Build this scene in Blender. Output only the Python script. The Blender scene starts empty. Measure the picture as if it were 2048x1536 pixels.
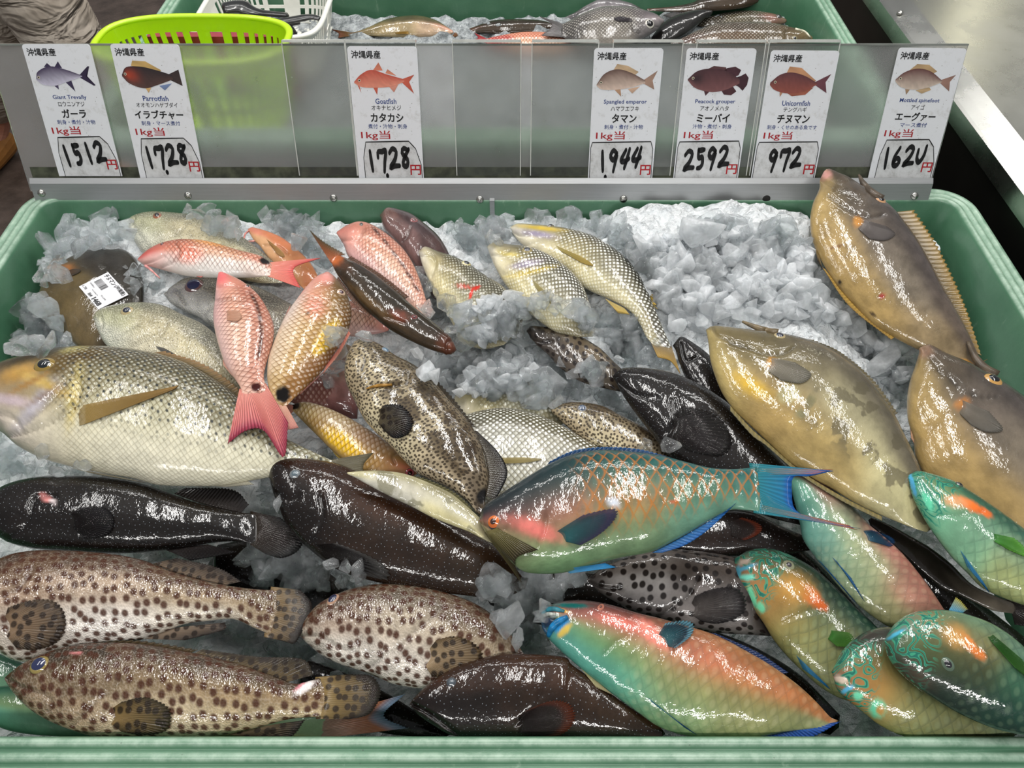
import bpy, bmesh, math, random
import numpy as np
from mathutils import Vector, Matrix
from mathutils.bvhtree import BVHTree
SC = bpy.context.scene
COL = SC.collection
rng = np.random.default_rng(7)
random.seed(7)

# ------------------------------------------------------------------ camera
R = 0.70                      # height of the tub rims above the floor
CZ = R + 0.69                 # camera height
PITCH = math.radians(49.5)
FPX = 1540.0                  # focal length in pixels of the 2048 px frame
cam_d = bpy.data.cameras.new('camera'); cam = bpy.data.objects.new('camera', cam_d); COL.objects.link(cam)
cam.location = (0, 0, CZ); cam.rotation_euler = (math.pi / 2 - PITCH, 0, 0)
cam_d.sensor_width = 36; cam_d.lens = FPX / 2048 * 36; cam_d.clip_start = 0.02
SC.camera = cam

# ------------------------------------------------------------------ light and exposure
W = bpy.data.worlds.new('market_hall_light'); SC.world = W; W.use_nodes = True
W.node_tree.nodes['Background'].inputs[0].default_value = (0.93, 0.97, 1, 1)
W.node_tree.nodes['Background'].inputs[1].default_value = 0.16
SC.view_settings.view_transform = 'Standard'; SC.view_settings.look = 'None'
SC.view_settings.exposure = 0.25; SC.view_settings.gamma = 1.0; SC.view_settings.use_curve_mapping = False

def tube(name, loc, size, energy, rz=0.0, col=(1, 0.98, 0.95), rx=0.0):
    d = bpy.data.lights.new(name, 'AREA'); d.shape = 'RECTANGLE'; d.size, d.size_y = size
    d.energy = energy; d.color = col
    o = bpy.data.objects.new(name, d); COL.objects.link(o); o.location = loc; o.rotation_euler = (rx, 0, rz)
    return o
for _x, _y, _e in ((-1.55, 1.5, 9), (-0.75, 1.6, 13), (0.0, 1.5, 11), (0.65, 1.6, 13), (1.45, 1.5, 9)):
    tube('tube_or_fill_light', (_x, _y, 2.75), (0.12, 1.3), _e)
for _x, _y, _e in ((-1.1, 3.0, 10), (0.1, 3.0, 10), (1.2, 3.0, 10), (-1.0, -0.9, 12), (0.5, -0.9, 14)):  # the two behind the camera are added fill for the upright price cards
    tube('tube_or_fill_light', (_x, _y, 2.75 if _y > 0 else 2.6), (1.3, 0.12), _e, rx=0.0 if _y > 0 else 0.45)
tube('warm_tube_light', (3.3, 5.6, 2.75), (0.14, 3.0), 6, -0.5, (1, 0.95, 0.70))
tube('warm_tube_light', (4.6, 6.4, 2.75), (0.14, 3.0), 6, -0.5, (1, 0.97, 0.85))
SC.cycles.max_bounces = 16; SC.cycles.transmission_bounces = 16; SC.cycles.transparent_max_bounces = 24

# ------------------------------------------------------------------ pixel <-> place
CAM = np.array([0, 0, CZ]); cp, sp = math.cos(PITCH), math.sin(PITCH)
FWD = np.array([0, cp, -sp]); UPV = np.array([0, sp, cp]); RGT = np.array([1.0, 0, 0])
CROP = dict(L1=(0, 380, 3.657), L2=(400, 400, 3.657), L3=(800, 400, 3.657), L4=(1300, 320, 2.738),
            M1=(0, 660, 3.012), M2=(560, 660, 3.793), M3=(900, 760, 2.4976), M4=(1400, 800, 3.16),
            B1=(0, 1050, 3.103), B2=(500, 1050, 3.103), B3=(1000, 1050, 3.103), B4=(1400, 1050, 3.16),
            T1=(0, 0, 2.926), T2=(600, 0, 2.926), T3=(1150, 0, 3.656), P=(0, 0, 1.0))
def P(c, *a):
    """points of the photograph: crop name, then x, y, x, y ..."""
    x0, y0, k = CROP[c]
    q = np.array(a, float).reshape(-1, 2)
    return np.stack([x0 + q[:, 0] / k, y0 + q[:, 1] / k], 1)
def ray(px):
    px = np.atleast_2d(px)
    d = FWD * FPX + (px[:, :1] - 1024) * RGT - (px[:, 1:] - 768) * UPV
    return d / np.linalg.norm(d, axis=1, keepdims=True)
def on_plane(px, p0, n):
    d = ray(px)
    return CAM + d * (((p0 - CAM) @ n) / (d @ n))[:, None]
def G(px, py, z):
    return on_plane(np.array([[px, py]], float), np.array([0, 0, z]), np.array([0, 0, 1.0]))[0]
def to_px(p):
    q = p - CAM
    dp = q @ FWD
    return np.stack([1024 + FPX * (q @ RGT) / dp, 768 - FPX * (q @ UPV) / dp], 1)

# ------------------------------------------------------------------ objects
def lin(c):
    c = np.asarray(c, float) / 255.0
    return np.where(c <= 0.04045, c / 12.92, ((c + 0.055) / 1.055) ** 2.4)
def tag(o, label=None, cat=None, group=None, kind=None):
    if label: o['label'] = label
    if cat: o['category'] = cat
    if group: o['group'] = group
    if kind: o['kind'] = kind
    return o
def empty(name, loc, label, cat, group=None):
    o = bpy.data.objects.new(name, None); COL.objects.link(o); o.location = loc
    o.empty_display_size = 0.05; bpy.context.view_layer.update()
    return tag(o, label, cat, group)
def mesh_obj(name, v, f, mat, parent=None, zone=None, uv=None, msk=None, smooth=True, origin=None, mats=None, midx=None):
    """one mesh object; vertices come in world coordinates unless origin is given as 'local'"""
    v = np.asarray(v, float)
    local = isinstance(origin, str)
    if local: c = np.zeros(3)
    elif parent is not None: c = np.array(parent.matrix_world.translation)
    else: c = np.array(origin) if origin is not None else np.array([v[:, 0].mean(), v[:, 1].mean(), v[:, 2].min()])
    me = bpy.data.meshes.new(name)
    me.from_pydata((v - c).tolist(), [], [list(map(int, q)) for q in f])
    if zone is not None:
        a = me.attributes.new('zone', 'FLOAT_COLOR', 'POINT')
        a.data.foreach_set('color', np.concatenate([zone, np.ones((len(v), 1))], 1).astype(np.float32).ravel())
    if uv is not None:
        a = me.attributes.new('fuv', 'FLOAT_VECTOR', 'POINT'); a.data.foreach_set('vector', uv.astype(np.float32).ravel())
    if msk is not None:
        a = me.attributes.new('msk', 'FLOAT_VECTOR', 'POINT'); a.data.foreach_set('vector', msk.astype(np.float32).ravel())
    for m in (mats or [mat]): me.materials.append(m)
    if midx is not None: me.polygons.foreach_set('material_index', midx)
    if smooth: me.polygons.foreach_set('use_smooth', [True] * len(me.polygons))
    me.update()
    o = bpy.data.objects.new(name, me); COL.objects.link(o)
    if parent is not None: o.parent = parent
    elif not local: o.location = c
    bpy.context.view_layer.update() if parent is None else None
    return o
class MB:
    """collects simple shapes into one mesh"""
    def __init__(s): s.v = []; s.f = []; s.n = 0
    def add(s, v, f):
        v = np.asarray(v, float); s.v.append(v); s.f += [[i + s.n for i in q] for q in f]; s.n += len(v); return s
    def box(s, lo, hi, M=None):
        x0, y0, z0 = lo; x1, y1, z1 = hi
        v = np.array([(x, y, z) for z in (z0, z1) for x, y in ((x0, y0), (x1, y0), (x1, y1), (x0, y1))], float)
        if M is not None: v = v @ np.array(M)[:3, :3].T + np.array(M)[:3, 3]
        return s.add(v, [(3, 2, 1, 0), (4, 5, 6, 7), (0, 1, 5, 4), (1, 2, 6, 5), (2, 3, 7, 6), (3, 0, 4, 7)])
    def tube(s, pts, r, k=8, flat=1.0, up=(0, 0, 1)):
        pts = np.asarray(pts, float); n = len(pts); r = np.broadcast_to(np.asarray(r, float), (n,))
        t = np.gradient(pts, axis=0); t /= np.linalg.norm(t, axis=1, keepdims=True) + 1e-12
        V = []
        for i in range(n):
            a = np.cross(t[i], up); la = np.linalg.norm(a)
            a = a / la if la > 1e-4 else np.array([1.0, 0, 0])
            b = np.cross(a, t[i])
            for j in range(k):
                q = 2 * math.pi * j / k
                V.append(pts[i] + r[i] * (math.cos(q) * a + flat * math.sin(q) * b))
        F = [(i * k + j, i * k + (j + 1) % k, (i + 1) * k + (j + 1) % k, (i + 1) * k + j) for i in range(n - 1) for j in range(k)]
        F += [tuple(range(k))[::-1], tuple((n - 1) * k + j for j in range(k))]
        return s.add(V, F)
    def loft(s, rings, cap0=False, cap1=False):
        n, k = len(rings), len(rings[0])
        F = [(i * k + j, i * k + (j + 1) % k, (i + 1) * k + (j + 1) % k, (i + 1) * k + j) for i in range(n - 1) for j in range(k)]
        if cap0: F.append(tuple(range(k))[::-1])
        if cap1: F.append(tuple((n - 1) * k + j for j in range(k)))
        return s.add(np.concatenate(rings), F)
    def build(s, name, mat, parent=None, **k):
        return mesh_obj(name, np.concatenate(s.v), s.f, mat, parent, **k)

# ------------------------------------------------------------------ materials
class NT:
    def __init__(s, name):
        s.m = bpy.data.materials.new(name); s.m.use_nodes = True; s.t = s.m.node_tree
        s.bsdf = s.t.nodes['Principled BSDF']; s.out = s.t.nodes['Material Output']
    def n(s, typ, **k):
        q = s.t.nodes.new(typ)
        for a, b in k.items(): setattr(q, a, b)
        return q
    def ln(s, a, b): s.t.links.new(a, b)
    def put(s, sock, v):
        if v is None: return
        if isinstance(v, bpy.types.NodeSocket): s.ln(v, sock)
        elif isinstance(v, (tuple, list, np.ndarray)) and sock.type == 'RGBA': sock.default_value = tuple(v)[:3] + (1,)
        else: sock.default_value = v
    def math(s, op, a, b=None, c=None, clamp=False):
        q = s.n('ShaderNodeMath', operation=op, use_clamp=clamp)
        for i, v in enumerate((a, b, c)): s.put(q.inputs[i], v)
        return q.outputs[0]
    def mix(s, f, a, b, blend='MIX'):
        q = s.n('ShaderNodeMix', data_type='RGBA', blend_type=blend)
        s.put(q.inputs[0], f); s.put(q.inputs[6], a); s.put(q.inputs[7], b)
        return q.outputs[2]
    def attr(s, name, what='Color'):
        return s.n('ShaderNodeAttribute', attribute_name=name).outputs[what]
    def xyz(s, v):
        q = s.n('ShaderNodeSeparateXYZ'); s.ln(v, q.inputs[0]); return q.outputs
    def vec(s, x, y, z=0.0):
        q = s.n('ShaderNodeCombineXYZ')
        for i, v in enumerate((x, y, z)): s.put(q.inputs[i], v)
        return q.outputs[0]
    def noise(s, v, scale, detail=3.0, rough=0.55, dist=0.0):
        q = s.n('ShaderNodeTexNoise'); s.put(q.inputs['Vector'], v)
        q.inputs['Scale'].default_value = scale; q.inputs['Detail'].default_value = detail
        q.inputs['Roughness'].default_value = rough; q.inputs['Distortion'].default_value = dist
        return q.outputs[0]
    def voro(s, v, scale, rand=1.0, dims='2D', feature='F1', out='Distance'):
        q = s.n('ShaderNodeTexVoronoi', voronoi_dimensions=dims, feature=feature); s.put(q.inputs['Vector'], v)
        q.inputs['Scale'].default_value = scale; q.inputs['Randomness'].default_value = rand
        return q.outputs[out]
    def step(s, v, a, b, lo=0.0, hi=1.0):
        q = s.n('ShaderNodeMapRange', interpolation_type='SMOOTHSTEP'); s.put(q.inputs[0], v)
        for i, x in zip((1, 2, 3, 4), (a, b, lo, hi)): s.put(q.inputs[i], x)
        return q.outputs[0]
    def bump(s, h, strength, dist, nrm=None):
        q = s.n('ShaderNodeBump'); s.put(q.inputs['Height'], h); q.inputs['Strength'].default_value = strength
        q.inputs['Distance'].default_value = dist
        if nrm is not None: s.ln(nrm, q.inputs['Normal'])
        return q.outputs[0]
    def set(s, **k):
        for a, b in k.items():
            s.put(s.bsdf.inputs[a.replace('_', ' ')], b)
        return s.m
    def obj(s): return s.n('ShaderNodeTexCoord').outputs['Object']
    def pos(s): return s.n('ShaderNodeNewGeometry').outputs['Position']

def plain(name, rgb, rough=0.5, metal=0.0, coat=0.0, var=0.12, vs=40.0, bump=0.0, bs=200.0, spec=0.5):
    m = NT(name); p = m.obj(); c = lin(rgb)
    nz = m.step(m.noise(p, vs, 5.0), 0.3, 0.7)
    col = m.mix(nz, tuple(c * (1 - var)), tuple(np.minimum(c * (1 + var), 1)))
    nrm = m.bump(m.noise(p, bs, 3.0), bump, 0.001) if bump else None
    return m.set(Base_Color=col, Roughness=rough, Metallic=metal, Coat_Weight=coat, Normal=nrm, Specular_IOR_Level=spec)

def fish_mat(name, scale=None, spots=None, dots=None, maze=None, blotch=None, rough=0.32, coat=0.75, mott=0.18,
             mscale=60.0, bumps=0.5, grain=None):
    m = NT(name); zone = m.attr('zone'); uvw = m.attr('fuv', 'Vector'); u, v, w = m.xyz(uvw)
    mx, my, mz = m.xyz(m.attr('msk', 'Vector'))
    col = zone
    nz = m.noise(uvw, mscale, 5.0, 0.6)
    k = m.step(nz, 0.25, 0.75, 1 - mott, 1 + mott)
    hsv = m.n('ShaderNodeHueSaturation'); m.ln(col, hsv.inputs['Color']); m.ln(k, hsv.inputs['Value']); col = hsv.outputs[0]
    height = None
    if blotch:                     # scale, threshold, colour, strength
        b = m.noise(uvw, blotch[0], 3.0, 0.5)
        col = m.mix(m.math('MULTIPLY', m.step(b, blotch[1], blotch[1] + 0.05), m.math('MULTIPLY', my, blotch[3])), col, tuple(lin(blotch[2])))
    if scale:                      # su, sv, edge colour, edge strength, centre colour, centre strength
        su, sv, ec, es, cc, cs = scale
        wob = m.math('MULTIPLY', m.math('SUBTRACT', m.noise(uvw, 30.0, 1.0), 0.5), 0.5)
        a0 = m.math('ADD', m.math('DIVIDE', u, su), wob); b0 = m.math('DIVIDE', v, sv)
        a = m.math('ADD', a0, b0); b = m.math('SUBTRACT', a0, b0)
        fa, fb = m.math('FRACT', a), m.math('FRACT', b)
        r = m.math('POWER', m.math('ADD', m.math('POWER', fa, 4.0), m.math('POWER', fb, 4.0)), 0.25)
        edge = m.math('MULTIPLY', m.step(r, 0.72, 1.02), m.step(r, 1.25, 1.05))
        cell = m.n('ShaderNodeTexWhiteNoise', noise_dimensions='2D'); m.ln(m.vec(m.math('FLOOR', a), m.math('FLOOR', b)), cell.inputs[0])
        rnd = cell.outputs[0]
        dx, dy = m.math('SUBTRACT', fa, 0.55), m.math('SUBTRACT', fb, 0.55)
        dd = m.math('SQRT', m.math('ADD', m.math('MULTIPLY', dx, dx), m.math('MULTIPLY', dy, dy)))
        cen = m.math('MULTIPLY', m.step(dd, 0.40, 0.16), m.step(rnd, 0.05, 0.6, 0.4, 1.0))
        col = m.mix(m.math('MULTIPLY', m.math('MULTIPLY', edge, es), mx), col, tuple(lin(ec)))
        col = m.mix(m.math('MULTIPLY', m.math('MULTIPLY', cen, cs), mx), col, tuple(lin(cc)))
        height = m.math('MULTIPLY', m.math('MULTIPLY', m.step(r, 0.4, 1.15, 0.3, 1.0), m.step(r, 1.3, 1.12)), mx)
    if grain:
        d = m.voro(m.vec(u, v), 1.0 / grain[0], 1.0)
        height = d if height is None else m.math('ADD', height, d)
        col = m.mix(m.math('MULTIPLY', m.step(d, 0.35, 0.7), grain[1]), col, tuple(lin(grain[2])))
    if spots:                      # spacing, radius, colour, softness, randomness, strength
        d = m.voro(m.vec(u, v), 1.0 / spots[0], spots[4])
        sm = m.step(d, spots[1] + spots[3], spots[1] - spots[3])
        col = m.mix(m.math('MULTIPLY', m.math('MULTIPLY', sm, spots[5]), mz if maze is None else my), col, tuple(lin(spots[2])))
    if dots:                       # spacing, radius, colour, strength
        d = m.voro(m.vec(u, v), 1.0 / dots[0], 0.75)
        col = m.mix(m.math('MULTIPLY', m.math('MULTIPLY', m.step(d, dots[1] + 0.05, dots[1] - 0.05), dots[3]), my), col, tuple(lin(dots[2])))
    if maze:                       # scale, bands, line colour, line colour 2
        q = m.noise(uvw, maze[0], 1.5, 0.4, 0.6)
        si = m.math('SINE', m.math('MULTIPLY', q, maze[1]))
        col = m.mix(m.math('MULTIPLY', m.step(si, 0.0, 0.35), mz), col, tuple(lin(maze[2])))
        col = m.mix(m.math('MULTIPLY', m.step(si, 0.72, 0.92), mz), col, tuple(lin(maze[3])))
    fine = m.noise(uvw, 130.0, 4.0, 0.65)
    h = fine if height is None else m.math('ADD', m.math('MULTIPLY', fine, 0.55), height)
    n1 = m.bump(h, bumps, 0.0016)
    n2 = m.bump(m.math('ADD', m.noise(uvw, 52.0, 4.0, 0.56), m.math('MULTIPLY', height, 0.12) if height is not None else 0.0), 0.46, 0.0022)
    return m.set(Base_Color=col, Roughness=rough, Coat_Weight=coat, Coat_Roughness=0.045, Normal=n1, Coat_Normal=n2, Specular_IOR_Level=0.12)

def fin_mat(name, spots=None, coat=0.4, alpha=0.86, lo=0.78):
    m = NT(name); zone = m.attr('zone'); uvw = m.attr('fuv', 'Vector'); u, v, w = m.xyz(uvw)
    s = m.math('SINE', m.math('MULTIPLY', u, 6.2832))
    k = m.step(s, -0.6, 0.8, lo, 1.12)
    hsv = m.n('ShaderNodeHueSaturation'); m.ln(zone, hsv.inputs['Color']); m.ln(k, hsv.inputs['Value']); col = hsv.outputs[0]
    if spots:
        d = m.voro(m.obj(), 1.0 / spots[0], spots[4])
        col = m.mix(m.math('MULTIPLY', m.step(d, spots[1] + spots[3], spots[1] - spots[3]), spots[5]), col, tuple(lin(spots[2])))
    h = m.math('ADD', m.math('MULTIPLY', s, 0.5), m.noise(m.obj(), 150.0, 3.0))
    return m.set(Base_Color=col, Roughness=0.45, Coat_Weight=coat, Coat_Roughness=0.1, Alpha=alpha, Specular_IOR_Level=0.15, Normal=m.bump(h, 0.45, 0.001))

m = NT('wet_eye'); M_EYE = m.set(Base_Color=m.attr('zone'), Roughness=0.15, Coat_Weight=1.0, Coat_Roughness=0.02)

def ice_mat(name, white, tint, rough, bs, thru):
    """wet ice: glass with a clear share, frosted by trapped air in patches"""
    m = NT(name)
    n = m.bump(m.noise(m.pos(), bs, 3.0, 0.6), 0.35, 0.004)
    g = m.n('ShaderNodeBsdfGlass'); g.inputs['IOR'].default_value = 1.31; g.inputs['Roughness'].default_value = rough
    g.inputs['Color'].default_value = (0.99, 1, 1, 1); m.ln(n, g.inputs['Normal'])
    t = m.n('ShaderNodeBsdfTransparent'); t.inputs[0].default_value = (0.97, 0.985, 0.99, 1)
    d = m.n('ShaderNodeBsdfPrincipled'); m.put(d.inputs['Base Color'], tint); d.inputs['Roughness'].default_value = 0.1
    m.ln(n, d.inputs['Normal'])
    tl = m.n('ShaderNodeBsdfTranslucent'); m.put(tl.inputs['Color'], tint); m.ln(n, tl.inputs['Normal'])
    dd = m.n('ShaderNodeMixShader'); dd.inputs[0].default_value = 0.5; m.ln(d.outputs[0], dd.inputs[1]); m.ln(tl.outputs[0], dd.inputs[2])
    a = m.n('ShaderNodeMixShader'); a.inputs[0].default_value = thru; m.ln(g.outputs[0], a.inputs[1]); m.ln(t.outputs[0], a.inputs[2])
    b = m.n('ShaderNodeMixShader')
    f = m.step(m.noise(m.pos(), bs * 0.5, 4.0, 0.6), 0.35, 0.75, white[0], white[1])
    m.ln(f, b.inputs[0]); m.ln(a.outputs[0], b.inputs[1]); m.ln(dd.outputs[0], b.inputs[2])
    m.ln(b.outputs[0], m.out.inputs['Surface'])
    return m.m
M_ICE = ice_mat('clear_wet_ice', (0.04, 0.32), (0.97, 0.985, 1.0), 0.0, 60.0, 0.38)
M_ICEW = ice_mat('crushed_white_ice', (0.32, 0.92), (0.97, 0.985, 1.0), 0.0, 60.0, 0.38)
# ================================================================== the setting
M_FLOOR = NT('dark_wet_floor'); _p = M_FLOOR.pos()
_c = M_FLOOR.mix(M_FLOOR.step(M_FLOOR.noise(_p, 9.0, 8.0, 0.7), 0.3, 0.7), tuple(lin((62, 52, 46))), tuple(lin((98, 84, 76))))
M_FLOOR = M_FLOOR.set(Base_Color=_c, Roughness=0.45, Normal=M_FLOOR.bump(M_FLOOR.noise(_p, 120.0, 4.0), 0.5, 0.003))
fl = MB().box((-4, -1.5, -0.05), (4, 6, 0)).build('floor', M_FLOOR, smooth=False)
tag(fl, 'dark brown speckled market floor', 'floor', kind='structure')

def rrect(x0, x1, y0, y1, r, z, k=10):
    pts = []
    for cx, cy, a0 in ((x1 - r, y1 - r, 0), (x0 + r, y1 - r, 90), (x0 + r, y0 + r, 180), (x1 - r, y0 + r, 270)):
        for i in range(k + 1):
            a = math.radians(a0 + 90 * i / k); pts.append((cx + r * math.cos(a), cy + r * math.sin(a), z))
    return np.array(pts)

def green_mat():
    m = NT('green_tub_plastic'); p = m.pos(); x, y, z = m.xyz(p)
    big = m.step(m.noise(p, 7.0, 5.0, 0.6), 0.3, 0.7)
    col = m.mix(big, tuple(lin((70, 116, 88))), tuple(lin((88, 134, 104))))
    st = m.noise(m.vec(m.math('MULTIPLY', x, 14.0), m.math('MULTIPLY', y, 14.0), m.math('MULTIPLY', z, 3.0)), 5.0, 5.0, 0.7)
    col = m.mix(m.step(st, 0.60, 0.78, 0.0, 0.35), col, tuple(lin((176, 200, 178))))
    # worn pale ridge tops (scuffed plastic, only on the crests)
    wear = m.attr('msk', 'Vector'); wx, wy, wz = m.xyz(wear)
    sc = m.noise(m.vec(m.math('MULTIPLY', x, 3.0), m.math('MULTIPLY', y, 3.0), z), 22.0, 4.0, 0.7)
    col = m.mix(m.math('MULTIPLY', wx, m.step(sc, 0.3, 0.7, 0.25, 0.68)), col, tuple(lin((188, 212, 192))))
    dirt = m.step(m.voro(p, 55.0, 1.0, '3D'), 0.06, 0.02)
    col = m.mix(m.math('MULTIPLY', dirt, 0.5), col, tuple(lin((60, 70, 60))))
    return m.set(Base_Color=col, Roughness=0.38, Coat_Weight=0.25, Coat_Roughness=0.2,
                 Normal=m.bump(m.noise(p, 60.0, 4.0), 0.25, 0.002))
M_GREEN = green_mat()

def tub(name, x0, x1, y0, y1, rad, label, depth=0.36, rimw=0.036):
    """inner rim rectangle x0..x1, y0..y1"""
    prof = []                                   # (outward offset, height, wear)
    for i in range(3):                          # three ridges round the rim
        o = 0.004 + i * 0.0115
        prof += [(o - 0.004 + 0.001, -0.0015 - i * 0.0012, 0), (o, 0.0025 - i * 0.0012, 1), (o + 0.0045, 0.0025 - i * 0.0012, 1), (o + 0.0058, -0.0015 - i * 0.0012, 0)]
    prof = [(0, -0.004, 0.1)] + prof + [(rimw, -0.004, 0.3), (rimw + 0.003, -0.03, 0), (rimw - 0.001, -0.045, 0), (rimw - 0.004, -0.045, 0),
                                       (0.004, -0.03, 0), (-0.02, -depth, 0), (-0.05, -depth - 0.01, 0)]
    inner = [(-0.055, -depth + 0.004, 0), (-0.028, -depth + 0.012, 0), (-0.018, -depth * 0.6, 0), (-0.010, -depth * 0.25, 0), (-0.004, -0.03, 0)]
    rings, wear = [], []
    for o, z, w in inner + prof:
        rings.append(rrect(x0 - o, x1 + o, y0 - o, y1 + o, max(rad + o, 0.012), R + z)); wear += [w] * len(rings[-1])
    mb = MB().loft(rings, True, True)
    msk = np.zeros((len(wear), 3)); msk[:, 0] = wear
    o = mb.build(name, M_GREEN, msk=msk)
    for p in o.data.polygons: p.use_smooth = len(p.vertices) == 4
    return tag(o, label, 'tub')

XI0, XI1 = G(0, 544, R)[0], G(2048, 641, R)[0]
YF, YB = G(1024, 1470, R)[1], G(1024, 403, R)[1]
tub('fish_tub', XI0, XI1, YF, YB, 0.020, 'large green plastic tub of ice and fish with ribbed rim, nearest')
tubz = [YB + 0.075]
tub('fish_tub', XI0 + 0.01, XI1 - 0.028, YB + 0.20, 1.70, 0.05, 'green plastic tub behind the price board, holding baskets and grey fish')
for nm, zz in (('pallet_base', 0),):            # low plinths under the tubs
    pass

# plinths that carry the tubs
M_STEEL = NT('brushed_stainless'); _p = M_STEEL.pos(); _x, _y, _z = M_STEEL.xyz(_p)
_b = M_STEEL.noise(M_STEEL.vec(M_STEEL.math('MULTIPLY', _x, 40.0), M_STEEL.math('MULTIPLY', _y, 2.0), _z), 30.0, 3.0, 0.7)
_s = M_STEEL.step(M_STEEL.noise(_p, 6.0, 6.0, 0.7), 0.3, 0.75)
M_STEEL = M_STEEL.set(Base_Color=M_STEEL.mix(_s, (0.46, 0.46, 0.43), (0.56, 0.56, 0.53)), Metallic=1.0,
                      Roughness=M_STEEL.step(_s, 0.0, 1.0, 0.25, 0.32), Normal=M_STEEL.bump(_b, 0.03, 0.0005))
M_DARKST = plain('dark_steel_panel', (62, 62, 58), 0.35, 0.9, var=0.2, vs=5)
M_ALU = NT('brushed_aluminium'); _p = M_ALU.pos(); _x, _y, _z = M_ALU.xyz(_p)
_b = M_ALU.noise(M_ALU.vec(M_ALU.math('MULTIPLY', _x, 3.0), M_ALU.math('MULTIPLY', _y, 90.0), M_ALU.math('MULTIPLY', _z, 90.0)), 5.0, 4.0, 0.7)
M_ALU = M_ALU.set(Base_Color=M_ALU.mix(_b, (0.40, 0.41, 0.41), (0.56, 0.57, 0.58)), Metallic=0.75, Roughness=0.42, Normal=M_ALU.bump(_b, 0.1, 0.0006))
M_SCREW = plain('steel_screw', (190, 188, 182), 0.22, 1.0)
M_HOLE_SHADE = plain('dark_recess', (26, 25, 22), 0.6)
for y0, y1, l in ((YF + 0.04, YB - 0.04, 'dark stand under the nearest fish tub'), (YB + 0.24, 1.66, 'dark stand under the tub behind the price board')):
    tag(MB().box((XI0 + 0.09, y0, 0), (XI1 - 0.09, y1, R - 0.372)).build('tub_stand', M_DARKST, smooth=False), l, 'stand')

# ------------------------------------------------------------------ stainless counter on the right
HC = R + 0.045
a0, a1 = G(1758, 0, HC), G(2048, 391, HC)
b0, b1 = G(1822, 0, HC + 0.012), G(2048, 284, HC + 0.012)
def along(p, q, y): t = (y - p[1]) / (q[1] - p[1]); return p[0] + (q[0] - p[0]) * t
ct = empty('steel_counter', ((a0[0] + 1.9) / 2, 1.1, 0), 'stainless steel counter with screwed edge strip along the right of the tubs', 'counter')
ya, yb = 0.15, 2.6
mb = MB(); q = []
for y in (ya, yb):
    xa, xb = along(a0, a1, y), along(b0, b1, y)
    q.append([(xb, y, HC + 0.012), (2.4, y, HC + 0.012), (2.4, y, HC - 0.03), (xb, y, HC - 0.03)])
mb.loft([np.array(r) for r in q], True, True).build('counter_top', M_STEEL, ct, smooth=False)
mb = MB(); q = []
for y in (ya, yb):
    xa, xb = along(a0, a1, y), along(b0, b1, y)
    q.append([(xa, y, HC), (xa + 0.004, y, HC + 0.003), (xb - 0.002, y, HC + 0.0145), (xb - 0.0005, y, HC + 0.012), (xb - 0.0005, y, HC - 0.02), (xa, y, HC - 0.03)])
mb.loft([np.array(r) for r in q], True, True).build('edge_strip', M_STEEL, ct, smooth=False)
mb = MB(); q = []
for y in (ya, yb):
    xa = along(a0, a1, y)
    q.append([(xa + 0.006, y, HC - 0.031), (2.4, y, HC - 0.031), (2.4, y, 0), (xa + 0.02, y, 0)])
mb.loft([np.array(r) for r in q], True, True).build('side_panel', M_DARKST, ct, smooth=False)
def dome(mb, c, n, r, h, k=14, rings=5):
    n = np.array(n, float); n /= np.linalg.norm(n); a = np.cross(n, (0.3, 0.9, 0.2)); a /= np.linalg.norm(a); b = np.cross(n, a); c = np.array(c)
    rr = [np.array([c + r * math.cos(t) * (math.cos(2 * math.pi * j / k) * a + math.sin(2 * math.pi * j / k) * b) + n * h * math.sin(t) for j in range(k)])
          for t in np.linspace(0, math.pi / 2 * 0.97, rings)]
    return mb.loft(rr, True, True)
for px, py in ((1800, 26), (1880, 94), (1975, 215)):
    mb = MB(); c = G(px, py, HC + 0.007); dome(mb, c, (-0.25, 0, 1), 0.006, 0.004)
    mb.box((c[0] - 0.004, c[1] - 0.0007, c[2] + 0.0036), (c[0] + 0.004, c[1] + 0.0007, c[2] + 0.0044)); mb.build('screw', M_SCREW, ct)

# ------------------------------------------------------------------ price board
TB = math.radians(20)
BU = np.array([0, math.sin(TB), math.cos(TB)]); BN = np.array([0, -math.cos(TB), math.sin(TB)])
B0 = np.array([0, YB + 0.004, R + 0.004])       # foot line of the board (front face of the channel)
BP = B0 - BN * 0.012                             # plane of the acrylic sheet
def onb(px, py, off=0.0): return on_plane(np.array([[px, py]], float), BP + BN * off, BN)[0]
def bframe(o, x, s, off):                        # board coordinates (x across, s up the board, off towards the viewer)
    return np.array([x, 0, 0]) + BP * np.array([0, 1, 1]) + BU * s + BN * off
def bs(p): return float((p - BP) @ BU)
M_ACR = NT('frosted_acrylic'); _p = M_ACR.pos()
_sm = M_ACR.step(M_ACR.noise(_p, 18.0, 6.0, 0.7), 0.45, 0.8)
M_ACR = M_ACR.set(Base_Color=M_ACR.mix(_sm, (0.78, 0.78, 0.77), (0.66, 0.66, 0.63)), Transmission_Weight=0.80, IOR=1.40, Roughness=M_ACR.step(_sm, 0, 1, 0.20, 0.30),
                  Coat_Weight=0.35, Coat_Roughness=0.22)
M_CLEAR = NT('clear_sleeve')
_t = M_CLEAR.n('ShaderNodeBsdfTransparent'); _t.inputs[0].default_value = (0.93, 0.94, 0.93, 1)
_g = M_CLEAR.n('ShaderNodeBsdfGlossy'); _g.inputs['Roughness'].default_value = 0.15
_x = M_CLEAR.n('ShaderNodeMixShader'); _x.inputs[0].default_value = 0.07
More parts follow.
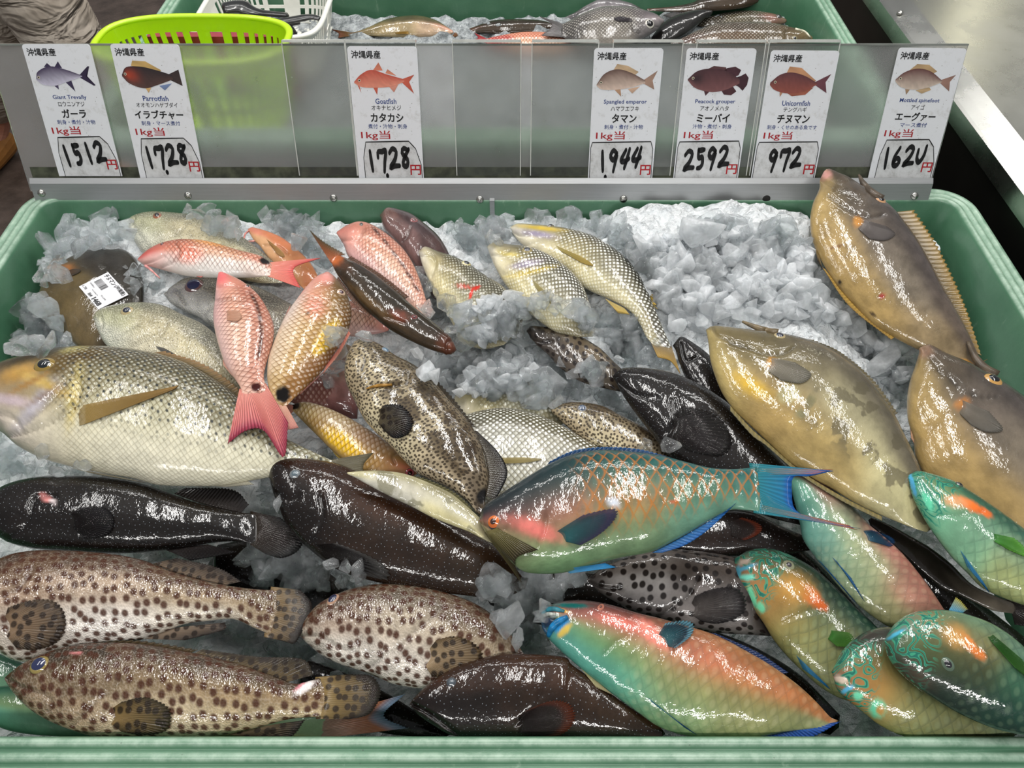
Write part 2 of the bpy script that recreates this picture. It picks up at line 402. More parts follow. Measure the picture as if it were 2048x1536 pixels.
M_CLEAR.ln(_t.outputs[0], _x.inputs[1]); M_CLEAR.ln(_g.outputs[0], _x.inputs[2]); M_CLEAR.ln(_x.outputs[0], M_CLEAR.out.inputs['Surface']); M_CLEAR = M_CLEAR.m
M_LIP = plain('clear_plastic_edge', (206, 208, 202), 0.25, coat=0.5)
xl0, xl1 = onb(63, 370)[0], onb(-36, 88)[0]
xr0, xr1 = onb(1862, 357)[0], onb(1938, 97)[0]
XL, XR = (xl0 + xl1) / 2, (xr0 + xr1) / 2
TOP = bs(onb(1024, 91))
pb = empty('price_board', (0, YB, R), 'long frosted acrylic price board in a screwed aluminium channel on the tub rim', 'price board')
def bbox3(mb, x0, x1, s0, s1, o0, o1):
    v = [bframe(0, x, s, o) for o in (o0, o1) for x, s in ((x0, s0), (x1, s0), (x1, s1), (x0, s1))]
    return mb.add(v, [(3, 2, 1, 0), (4, 5, 6, 7), (0, 1, 5, 4), (1, 2, 6, 5), (2, 3, 7, 6), (3, 0, 4, 7)])
bbox3(MB(), XL, XR, 0.006, TOP, -0.0025, 0).build('acrylic_sheet', M_ACR, pb, smooth=False)
bbox3(MB(), XL, XR, TOP, TOP + 0.0022, -0.004, 0.0015).build('top_edge', plain('grey_edge_strip', (128, 132, 126), 0.3, coat=0.3), pb, smooth=False)
sA, sB = bs(onb(1024, 403, 0.012)), bs(onb(1024, 357, 0.012)); sM = bs(onb(1024, 367, 0.012))
mb = MB()                                        # channel: front plate with a lip leaning in, floor and back plate
q = []
for x in (onb(68, 392, 0.012)[0], onb(1857, 398, 0.012)[0]):
    q.append([bframe(0, x, s, o) for s, o in ((sA, 0.012), (sM, 0.0135), (sB, 0.010), (sB, 0.0085), (sM, 0.0115), (0.006, 0.010), (0.006, -0.006), (sB + 0.002, -0.006), (sB + 0.002, -0.008), (sA, -0.008))])
mb.loft([np.array(r) for r in q], True, True).build('channel', M_ALU, pb, smooth=False)
for px, py in ((83, 386), (376, 391), (667, 396), (960, 399), (1247, 398), (1829, 392)):
    mb = MB(); c = onb(px, py, 0.0125); dome(mb, c, BN, 0.0058, 0.0042)
    for d1, d2 in ((0.0036, 0.0007), (0.0007, 0.0036)):
        e = c + BN * 0.0040; v = [e + sx * d1 * RGT + sy * d2 * BU + BN * k for k in (0, 0.0004) for sx, sy in ((-1, -1), (1, -1), (1, 1), (-1, 1))]
        mb.add(v, [(3, 2, 1, 0), (4, 5, 6, 7), (0, 1, 5, 4), (1, 2, 6, 5), (2, 3, 7, 6), (3, 0, 4, 7)])
    mb.build('screw', M_SCREW, pb)
mb = MB(); dome(mb, onb(1533, 397, 0.0122), BN, 0.006, 0.0006); mb.build('empty_screw_hole', M_HOLE_SHADE, pb)  # low dark cap, the shade inside the hole is painted as its colour
bbox3(MB(), XL + 0.01, XR - 0.01, 0.010, 0.0165 + sB * 0.9, 0.0005, 0.0012).build('grime_line', plain('grime', (70, 74, 58), 0.6, var=0.5, vs=60), pb, smooth=False)
# strap that drops from the channel onto the back wall of the tub
c = G(984, 411, R); 
tag(MB().box((c[0] - 0.0035, YB - 0.004, R - 0.055), (c[0] + 0.0035, YB + 0.003, R + 0.004)).build('hanging_strap', M_ALU, smooth=False), 'narrow dark strap hanging from the channel against the tub back wall', 'strap')

# empty clear sleeves hooked over the board
ES = [(565, 690, 82), (905, 1040, 82), (1065, 1197, 87), (1225, 1366, 92), (1392, 1520, 92), (1537, 1680, 89)]
for i, (x0, x1, yy) in enumerate([(565, 690, 82), (692, 832, 82), (905, 1042, 82), (1064, 1197, 88), (1226, 1365, 92), (1393, 1530, 92), (1537, 1678, 89)]):
    s = bs(onb(x0, 91)) + 0.004
    xa, xb = onb(x0, 91)[0], onb(x1, 91)[0]
    q = empty('card_sleeve', bframe(0, (xa + xb) / 2, 0.03, 0.003), 'clear plastic card sleeve hooked over the board edge ' +
              ('by the white basket', 'behind the goatfish card', 'right of the goatfish card', 'below the pink fish', 'behind the spangled emperor card', 'behind the grouper card', 'behind the unicornfish card')[i],
              'card sleeve', 'clear sleeves on the price board')
    bbox3(MB(), xa, xb, 0.03, s, 0.0018, 0.0022).build('front_film', M_CLEAR, q, smooth=False)
    bbox3(MB(), xa, xb, s, s + 0.003, -0.007, 0.0030).build('hook_lip', M_LIP, q, smooth=False)
    for xx in (xa, xb): bbox3(MB(), xx - 0.0006, xx + 0.0006, 0.03, s, 0.0018, 0.0028).build('side_edge', M_LIP, q, smooth=False)

# ------------------------------------------------------------------ price cards
def text2d(body, bold=0.0, shear=0.0):
    c = bpy.data.curves.new('t', 'FONT'); c.body = body; c.offset = bold; c.resolution_u = 2; c.shear = shear
    o = bpy.data.objects.new('t', c); COL.objects.link(o); bpy.context.view_layer.update()
    me = bpy.data.meshes.new_from_object(o.evaluated_get(bpy.context.evaluated_depsgraph_get()))
    v = np.array([q.co[:] for q in me.vertices])[:, :2] if len(me.vertices) else np.zeros((0, 2)); f = [list(p.vertices) for p in me.polygons]
    bpy.data.objects.remove(o); bpy.data.curves.remove(c); bpy.data.meshes.remove(me)
    return v, f
def fit(v, box):                                 # box x0, y0, x1, y1, y down from the top of the card, 0..1
    lo, hi = v.min(0), v.max(0); s = np.maximum(hi - lo, 1e-6)
    q = (v - lo) / s
    return np.stack([box[0] + q[:, 0] * (box[2] - box[0]), 1 - (box[3] - q[:, 1] * (box[3] - box[1]))], 1)
M_BLACK = plain('black_ink', (14, 14, 16), 0.5); M_BLUE = plain('blue_ink', (38, 62, 128), 0.5); M_RED = plain('red_ink', (172, 22, 34), 0.5)
m = NT('white_card'); _p = m.obj()
_c = m.mix(m.step(m.noise(_p, 60.0, 6.0, 0.7), 0.52, 0.75, 0.0, 0.55), tuple(lin((236, 238, 242))), tuple(lin((186, 184, 178))))
_c = m.mix(m.math('MULTIPLY', m.step(m.voro(_p, 260.0, 1.0, '3D'), 0.16, 0.08), m.step(m.noise(_p, 90.0, 2.0), 0.55, 0.62)), _c, tuple(lin((112, 108, 96))))
M_CARD = m.set(Base_Color=_c, Roughness=0.4)
m = NT('price_patch'); _p = m.obj()
_c = m.mix(m.step(m.noise(_p, 45.0, 6.0, 0.75), 0.42, 0.75, 0.0, 0.8), tuple(lin((222, 223, 224))), tuple(lin((138, 136, 130))))
M_PATCH = m.set(Base_Color=_c, Roughness=0.4)
M_PRINT = NT('printed_fish'); M_PRINT = M_PRINT.set(Base_Color=M_PRINT.attr('zone'), Roughness=0.45)
DIG = {'0': [[(.15, .75), (.2, .3), (.5, .1), (.8, .45), (.85, .95)]], '1': [[(.45, 1), (.5, .55), (.58, 0)]], '2': [[(.1, .78), (.4, 1), (.75, .85), (.55, .4), (.1, .02), (.5, .1), (1.0, .12)]],
       '4': [[(.5, .95), (.1, .42), (.45, .36), (.85, .5)], [(.85, 1), (.62, .4), (.45, .0)]], '5': [[(.22, 1), (.30, .58), (.62, .60), (.72, .28), (.55, .06), (.28, .02)], [(.24, .96), (.75, 1.0)]],
       '6': [[(.5, 1), (.18, .5), (.2, .12), (.55, .05), (.75, .28), (.45, .45), (.2, .2)]], '7': [[(.08, .62), (.12, .9), (.5, .92), (.85, .95), (.7, .4), (.6, -.12)]],
       '8': [[(.8, .85), (.4, .95), (.2, .72), (.7, .35), (.6, .03), (.25, .1), (.4, .45), (.85, .9)]],
       '9': [[(.75, .85), (.4, 1), (.15, .7), (.45, .5), (.75, .8), (.65, .4), (.5, -.1)]], '.': [[(.55, -.40), (.62, -.42)]]}
def curve(pts, n=24):
    p = np.asarray(pts, float)
    if len(p) < 3: return np.stack([np.linspace(p[0, i], p[-1, i], n) for i in range(p.shape[1])], 1)
    e = np.concatenate([[2 * p[0] - p[1]], p, [2 * p[-1] - p[-2]]])
    d = np.concatenate([[0], np.cumsum(np.linalg.norm(np.diff(p, axis=0), axis=1))]); out = []
    for t in np.linspace(0, d[-1], n):
        i = min(np.searchsorted(d, t, 'right') - 1, len(p) - 2); q = (t - d[i]) / max(d[i + 1] - d[i], 1e-9)
        a, b, c, f = e[i], e[i + 1], e[i + 2], e[i + 3]
        out.append(0.5 * (2 * b + (c - a) * q + (2 * a - 5 * b + 4 * c - f) * q * q + (3 * b - a - 3 * c + f) * q ** 3))
    return np.array(out)
def ribbon(mb, pts, w, T, z):
    p = curve(pts, 22); n = len(p); t = np.gradient(p, axis=0); t /= np.linalg.norm(t, axis=1, keepdims=True) + 1e-9
    nn = np.stack([-t[:, 1], t[:, 0]], 1); ww = w * (0.78 + 0.22 * np.sin(np.linspace(0, 3.1, n)))[:, None]
    mb.add(T(np.concatenate([p - nn * ww, p + nn * ww]), z), [(i, i + 1, n + i + 1, n + i) for i in range(n - 1)])
    for e in (p[0], p[-1]):
        mb.add(T(np.array([e + w * 0.8 * np.array([math.cos(a), math.sin(a)]) for a in np.linspace(0, 6.283, 12)[:-1]]), z), [tuple(range(11))])
def poly_fish(D, V, fins, cols, T, z, box):
    """flat printed fish: outline pairs in 0..1 (nose left), fins as (polygon, colour)"""
    mb = MB(); zc = []
    def tr(q): q = np.asarray(q, float); return np.stack([box[0] + q[:, 0] * (box[2] - box[0]), 1 - (box[1] + q[:, 1] * (box[3] - box[1]))], 1)
    for pg, c in fins:
        pg = np.asarray(pg, float); ctr = pg.mean(0); n = len(pg)
        mb.add(T(tr(np.concatenate([pg, [ctr]])), z), [(i, (i + 1) % n, n) for i in range(n)]); zc += [lin(c) * (0.75 if i % 2 else 1.1) for i in range(n)] + [lin(c)]
    D, V = curve(D, 26), curve(V, 26); k = 7; g = []
    for j in range(k): g.append(D + (V - D) * j / (k - 1))
    n = 26; mb.add(T(tr(np.concatenate(g)), z + 0.00015), [(j * n + i, j * n + i + 1, (j + 1) * n + i + 1, (j + 1) * n + i) for j in range(k - 1) for i in range(n - 1)])
    for j in range(k):
        for i in range(n):
            t = j / (k - 1); s = i / (n - 1); c = lin(cols[0]) * (1 - t) + lin(cols[1]) * t
            if len(cols) > 2: w = math.exp(-((s - 0.25) / 0.14) ** 2 - ((t - 0.45) / 0.3) ** 2); c = c * (1 - w) + lin(cols[2]) * w
            zc.append(c * (0.9 + 0.2 * rng.random()))
    e = D[4] * 0.62 + V[4] * 0.38
    for r, c in ((0.022, (225, 215, 190)), (0.013, (15, 12, 12))):
        mb.add(T(tr(np.array([e + np.array([r * math.cos(a), r * 2.0 * math.sin(a)]) for a in np.linspace(0, 6.283, 11)[:-1]])), z + (0.0003 if r > 0.02 else 0.0004)), [tuple(range(10))]); zc += [lin(c)] * 10
    return mb, np.array(zc)
FP = dict(   # printed fish: D, V, fins, colours
    trevally=([(.02, .58), (.08, .36), (.3, .2), (.55, .3), (.8, .48)], [(.02, .62), (.1, .76), (.3, .8), (.55, .66), (.8, .52)],
              [([(.74, .5), (.93, .2), (.96, .2), (.86, .5), (.99, .78), (.96, .8), (.76, .55)], (48, 36, 66)), ([(.2, .22), (.27, .1), (.33, .22)], (60, 50, 80)), ([(.38, .22), (.46, .05), (.5, .26)], (60, 50, 80)), ([(.5, .7), (.62, .98), (.6, .64)], (60, 50, 80)), ([(.28, .78), (.35, .92), (.36, .76)], (80, 70, 100))],
              [(66, 52, 84), (206, 202, 220)]),
    parrot=([(.02, .45), (.12, .22), (.35, .2), (.6, .3), (.85, .45)], [(.02, .5), (.12, .72), (.35, .86), (.6, .74), (.85, .58)],
            [([(.2, .18), (.24, .02), (.45, .04), (.68, .3), (.66, .38), (.4, .22)], (206, 170, 104)), ([(.8, .42), (.97, .28), (.99, .78), (.8, .6)], (62, 48, 46)), ([(.36, .84), (.4, 1.0), (.46, .84)], (220, 180, 120)), ([(.6, .78), (.68, .92), (.82, .7)], (120, 140, 180))],
            [(44, 36, 40), (86, 62, 56), (178, 66, 40)]),
    goat=([(.0, .58), (.12, .36), (.3, .22), (.55, .36), (.82, .5)], [(.0, .62), (.12, .74), (.35, .76), (.6, .72), (.82, .58)],
          [([(.32, .24), (.42, .0), (.48, .24)], (216, 128, 100)), ([(.52, .32), (.56, .2), (.7, .4)], (220, 140, 110)), ([(.78, .5), (.99, .36), (.9, .58), (.97, .94), (.78, .6)], (206, 96, 74)), ([(.3, .74), (.36, .98), (.38, .76)], (206, 96, 74)), ([(.56, .72), (.64, .9), (.72, .66)], (224, 150, 130)), ([(.05, .68), (.1, .92), (.08, .7)], (206, 96, 74))],
          [(196, 84, 66), (232, 150, 126)]),
    emperor=([(.0, .62), (.12, .3), (.32, .16), (.55, .26), (.8, .5)], [(.0, .66), (.1, .78), (.35, .78), (.6, .7), (.8, .58)],
             [([(.26, .2), (.32, .0), (.5, .06), (.68, .24), (.62, .34), (.4, .2)], (206, 176, 140)), ([(.76, .5), (.99, .2), (.92, .5), (.96, .78), (.78, .6)], (172, 140, 122)), ([(.3, .78), (.42, 1.0), (.4, .76)], (190, 150, 120)), ([(.52, .76), (.6, .9), (.72, .68)], (212, 176, 150))],
             [(104, 78, 70), (222, 198, 182)]),
    grouper=([(.0, .46), (.14, .22), (.35, .14), (.6, .2), (.85, .46)], [(.0, .5), (.14, .74), (.4, .86), (.62, .8), (.85, .6)],
             [([(.3, .16), (.4, .06), (.6, .1), (.62, .22)], (92, 58, 60)), ([(.55, .24), (.62, .12), (.75, .08), (.85, .18), (.82, .34), (.72, .42)], (74, 40, 50)), ([(.76, .42), (.86, .36), (.93, .28), (.99, .42), (.98, .64), (.92, .82), (.85, .70), (.76, .62)], (66, 36, 46)), ([(.28, .8), (.32, .98), (.38, .84)], (80, 46, 52)), ([(.55, .76), (.62, .94), (.74, .96), (.82, .84), (.74, .66)], (80, 46, 52))],
             [(74, 44, 50), (128, 84, 84), (52, 34, 40)]),
    unicorn=([(.0, .52), (.14, .28), (.32, .2), (.55, .3), (.78, .52)], [(.0, .6), (.1, .76), (.32, .86), (.58, .8), (.78, .58)],
             [([(.24, .26), (.28, .02), (.48, .06), (.76, .46), (.7, .5), (.45, .28)], (206, 152, 112)), ([(.74, .5), (.99, .24), (.92, .5), (.97, .84), (.76, .6)], (112, 66, 76)), ([(.3, .84), (.4, .95), (.62, .9), (.74, .66), (.5, .8)], (166, 96, 76)), ([(.18, .8), (.2, .98), (.24, .82)], (190, 140, 110))],
             [(98, 58, 62), (150, 82, 70)]),
    spine=([(.0, .5), (.12, .28), (.32, .16), (.55, .24), (.78, .52)], [(.0, .56), (.12, .74), (.35, .82), (.58, .74), (.78, .58)],
           [([(.18, .24), (.3, .02), (.5, .04), (.66, .24), (.6, .32), (.4, .18)], (196, 164, 122)), ([(.74, .52), (.99, .34), (.92, .56), (.95, .86), (.76, .6)], (160, 124, 110)), ([(.2, .8), (.24, .98), (.28, .82)], (170, 140, 110)), ([(.38, .84), (.5, .94), (.64, .82), (.6, .74)], (200, 170, 130))],
           [(104, 64, 62), (212, 194, 178)]))
CARDS = [
    ('giant trevally', 'Giant Trevally', 'ロウニンアジ', 'ガーラ', '刺身・煮付・汁物', '1512', 'trevally', (45, 88, 180, 88, 245, 352, 118, 352), .51, 0),
    ('parrotfish', 'Parrotfish', 'オオモンハゲブダイ', 'イラブチャー', '刺身・マース煮付', '17.28', 'parrot', (216, 88, 355, 88, 412, 357, 285, 355), .38, 0),
    ('goatfish', 'Goatfish', 'オキナヒメジ', 'カタカシ', '煮付・汁物・刺身', '17.28', 'goat', (692, 92, 833, 93, 849, 363, 721, 363), .31, 0),
    ('spangled emperor', 'Spangled emperor', 'ハマフエフキ', 'タマン', '刺身・煮付・汁物', '1.944', 'emperor', (1190, 96, 1331, 96, 1300, 363, 1174, 363), .64, 1),
    ('peacock grouper', 'Peacock grouper', 'アオノメハタ', 'ミーバイ', '汁物・煮付・刺身', '2592', 'grouper', (1383, 96, 1524, 97, 1465, 361, 1337, 361), .59, 1),
    ('unicornfish', 'Unicornfish', 'テングハギ', 'チヌマン', '刺身・くせのある魚です', '972', 'unicorn', (1545, 100, 1683, 102, 1624, 361, 1498, 361), .42, 1),
    ('mottled spinefoot', 'Mottled spinefoot', 'アイゴ', 'エーグァー', 'マース煮付', '1620', 'spine', (1800, 95, 1935, 97, 1860, 357, 1733, 356), .6, 0)]
for nm, en, k1, k2, use, price, pic, c, ew, sq in CARDS:
    q = [onb(c[i], c[i + 1], 0.004) for i in (0, 2, 4, 6)]
    bl, br, tl, tr_ = q[3], q[2], q[0], q[1]
    ex = (br - bl) + (tr_ - tl); wd = np.linalg.norm(ex) / 2; ex /= np.linalg.norm(ex)
    ey = np.cross(BN, ex); ht = ((tl - bl) @ ey + (tr_ - br) @ ey) / 2
    org = (bl + br + tl + tr_) / 4 - ex * wd / 2 - ey * ht / 2
    Tm = Matrix.Identity(4)
    for i in range(3): Tm[i][0], Tm[i][1], Tm[i][2], Tm[i][3] = ex[i], ey[i], BN[i], org[i]
    def T(p, z, wd=wd, ht=ht): p = np.asarray(p, float); return np.stack([p[:, 0] * wd, p[:, 1] * ht, np.full(len(p), z)], 1)
    r = 0.05; out = []
    for cx, cy, a0 in ((1 - r, 1 - r * .5, 0), (r, 1 - r * .5, 90)):
        out += [(cx + r * math.cos(math.radians(a0 + 18 * i)), cy + r * .5 * math.sin(math.radians(a0 + 18 * i))) for i in range(6)]
    out += [(0, 0), (1, 0)]; n = len(out)
    mb = MB().add(np.concatenate([T(out, 0.0), T(out, 0.0012)]), [tuple(range(n))[::-1], tuple(range(n, 2 * n))] + [(i, (i + 1) % n, n + (i + 1) % n, n + i) for i in range(n)])
    card = mb.build('price_card', M_CARD, origin='local', smooth=False); card.matrix_world = Tm
    tag(card, 'white price card picturing a %s, handwritten price %s yen' % (nm, price.replace('.', '')), 'price card', 'price cards on the acrylic board')
    z = 0.0014
    def put(name, items, mat):
        mb = MB()
        for body, box, bold in items:
            v, f = text2d(body, bold)
            if len(v): mb.add(T(fit(v, box), z), f)
        o = mb.build(name, mat, origin='local', smooth=False); o.parent = card; return o
    kw = {'ロウニンアジ': .40, 'オオモンハゲブダイ': .62, 'オキナヒメジ': .44, 'ハマフエフキ': .42, 'アオノメハタ': .42, 'テングハギ': .35, 'アイゴ': .20}[k1]
    bw = .12 * len(k2) + .01
    put('black_lettering', [('沖縄県産', (.05, .028, .47, .085), .02), (k1, (.5 - kw / 2, .415, .5 + kw / 2, .452), .006), (k2, (.5 - bw / 2, .472, .5 + bw / 2, .54), .026)], M_BLACK)
    uw = .058 * len(use) + .12
    put('blue_lettering', [(en, (.5 - ew / 2, .366, .5 + ew / 2, .405), .012), (use, (.5 - uw / 2, .553, .5 + uw / 2, .588), .008)], M_BLUE)
    put('red_lettering', [('1kg当', (.09, .602, .53, .676), .008), ('円', (.80, .865, .965, .945), .02)], M_RED)
    x0 = .02 if sq else .10
    pc = [(x0, 0.004), (x0, .19 if not sq else .27), (x0 + (.05 if not sq else .02), .31), (.8 if not sq else .93, .318), (.9 if not sq else .97, .26), (.975, .13), (.98, .004)]
    pa = MB().add(T(pc, z - 0.0001), [tuple(range(len(pc)))]).build('price_patch', M_PATCH, origin='local', smooth=False); pa.parent = card
    mb = MB(); [ribbon(mb, [pc[i], pc[i + 1]], 0.005, T, z + 0.0001) for i in range(len(pc) - 1)]
    o = mb.build('patch_outline', M_BLACK, origin='local', smooth=False); o.parent = pa
    mb = MB(); nd = len(price.replace('.', '')); x = .13 if nd == 4 else .22; dx = .70 / 4
    for ch in price:
        for st in DIG[ch]:
            off = -dx * 0.75 if ch == '.' else 0
            ribbon(mb, [(x + off + a * dx * .92, .105 + b * .15 + (x - .4) * .06) for a, b in st], .0235, T, z + 0.0003)
        if ch != '.': x += dx
    o = mb.build('handwritten_price', M_BLACK, origin='local', smooth=False); o.parent = card
    D, V, fins, cols = FP[pic]
    mb, zc = poly_fish(D, V, fins, cols, T, z, (.06, .11, .95, .345))
    o = mb.build('fish_picture', M_PRINT, origin='local', zone=zc, smooth=False); o.parent = card
def sm(x, a, b): t = np.clip((x - a) / (b - a), 0, 1); return t * t * (3 - 2 * t)
# ================================================================== fish builder
SLOPE = 0.09
N0 = np.array([0, -SLOPE, 1.0]); N0 /= np.linalg.norm(N0)
def base_z(y): return R - 0.118 + SLOPE * (y - YF)
P00 = np.array([0, YF, R - 0.118])
ALLV, ALLF = [], []
class World:                   # everything already lying in the pile, for draping fins and ice
    bvh = None; dirty = True
    @classmethod
    def get(c):
        if c.dirty:
            if not ALLV: return None
            off = 0; vs, fs = [], []
            for v, f in zip(ALLV, ALLF):
                vs.append(v); fs += (f + off).tolist(); off += len(v)
            c.bvh = BVHTree.FromPolygons(np.concatenate(vs).tolist(), fs); c.dirty = False
        return c.bvh
def resample(p, n, t=None):
    q = curve(p, 160); d = np.concatenate([[0], np.cumsum(np.linalg.norm(np.diff(q, axis=0), axis=1))]); d /= d[-1]
    t = np.linspace(0, 1, n) if t is None else t
    return np.stack([np.interp(t, d, q[:, i]) for i in range(q.shape[1])], 1)
def zones(cp, s, v):
    cp_ = np.array([(a, b) for a, b, c in cp]); cc = np.array([lin(c) for a, b, c in cp])
    w = np.exp(-((s[:, None] - cp_[:, 0]) / 0.13) ** 2 - ((v[:, None] - cp_[:, 1]) / 0.38) ** 2) + 1e-7
    return (w / w.sum(1, keepdims=True)) @ cc
class Fish: pass
def fish(name, label, cat, mat, D, V, L, zone, th=0.42, tilt=None, patches=(), lines=(), group=None, masks=None, nu=130, ring=(34, 14),
         back=False, snout=0.5, cps=1.0):
    """D, V: dorsal and ventral outline (photo pixels, snout to tail root); L: height of the mid plane above the pile base"""
    F = Fish(); n = N0.copy()
    if not back: D, V = (np.stack([q[:, 0], np.minimum(q[:, 1], 1474)], 1) for q in (D, V))
    if tilt is not None: n = n + np.array([tilt[0], -tilt[1], 0]); n /= np.linalg.norm(n)
    ctr = (D.mean(0) + V.mean(0)) / 2
    if back: p0 = G(ctr[0], ctr[1], R + L); n = np.array([0, -0.25 if tilt is None else -tilt[1], 1.0]); n /= np.linalg.norm(n)
    else: p0 = on_plane(ctr[None], P00 + N0 * L, N0)[0]
    F.p0, F.n = p0, n
    t = np.linspace(0, 1, nu); t = t ** 1.35 * 0.55 + t * 0.45
    d = on_plane(resample(D, nu, t), p0, n); v = on_plane(resample(V, nu, t), p0, n)
    c = (d + v) / 2; e = d - v; w = np.linalg.norm(e, axis=1) / 2; e /= (2 * w + 1e-9)[:, None]
    s = np.concatenate([[0], np.cumsum(np.linalg.norm(np.diff(c, axis=0), axis=1))]); Len = s[-1]; s /= Len
    kt = th * (1 + snout * np.exp(-(s / 0.13) ** 2)) * (1 + 0.25 * np.clip((s - 0.75) / 0.25, 0, 1)); kt = kt * (1 - 0.6 * sm(s, 0.84, 0.97)) * (1 - 0.8 * sm(s, 0.94, 1.0)); kb = kt * 0.5
    tan = np.gradient(c, axis=0); tan /= np.linalg.norm(tan, axis=1, keepdims=True)
    vd = c - CAM; vd /= np.linalg.norm(vd, axis=1, keepdims=True)
    q = np.cross(tan, vd); q /= np.linalg.norm(q, axis=1, keepdims=True)
    ex = (e * q).sum(1); sg = np.sign(ex); q *= sg[:, None]; ex = np.abs(ex); nx = q @ n
    ft, fb = np.sqrt(ex ** 2 + (kt * nx) ** 2), np.sqrt(ex ** 2 + (kb * nx) ** 2)
    w2 = 2 * w * ex / (ft + fb)
    c = c - e * (np.sign(nx) * w2 * (ft - fb) / 2 / np.maximum(ex, 0.3))[:, None]; w = w2
    k = ring[0] + ring[1]
    th_ = np.concatenate([np.linspace(0, math.pi, ring[0], endpoint=False), np.linspace(math.pi, 2 * math.pi, ring[1], endpoint=False)])
    cy, sy = np.cos(th_), np.sin(th_)
    sy2 = np.sign(sy) * np.abs(sy) ** 0.92
    tz = np.where(sy >= 0, kt[:, None], kb[:, None]) * w[:, None] * sy2[None]
    X = c[:, None] + e[:, None] * (w[:, None] * cy[None])[..., None] + n * tz[..., None]
    # round the nose off
    nose = c[0] - tan[0] * w[0] * 0.55
    vv = np.concatenate([X.reshape(-1, 3), nose[None], (c[-1] + tan[-1] * 0.004)[None]])
    idx = np.arange(nu * k).reshape(nu, k); a = idx[:-1]; b = idx[1:]
    fq = np.stack([a, np.roll(a, -1, 1), np.roll(b, -1, 1), b], -1).reshape(-1, 4)
    if np.dot(np.cross(e[nu // 2], tan[nu // 2]), n) > 0: flip = True
    else: flip = False
    f = [tuple(r) for r in fq] + [(nu * k, idx[0, (j + 1) % k], idx[0, j]) for j in range(k)] + [(nu * k + 1, idx[-1, j], idx[-1, (j + 1) % k]) for j in range(k)]
    S = np.concatenate([np.repeat(s, k), [0, 1]]); C = np.concatenate([np.tile(cy, nu), [0, 0]]); SY = np.concatenate([np.tile(sy, nu), [0, 0]])
    U = S * Len; Vm = np.concatenate([((math.pi / 2 - np.where(th_ <= math.pi, th_, 2 * math.pi - th_))[None] * w[:, None] * 0.8).ravel(), [0, 0]])
    zc = zones(zone, S, C) ** (1.08 if 'parrot' in mat.name else 1.2) * (0.74 if 'parrot' in mat.name else 0.95); lum = zc @ np.array([.3, .6, .1]); ds = 0.06 if 'goat' in mat.name or 'parrot' in mat.name else 0.22; zc = zc * (1 - ds) + lum[:, None] * ds
    px = to_px(vv); top = (SY > -0.15)
    wob = np.sin(px[:, 0] * 0.31 + 1.3 * np.sin(px[:, 1] * 0.23)) * np.cos(px[:, 1] * 0.27 + np.sin(px[:, 0] * 0.19))
    if masks is None: masks = lambda S, C: (np.ones_like(S), np.ones_like(S), np.ones_like(S))
    mk = np.stack(masks(S, C), 1).astype(float)
    for pt in patches:         # centre x, y, radius x, y, angle, colour, softness (a marking of the skin)
        cx, cy_, rx, ry, an, col, so = pt[:7]
        ca, sa = math.cos(math.radians(an)), math.sin(math.radians(an)); dx, dy = px[:, 0] - cx, px[:, 1] - cy_
        r = np.sqrt(((dx * ca + dy * sa) / rx) ** 2 + ((-dx * sa + dy * ca) / ry) ** 2) + 0.12 * wob
        a_ = np.clip((1 + so - r) / (2 * so), 0, 1) * top; a_ = a_ * a_ * (3 - 2 * a_)
        zc = zc * (1 - a_[:, None]) + lin(col) * a_[:, None]
        if len(pt) > 7: mk *= (1 - a_)[:, None]
    dent = np.zeros(len(vv))
    for pts, wp, dep, dk in lines:   # mouth and gill-cover folds: pixel polyline, width px, depth m, darkening along the fold
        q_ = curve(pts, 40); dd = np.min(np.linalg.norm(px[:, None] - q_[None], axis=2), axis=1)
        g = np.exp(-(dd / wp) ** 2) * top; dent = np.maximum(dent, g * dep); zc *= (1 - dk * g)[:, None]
    vv = vv - n * dent[:, None]
    F.uv = np.stack([U, Vm, np.full(len(vv), 0.37 * (len(ALLV) + 1))], 1)
    off = np.array([vv[:, 0].mean(), vv[:, 1].mean(), vv[:, 2].min()])
    if flip: f = [r[::-1] for r in f]
    o = mesh_obj(name, vv, f, mat, zone=np.clip(zc, 0, 1), uv=F.uv, msk=mk, origin=off)
    tag(o, label, cat, group)
    F.o, F.D, F.V = o, D, V; F.w = float(w.max()); F.Len = Len
    tri = np.array([(r[0], r[1], r[2]) for r in f] + [(r[0], r[2], r[3]) for r in f if len(r) == 4])
    F.bvh = BVHTree.FromPolygons(vv.tolist(), tri.tolist())
    F.tri = tri; F.v = vv
    return F
def done(F):
    ALLV.append(F.v); ALLF.append(F.tri); World.dirty = True
    return F
def hit(bvh, px):
    d = ray(px)[0]; h = bvh.ray_cast(Vector(CAM), Vector(d))
    return (np.array(h[0]), np.array(h[1]), h[3]) if h[0] is not None else None
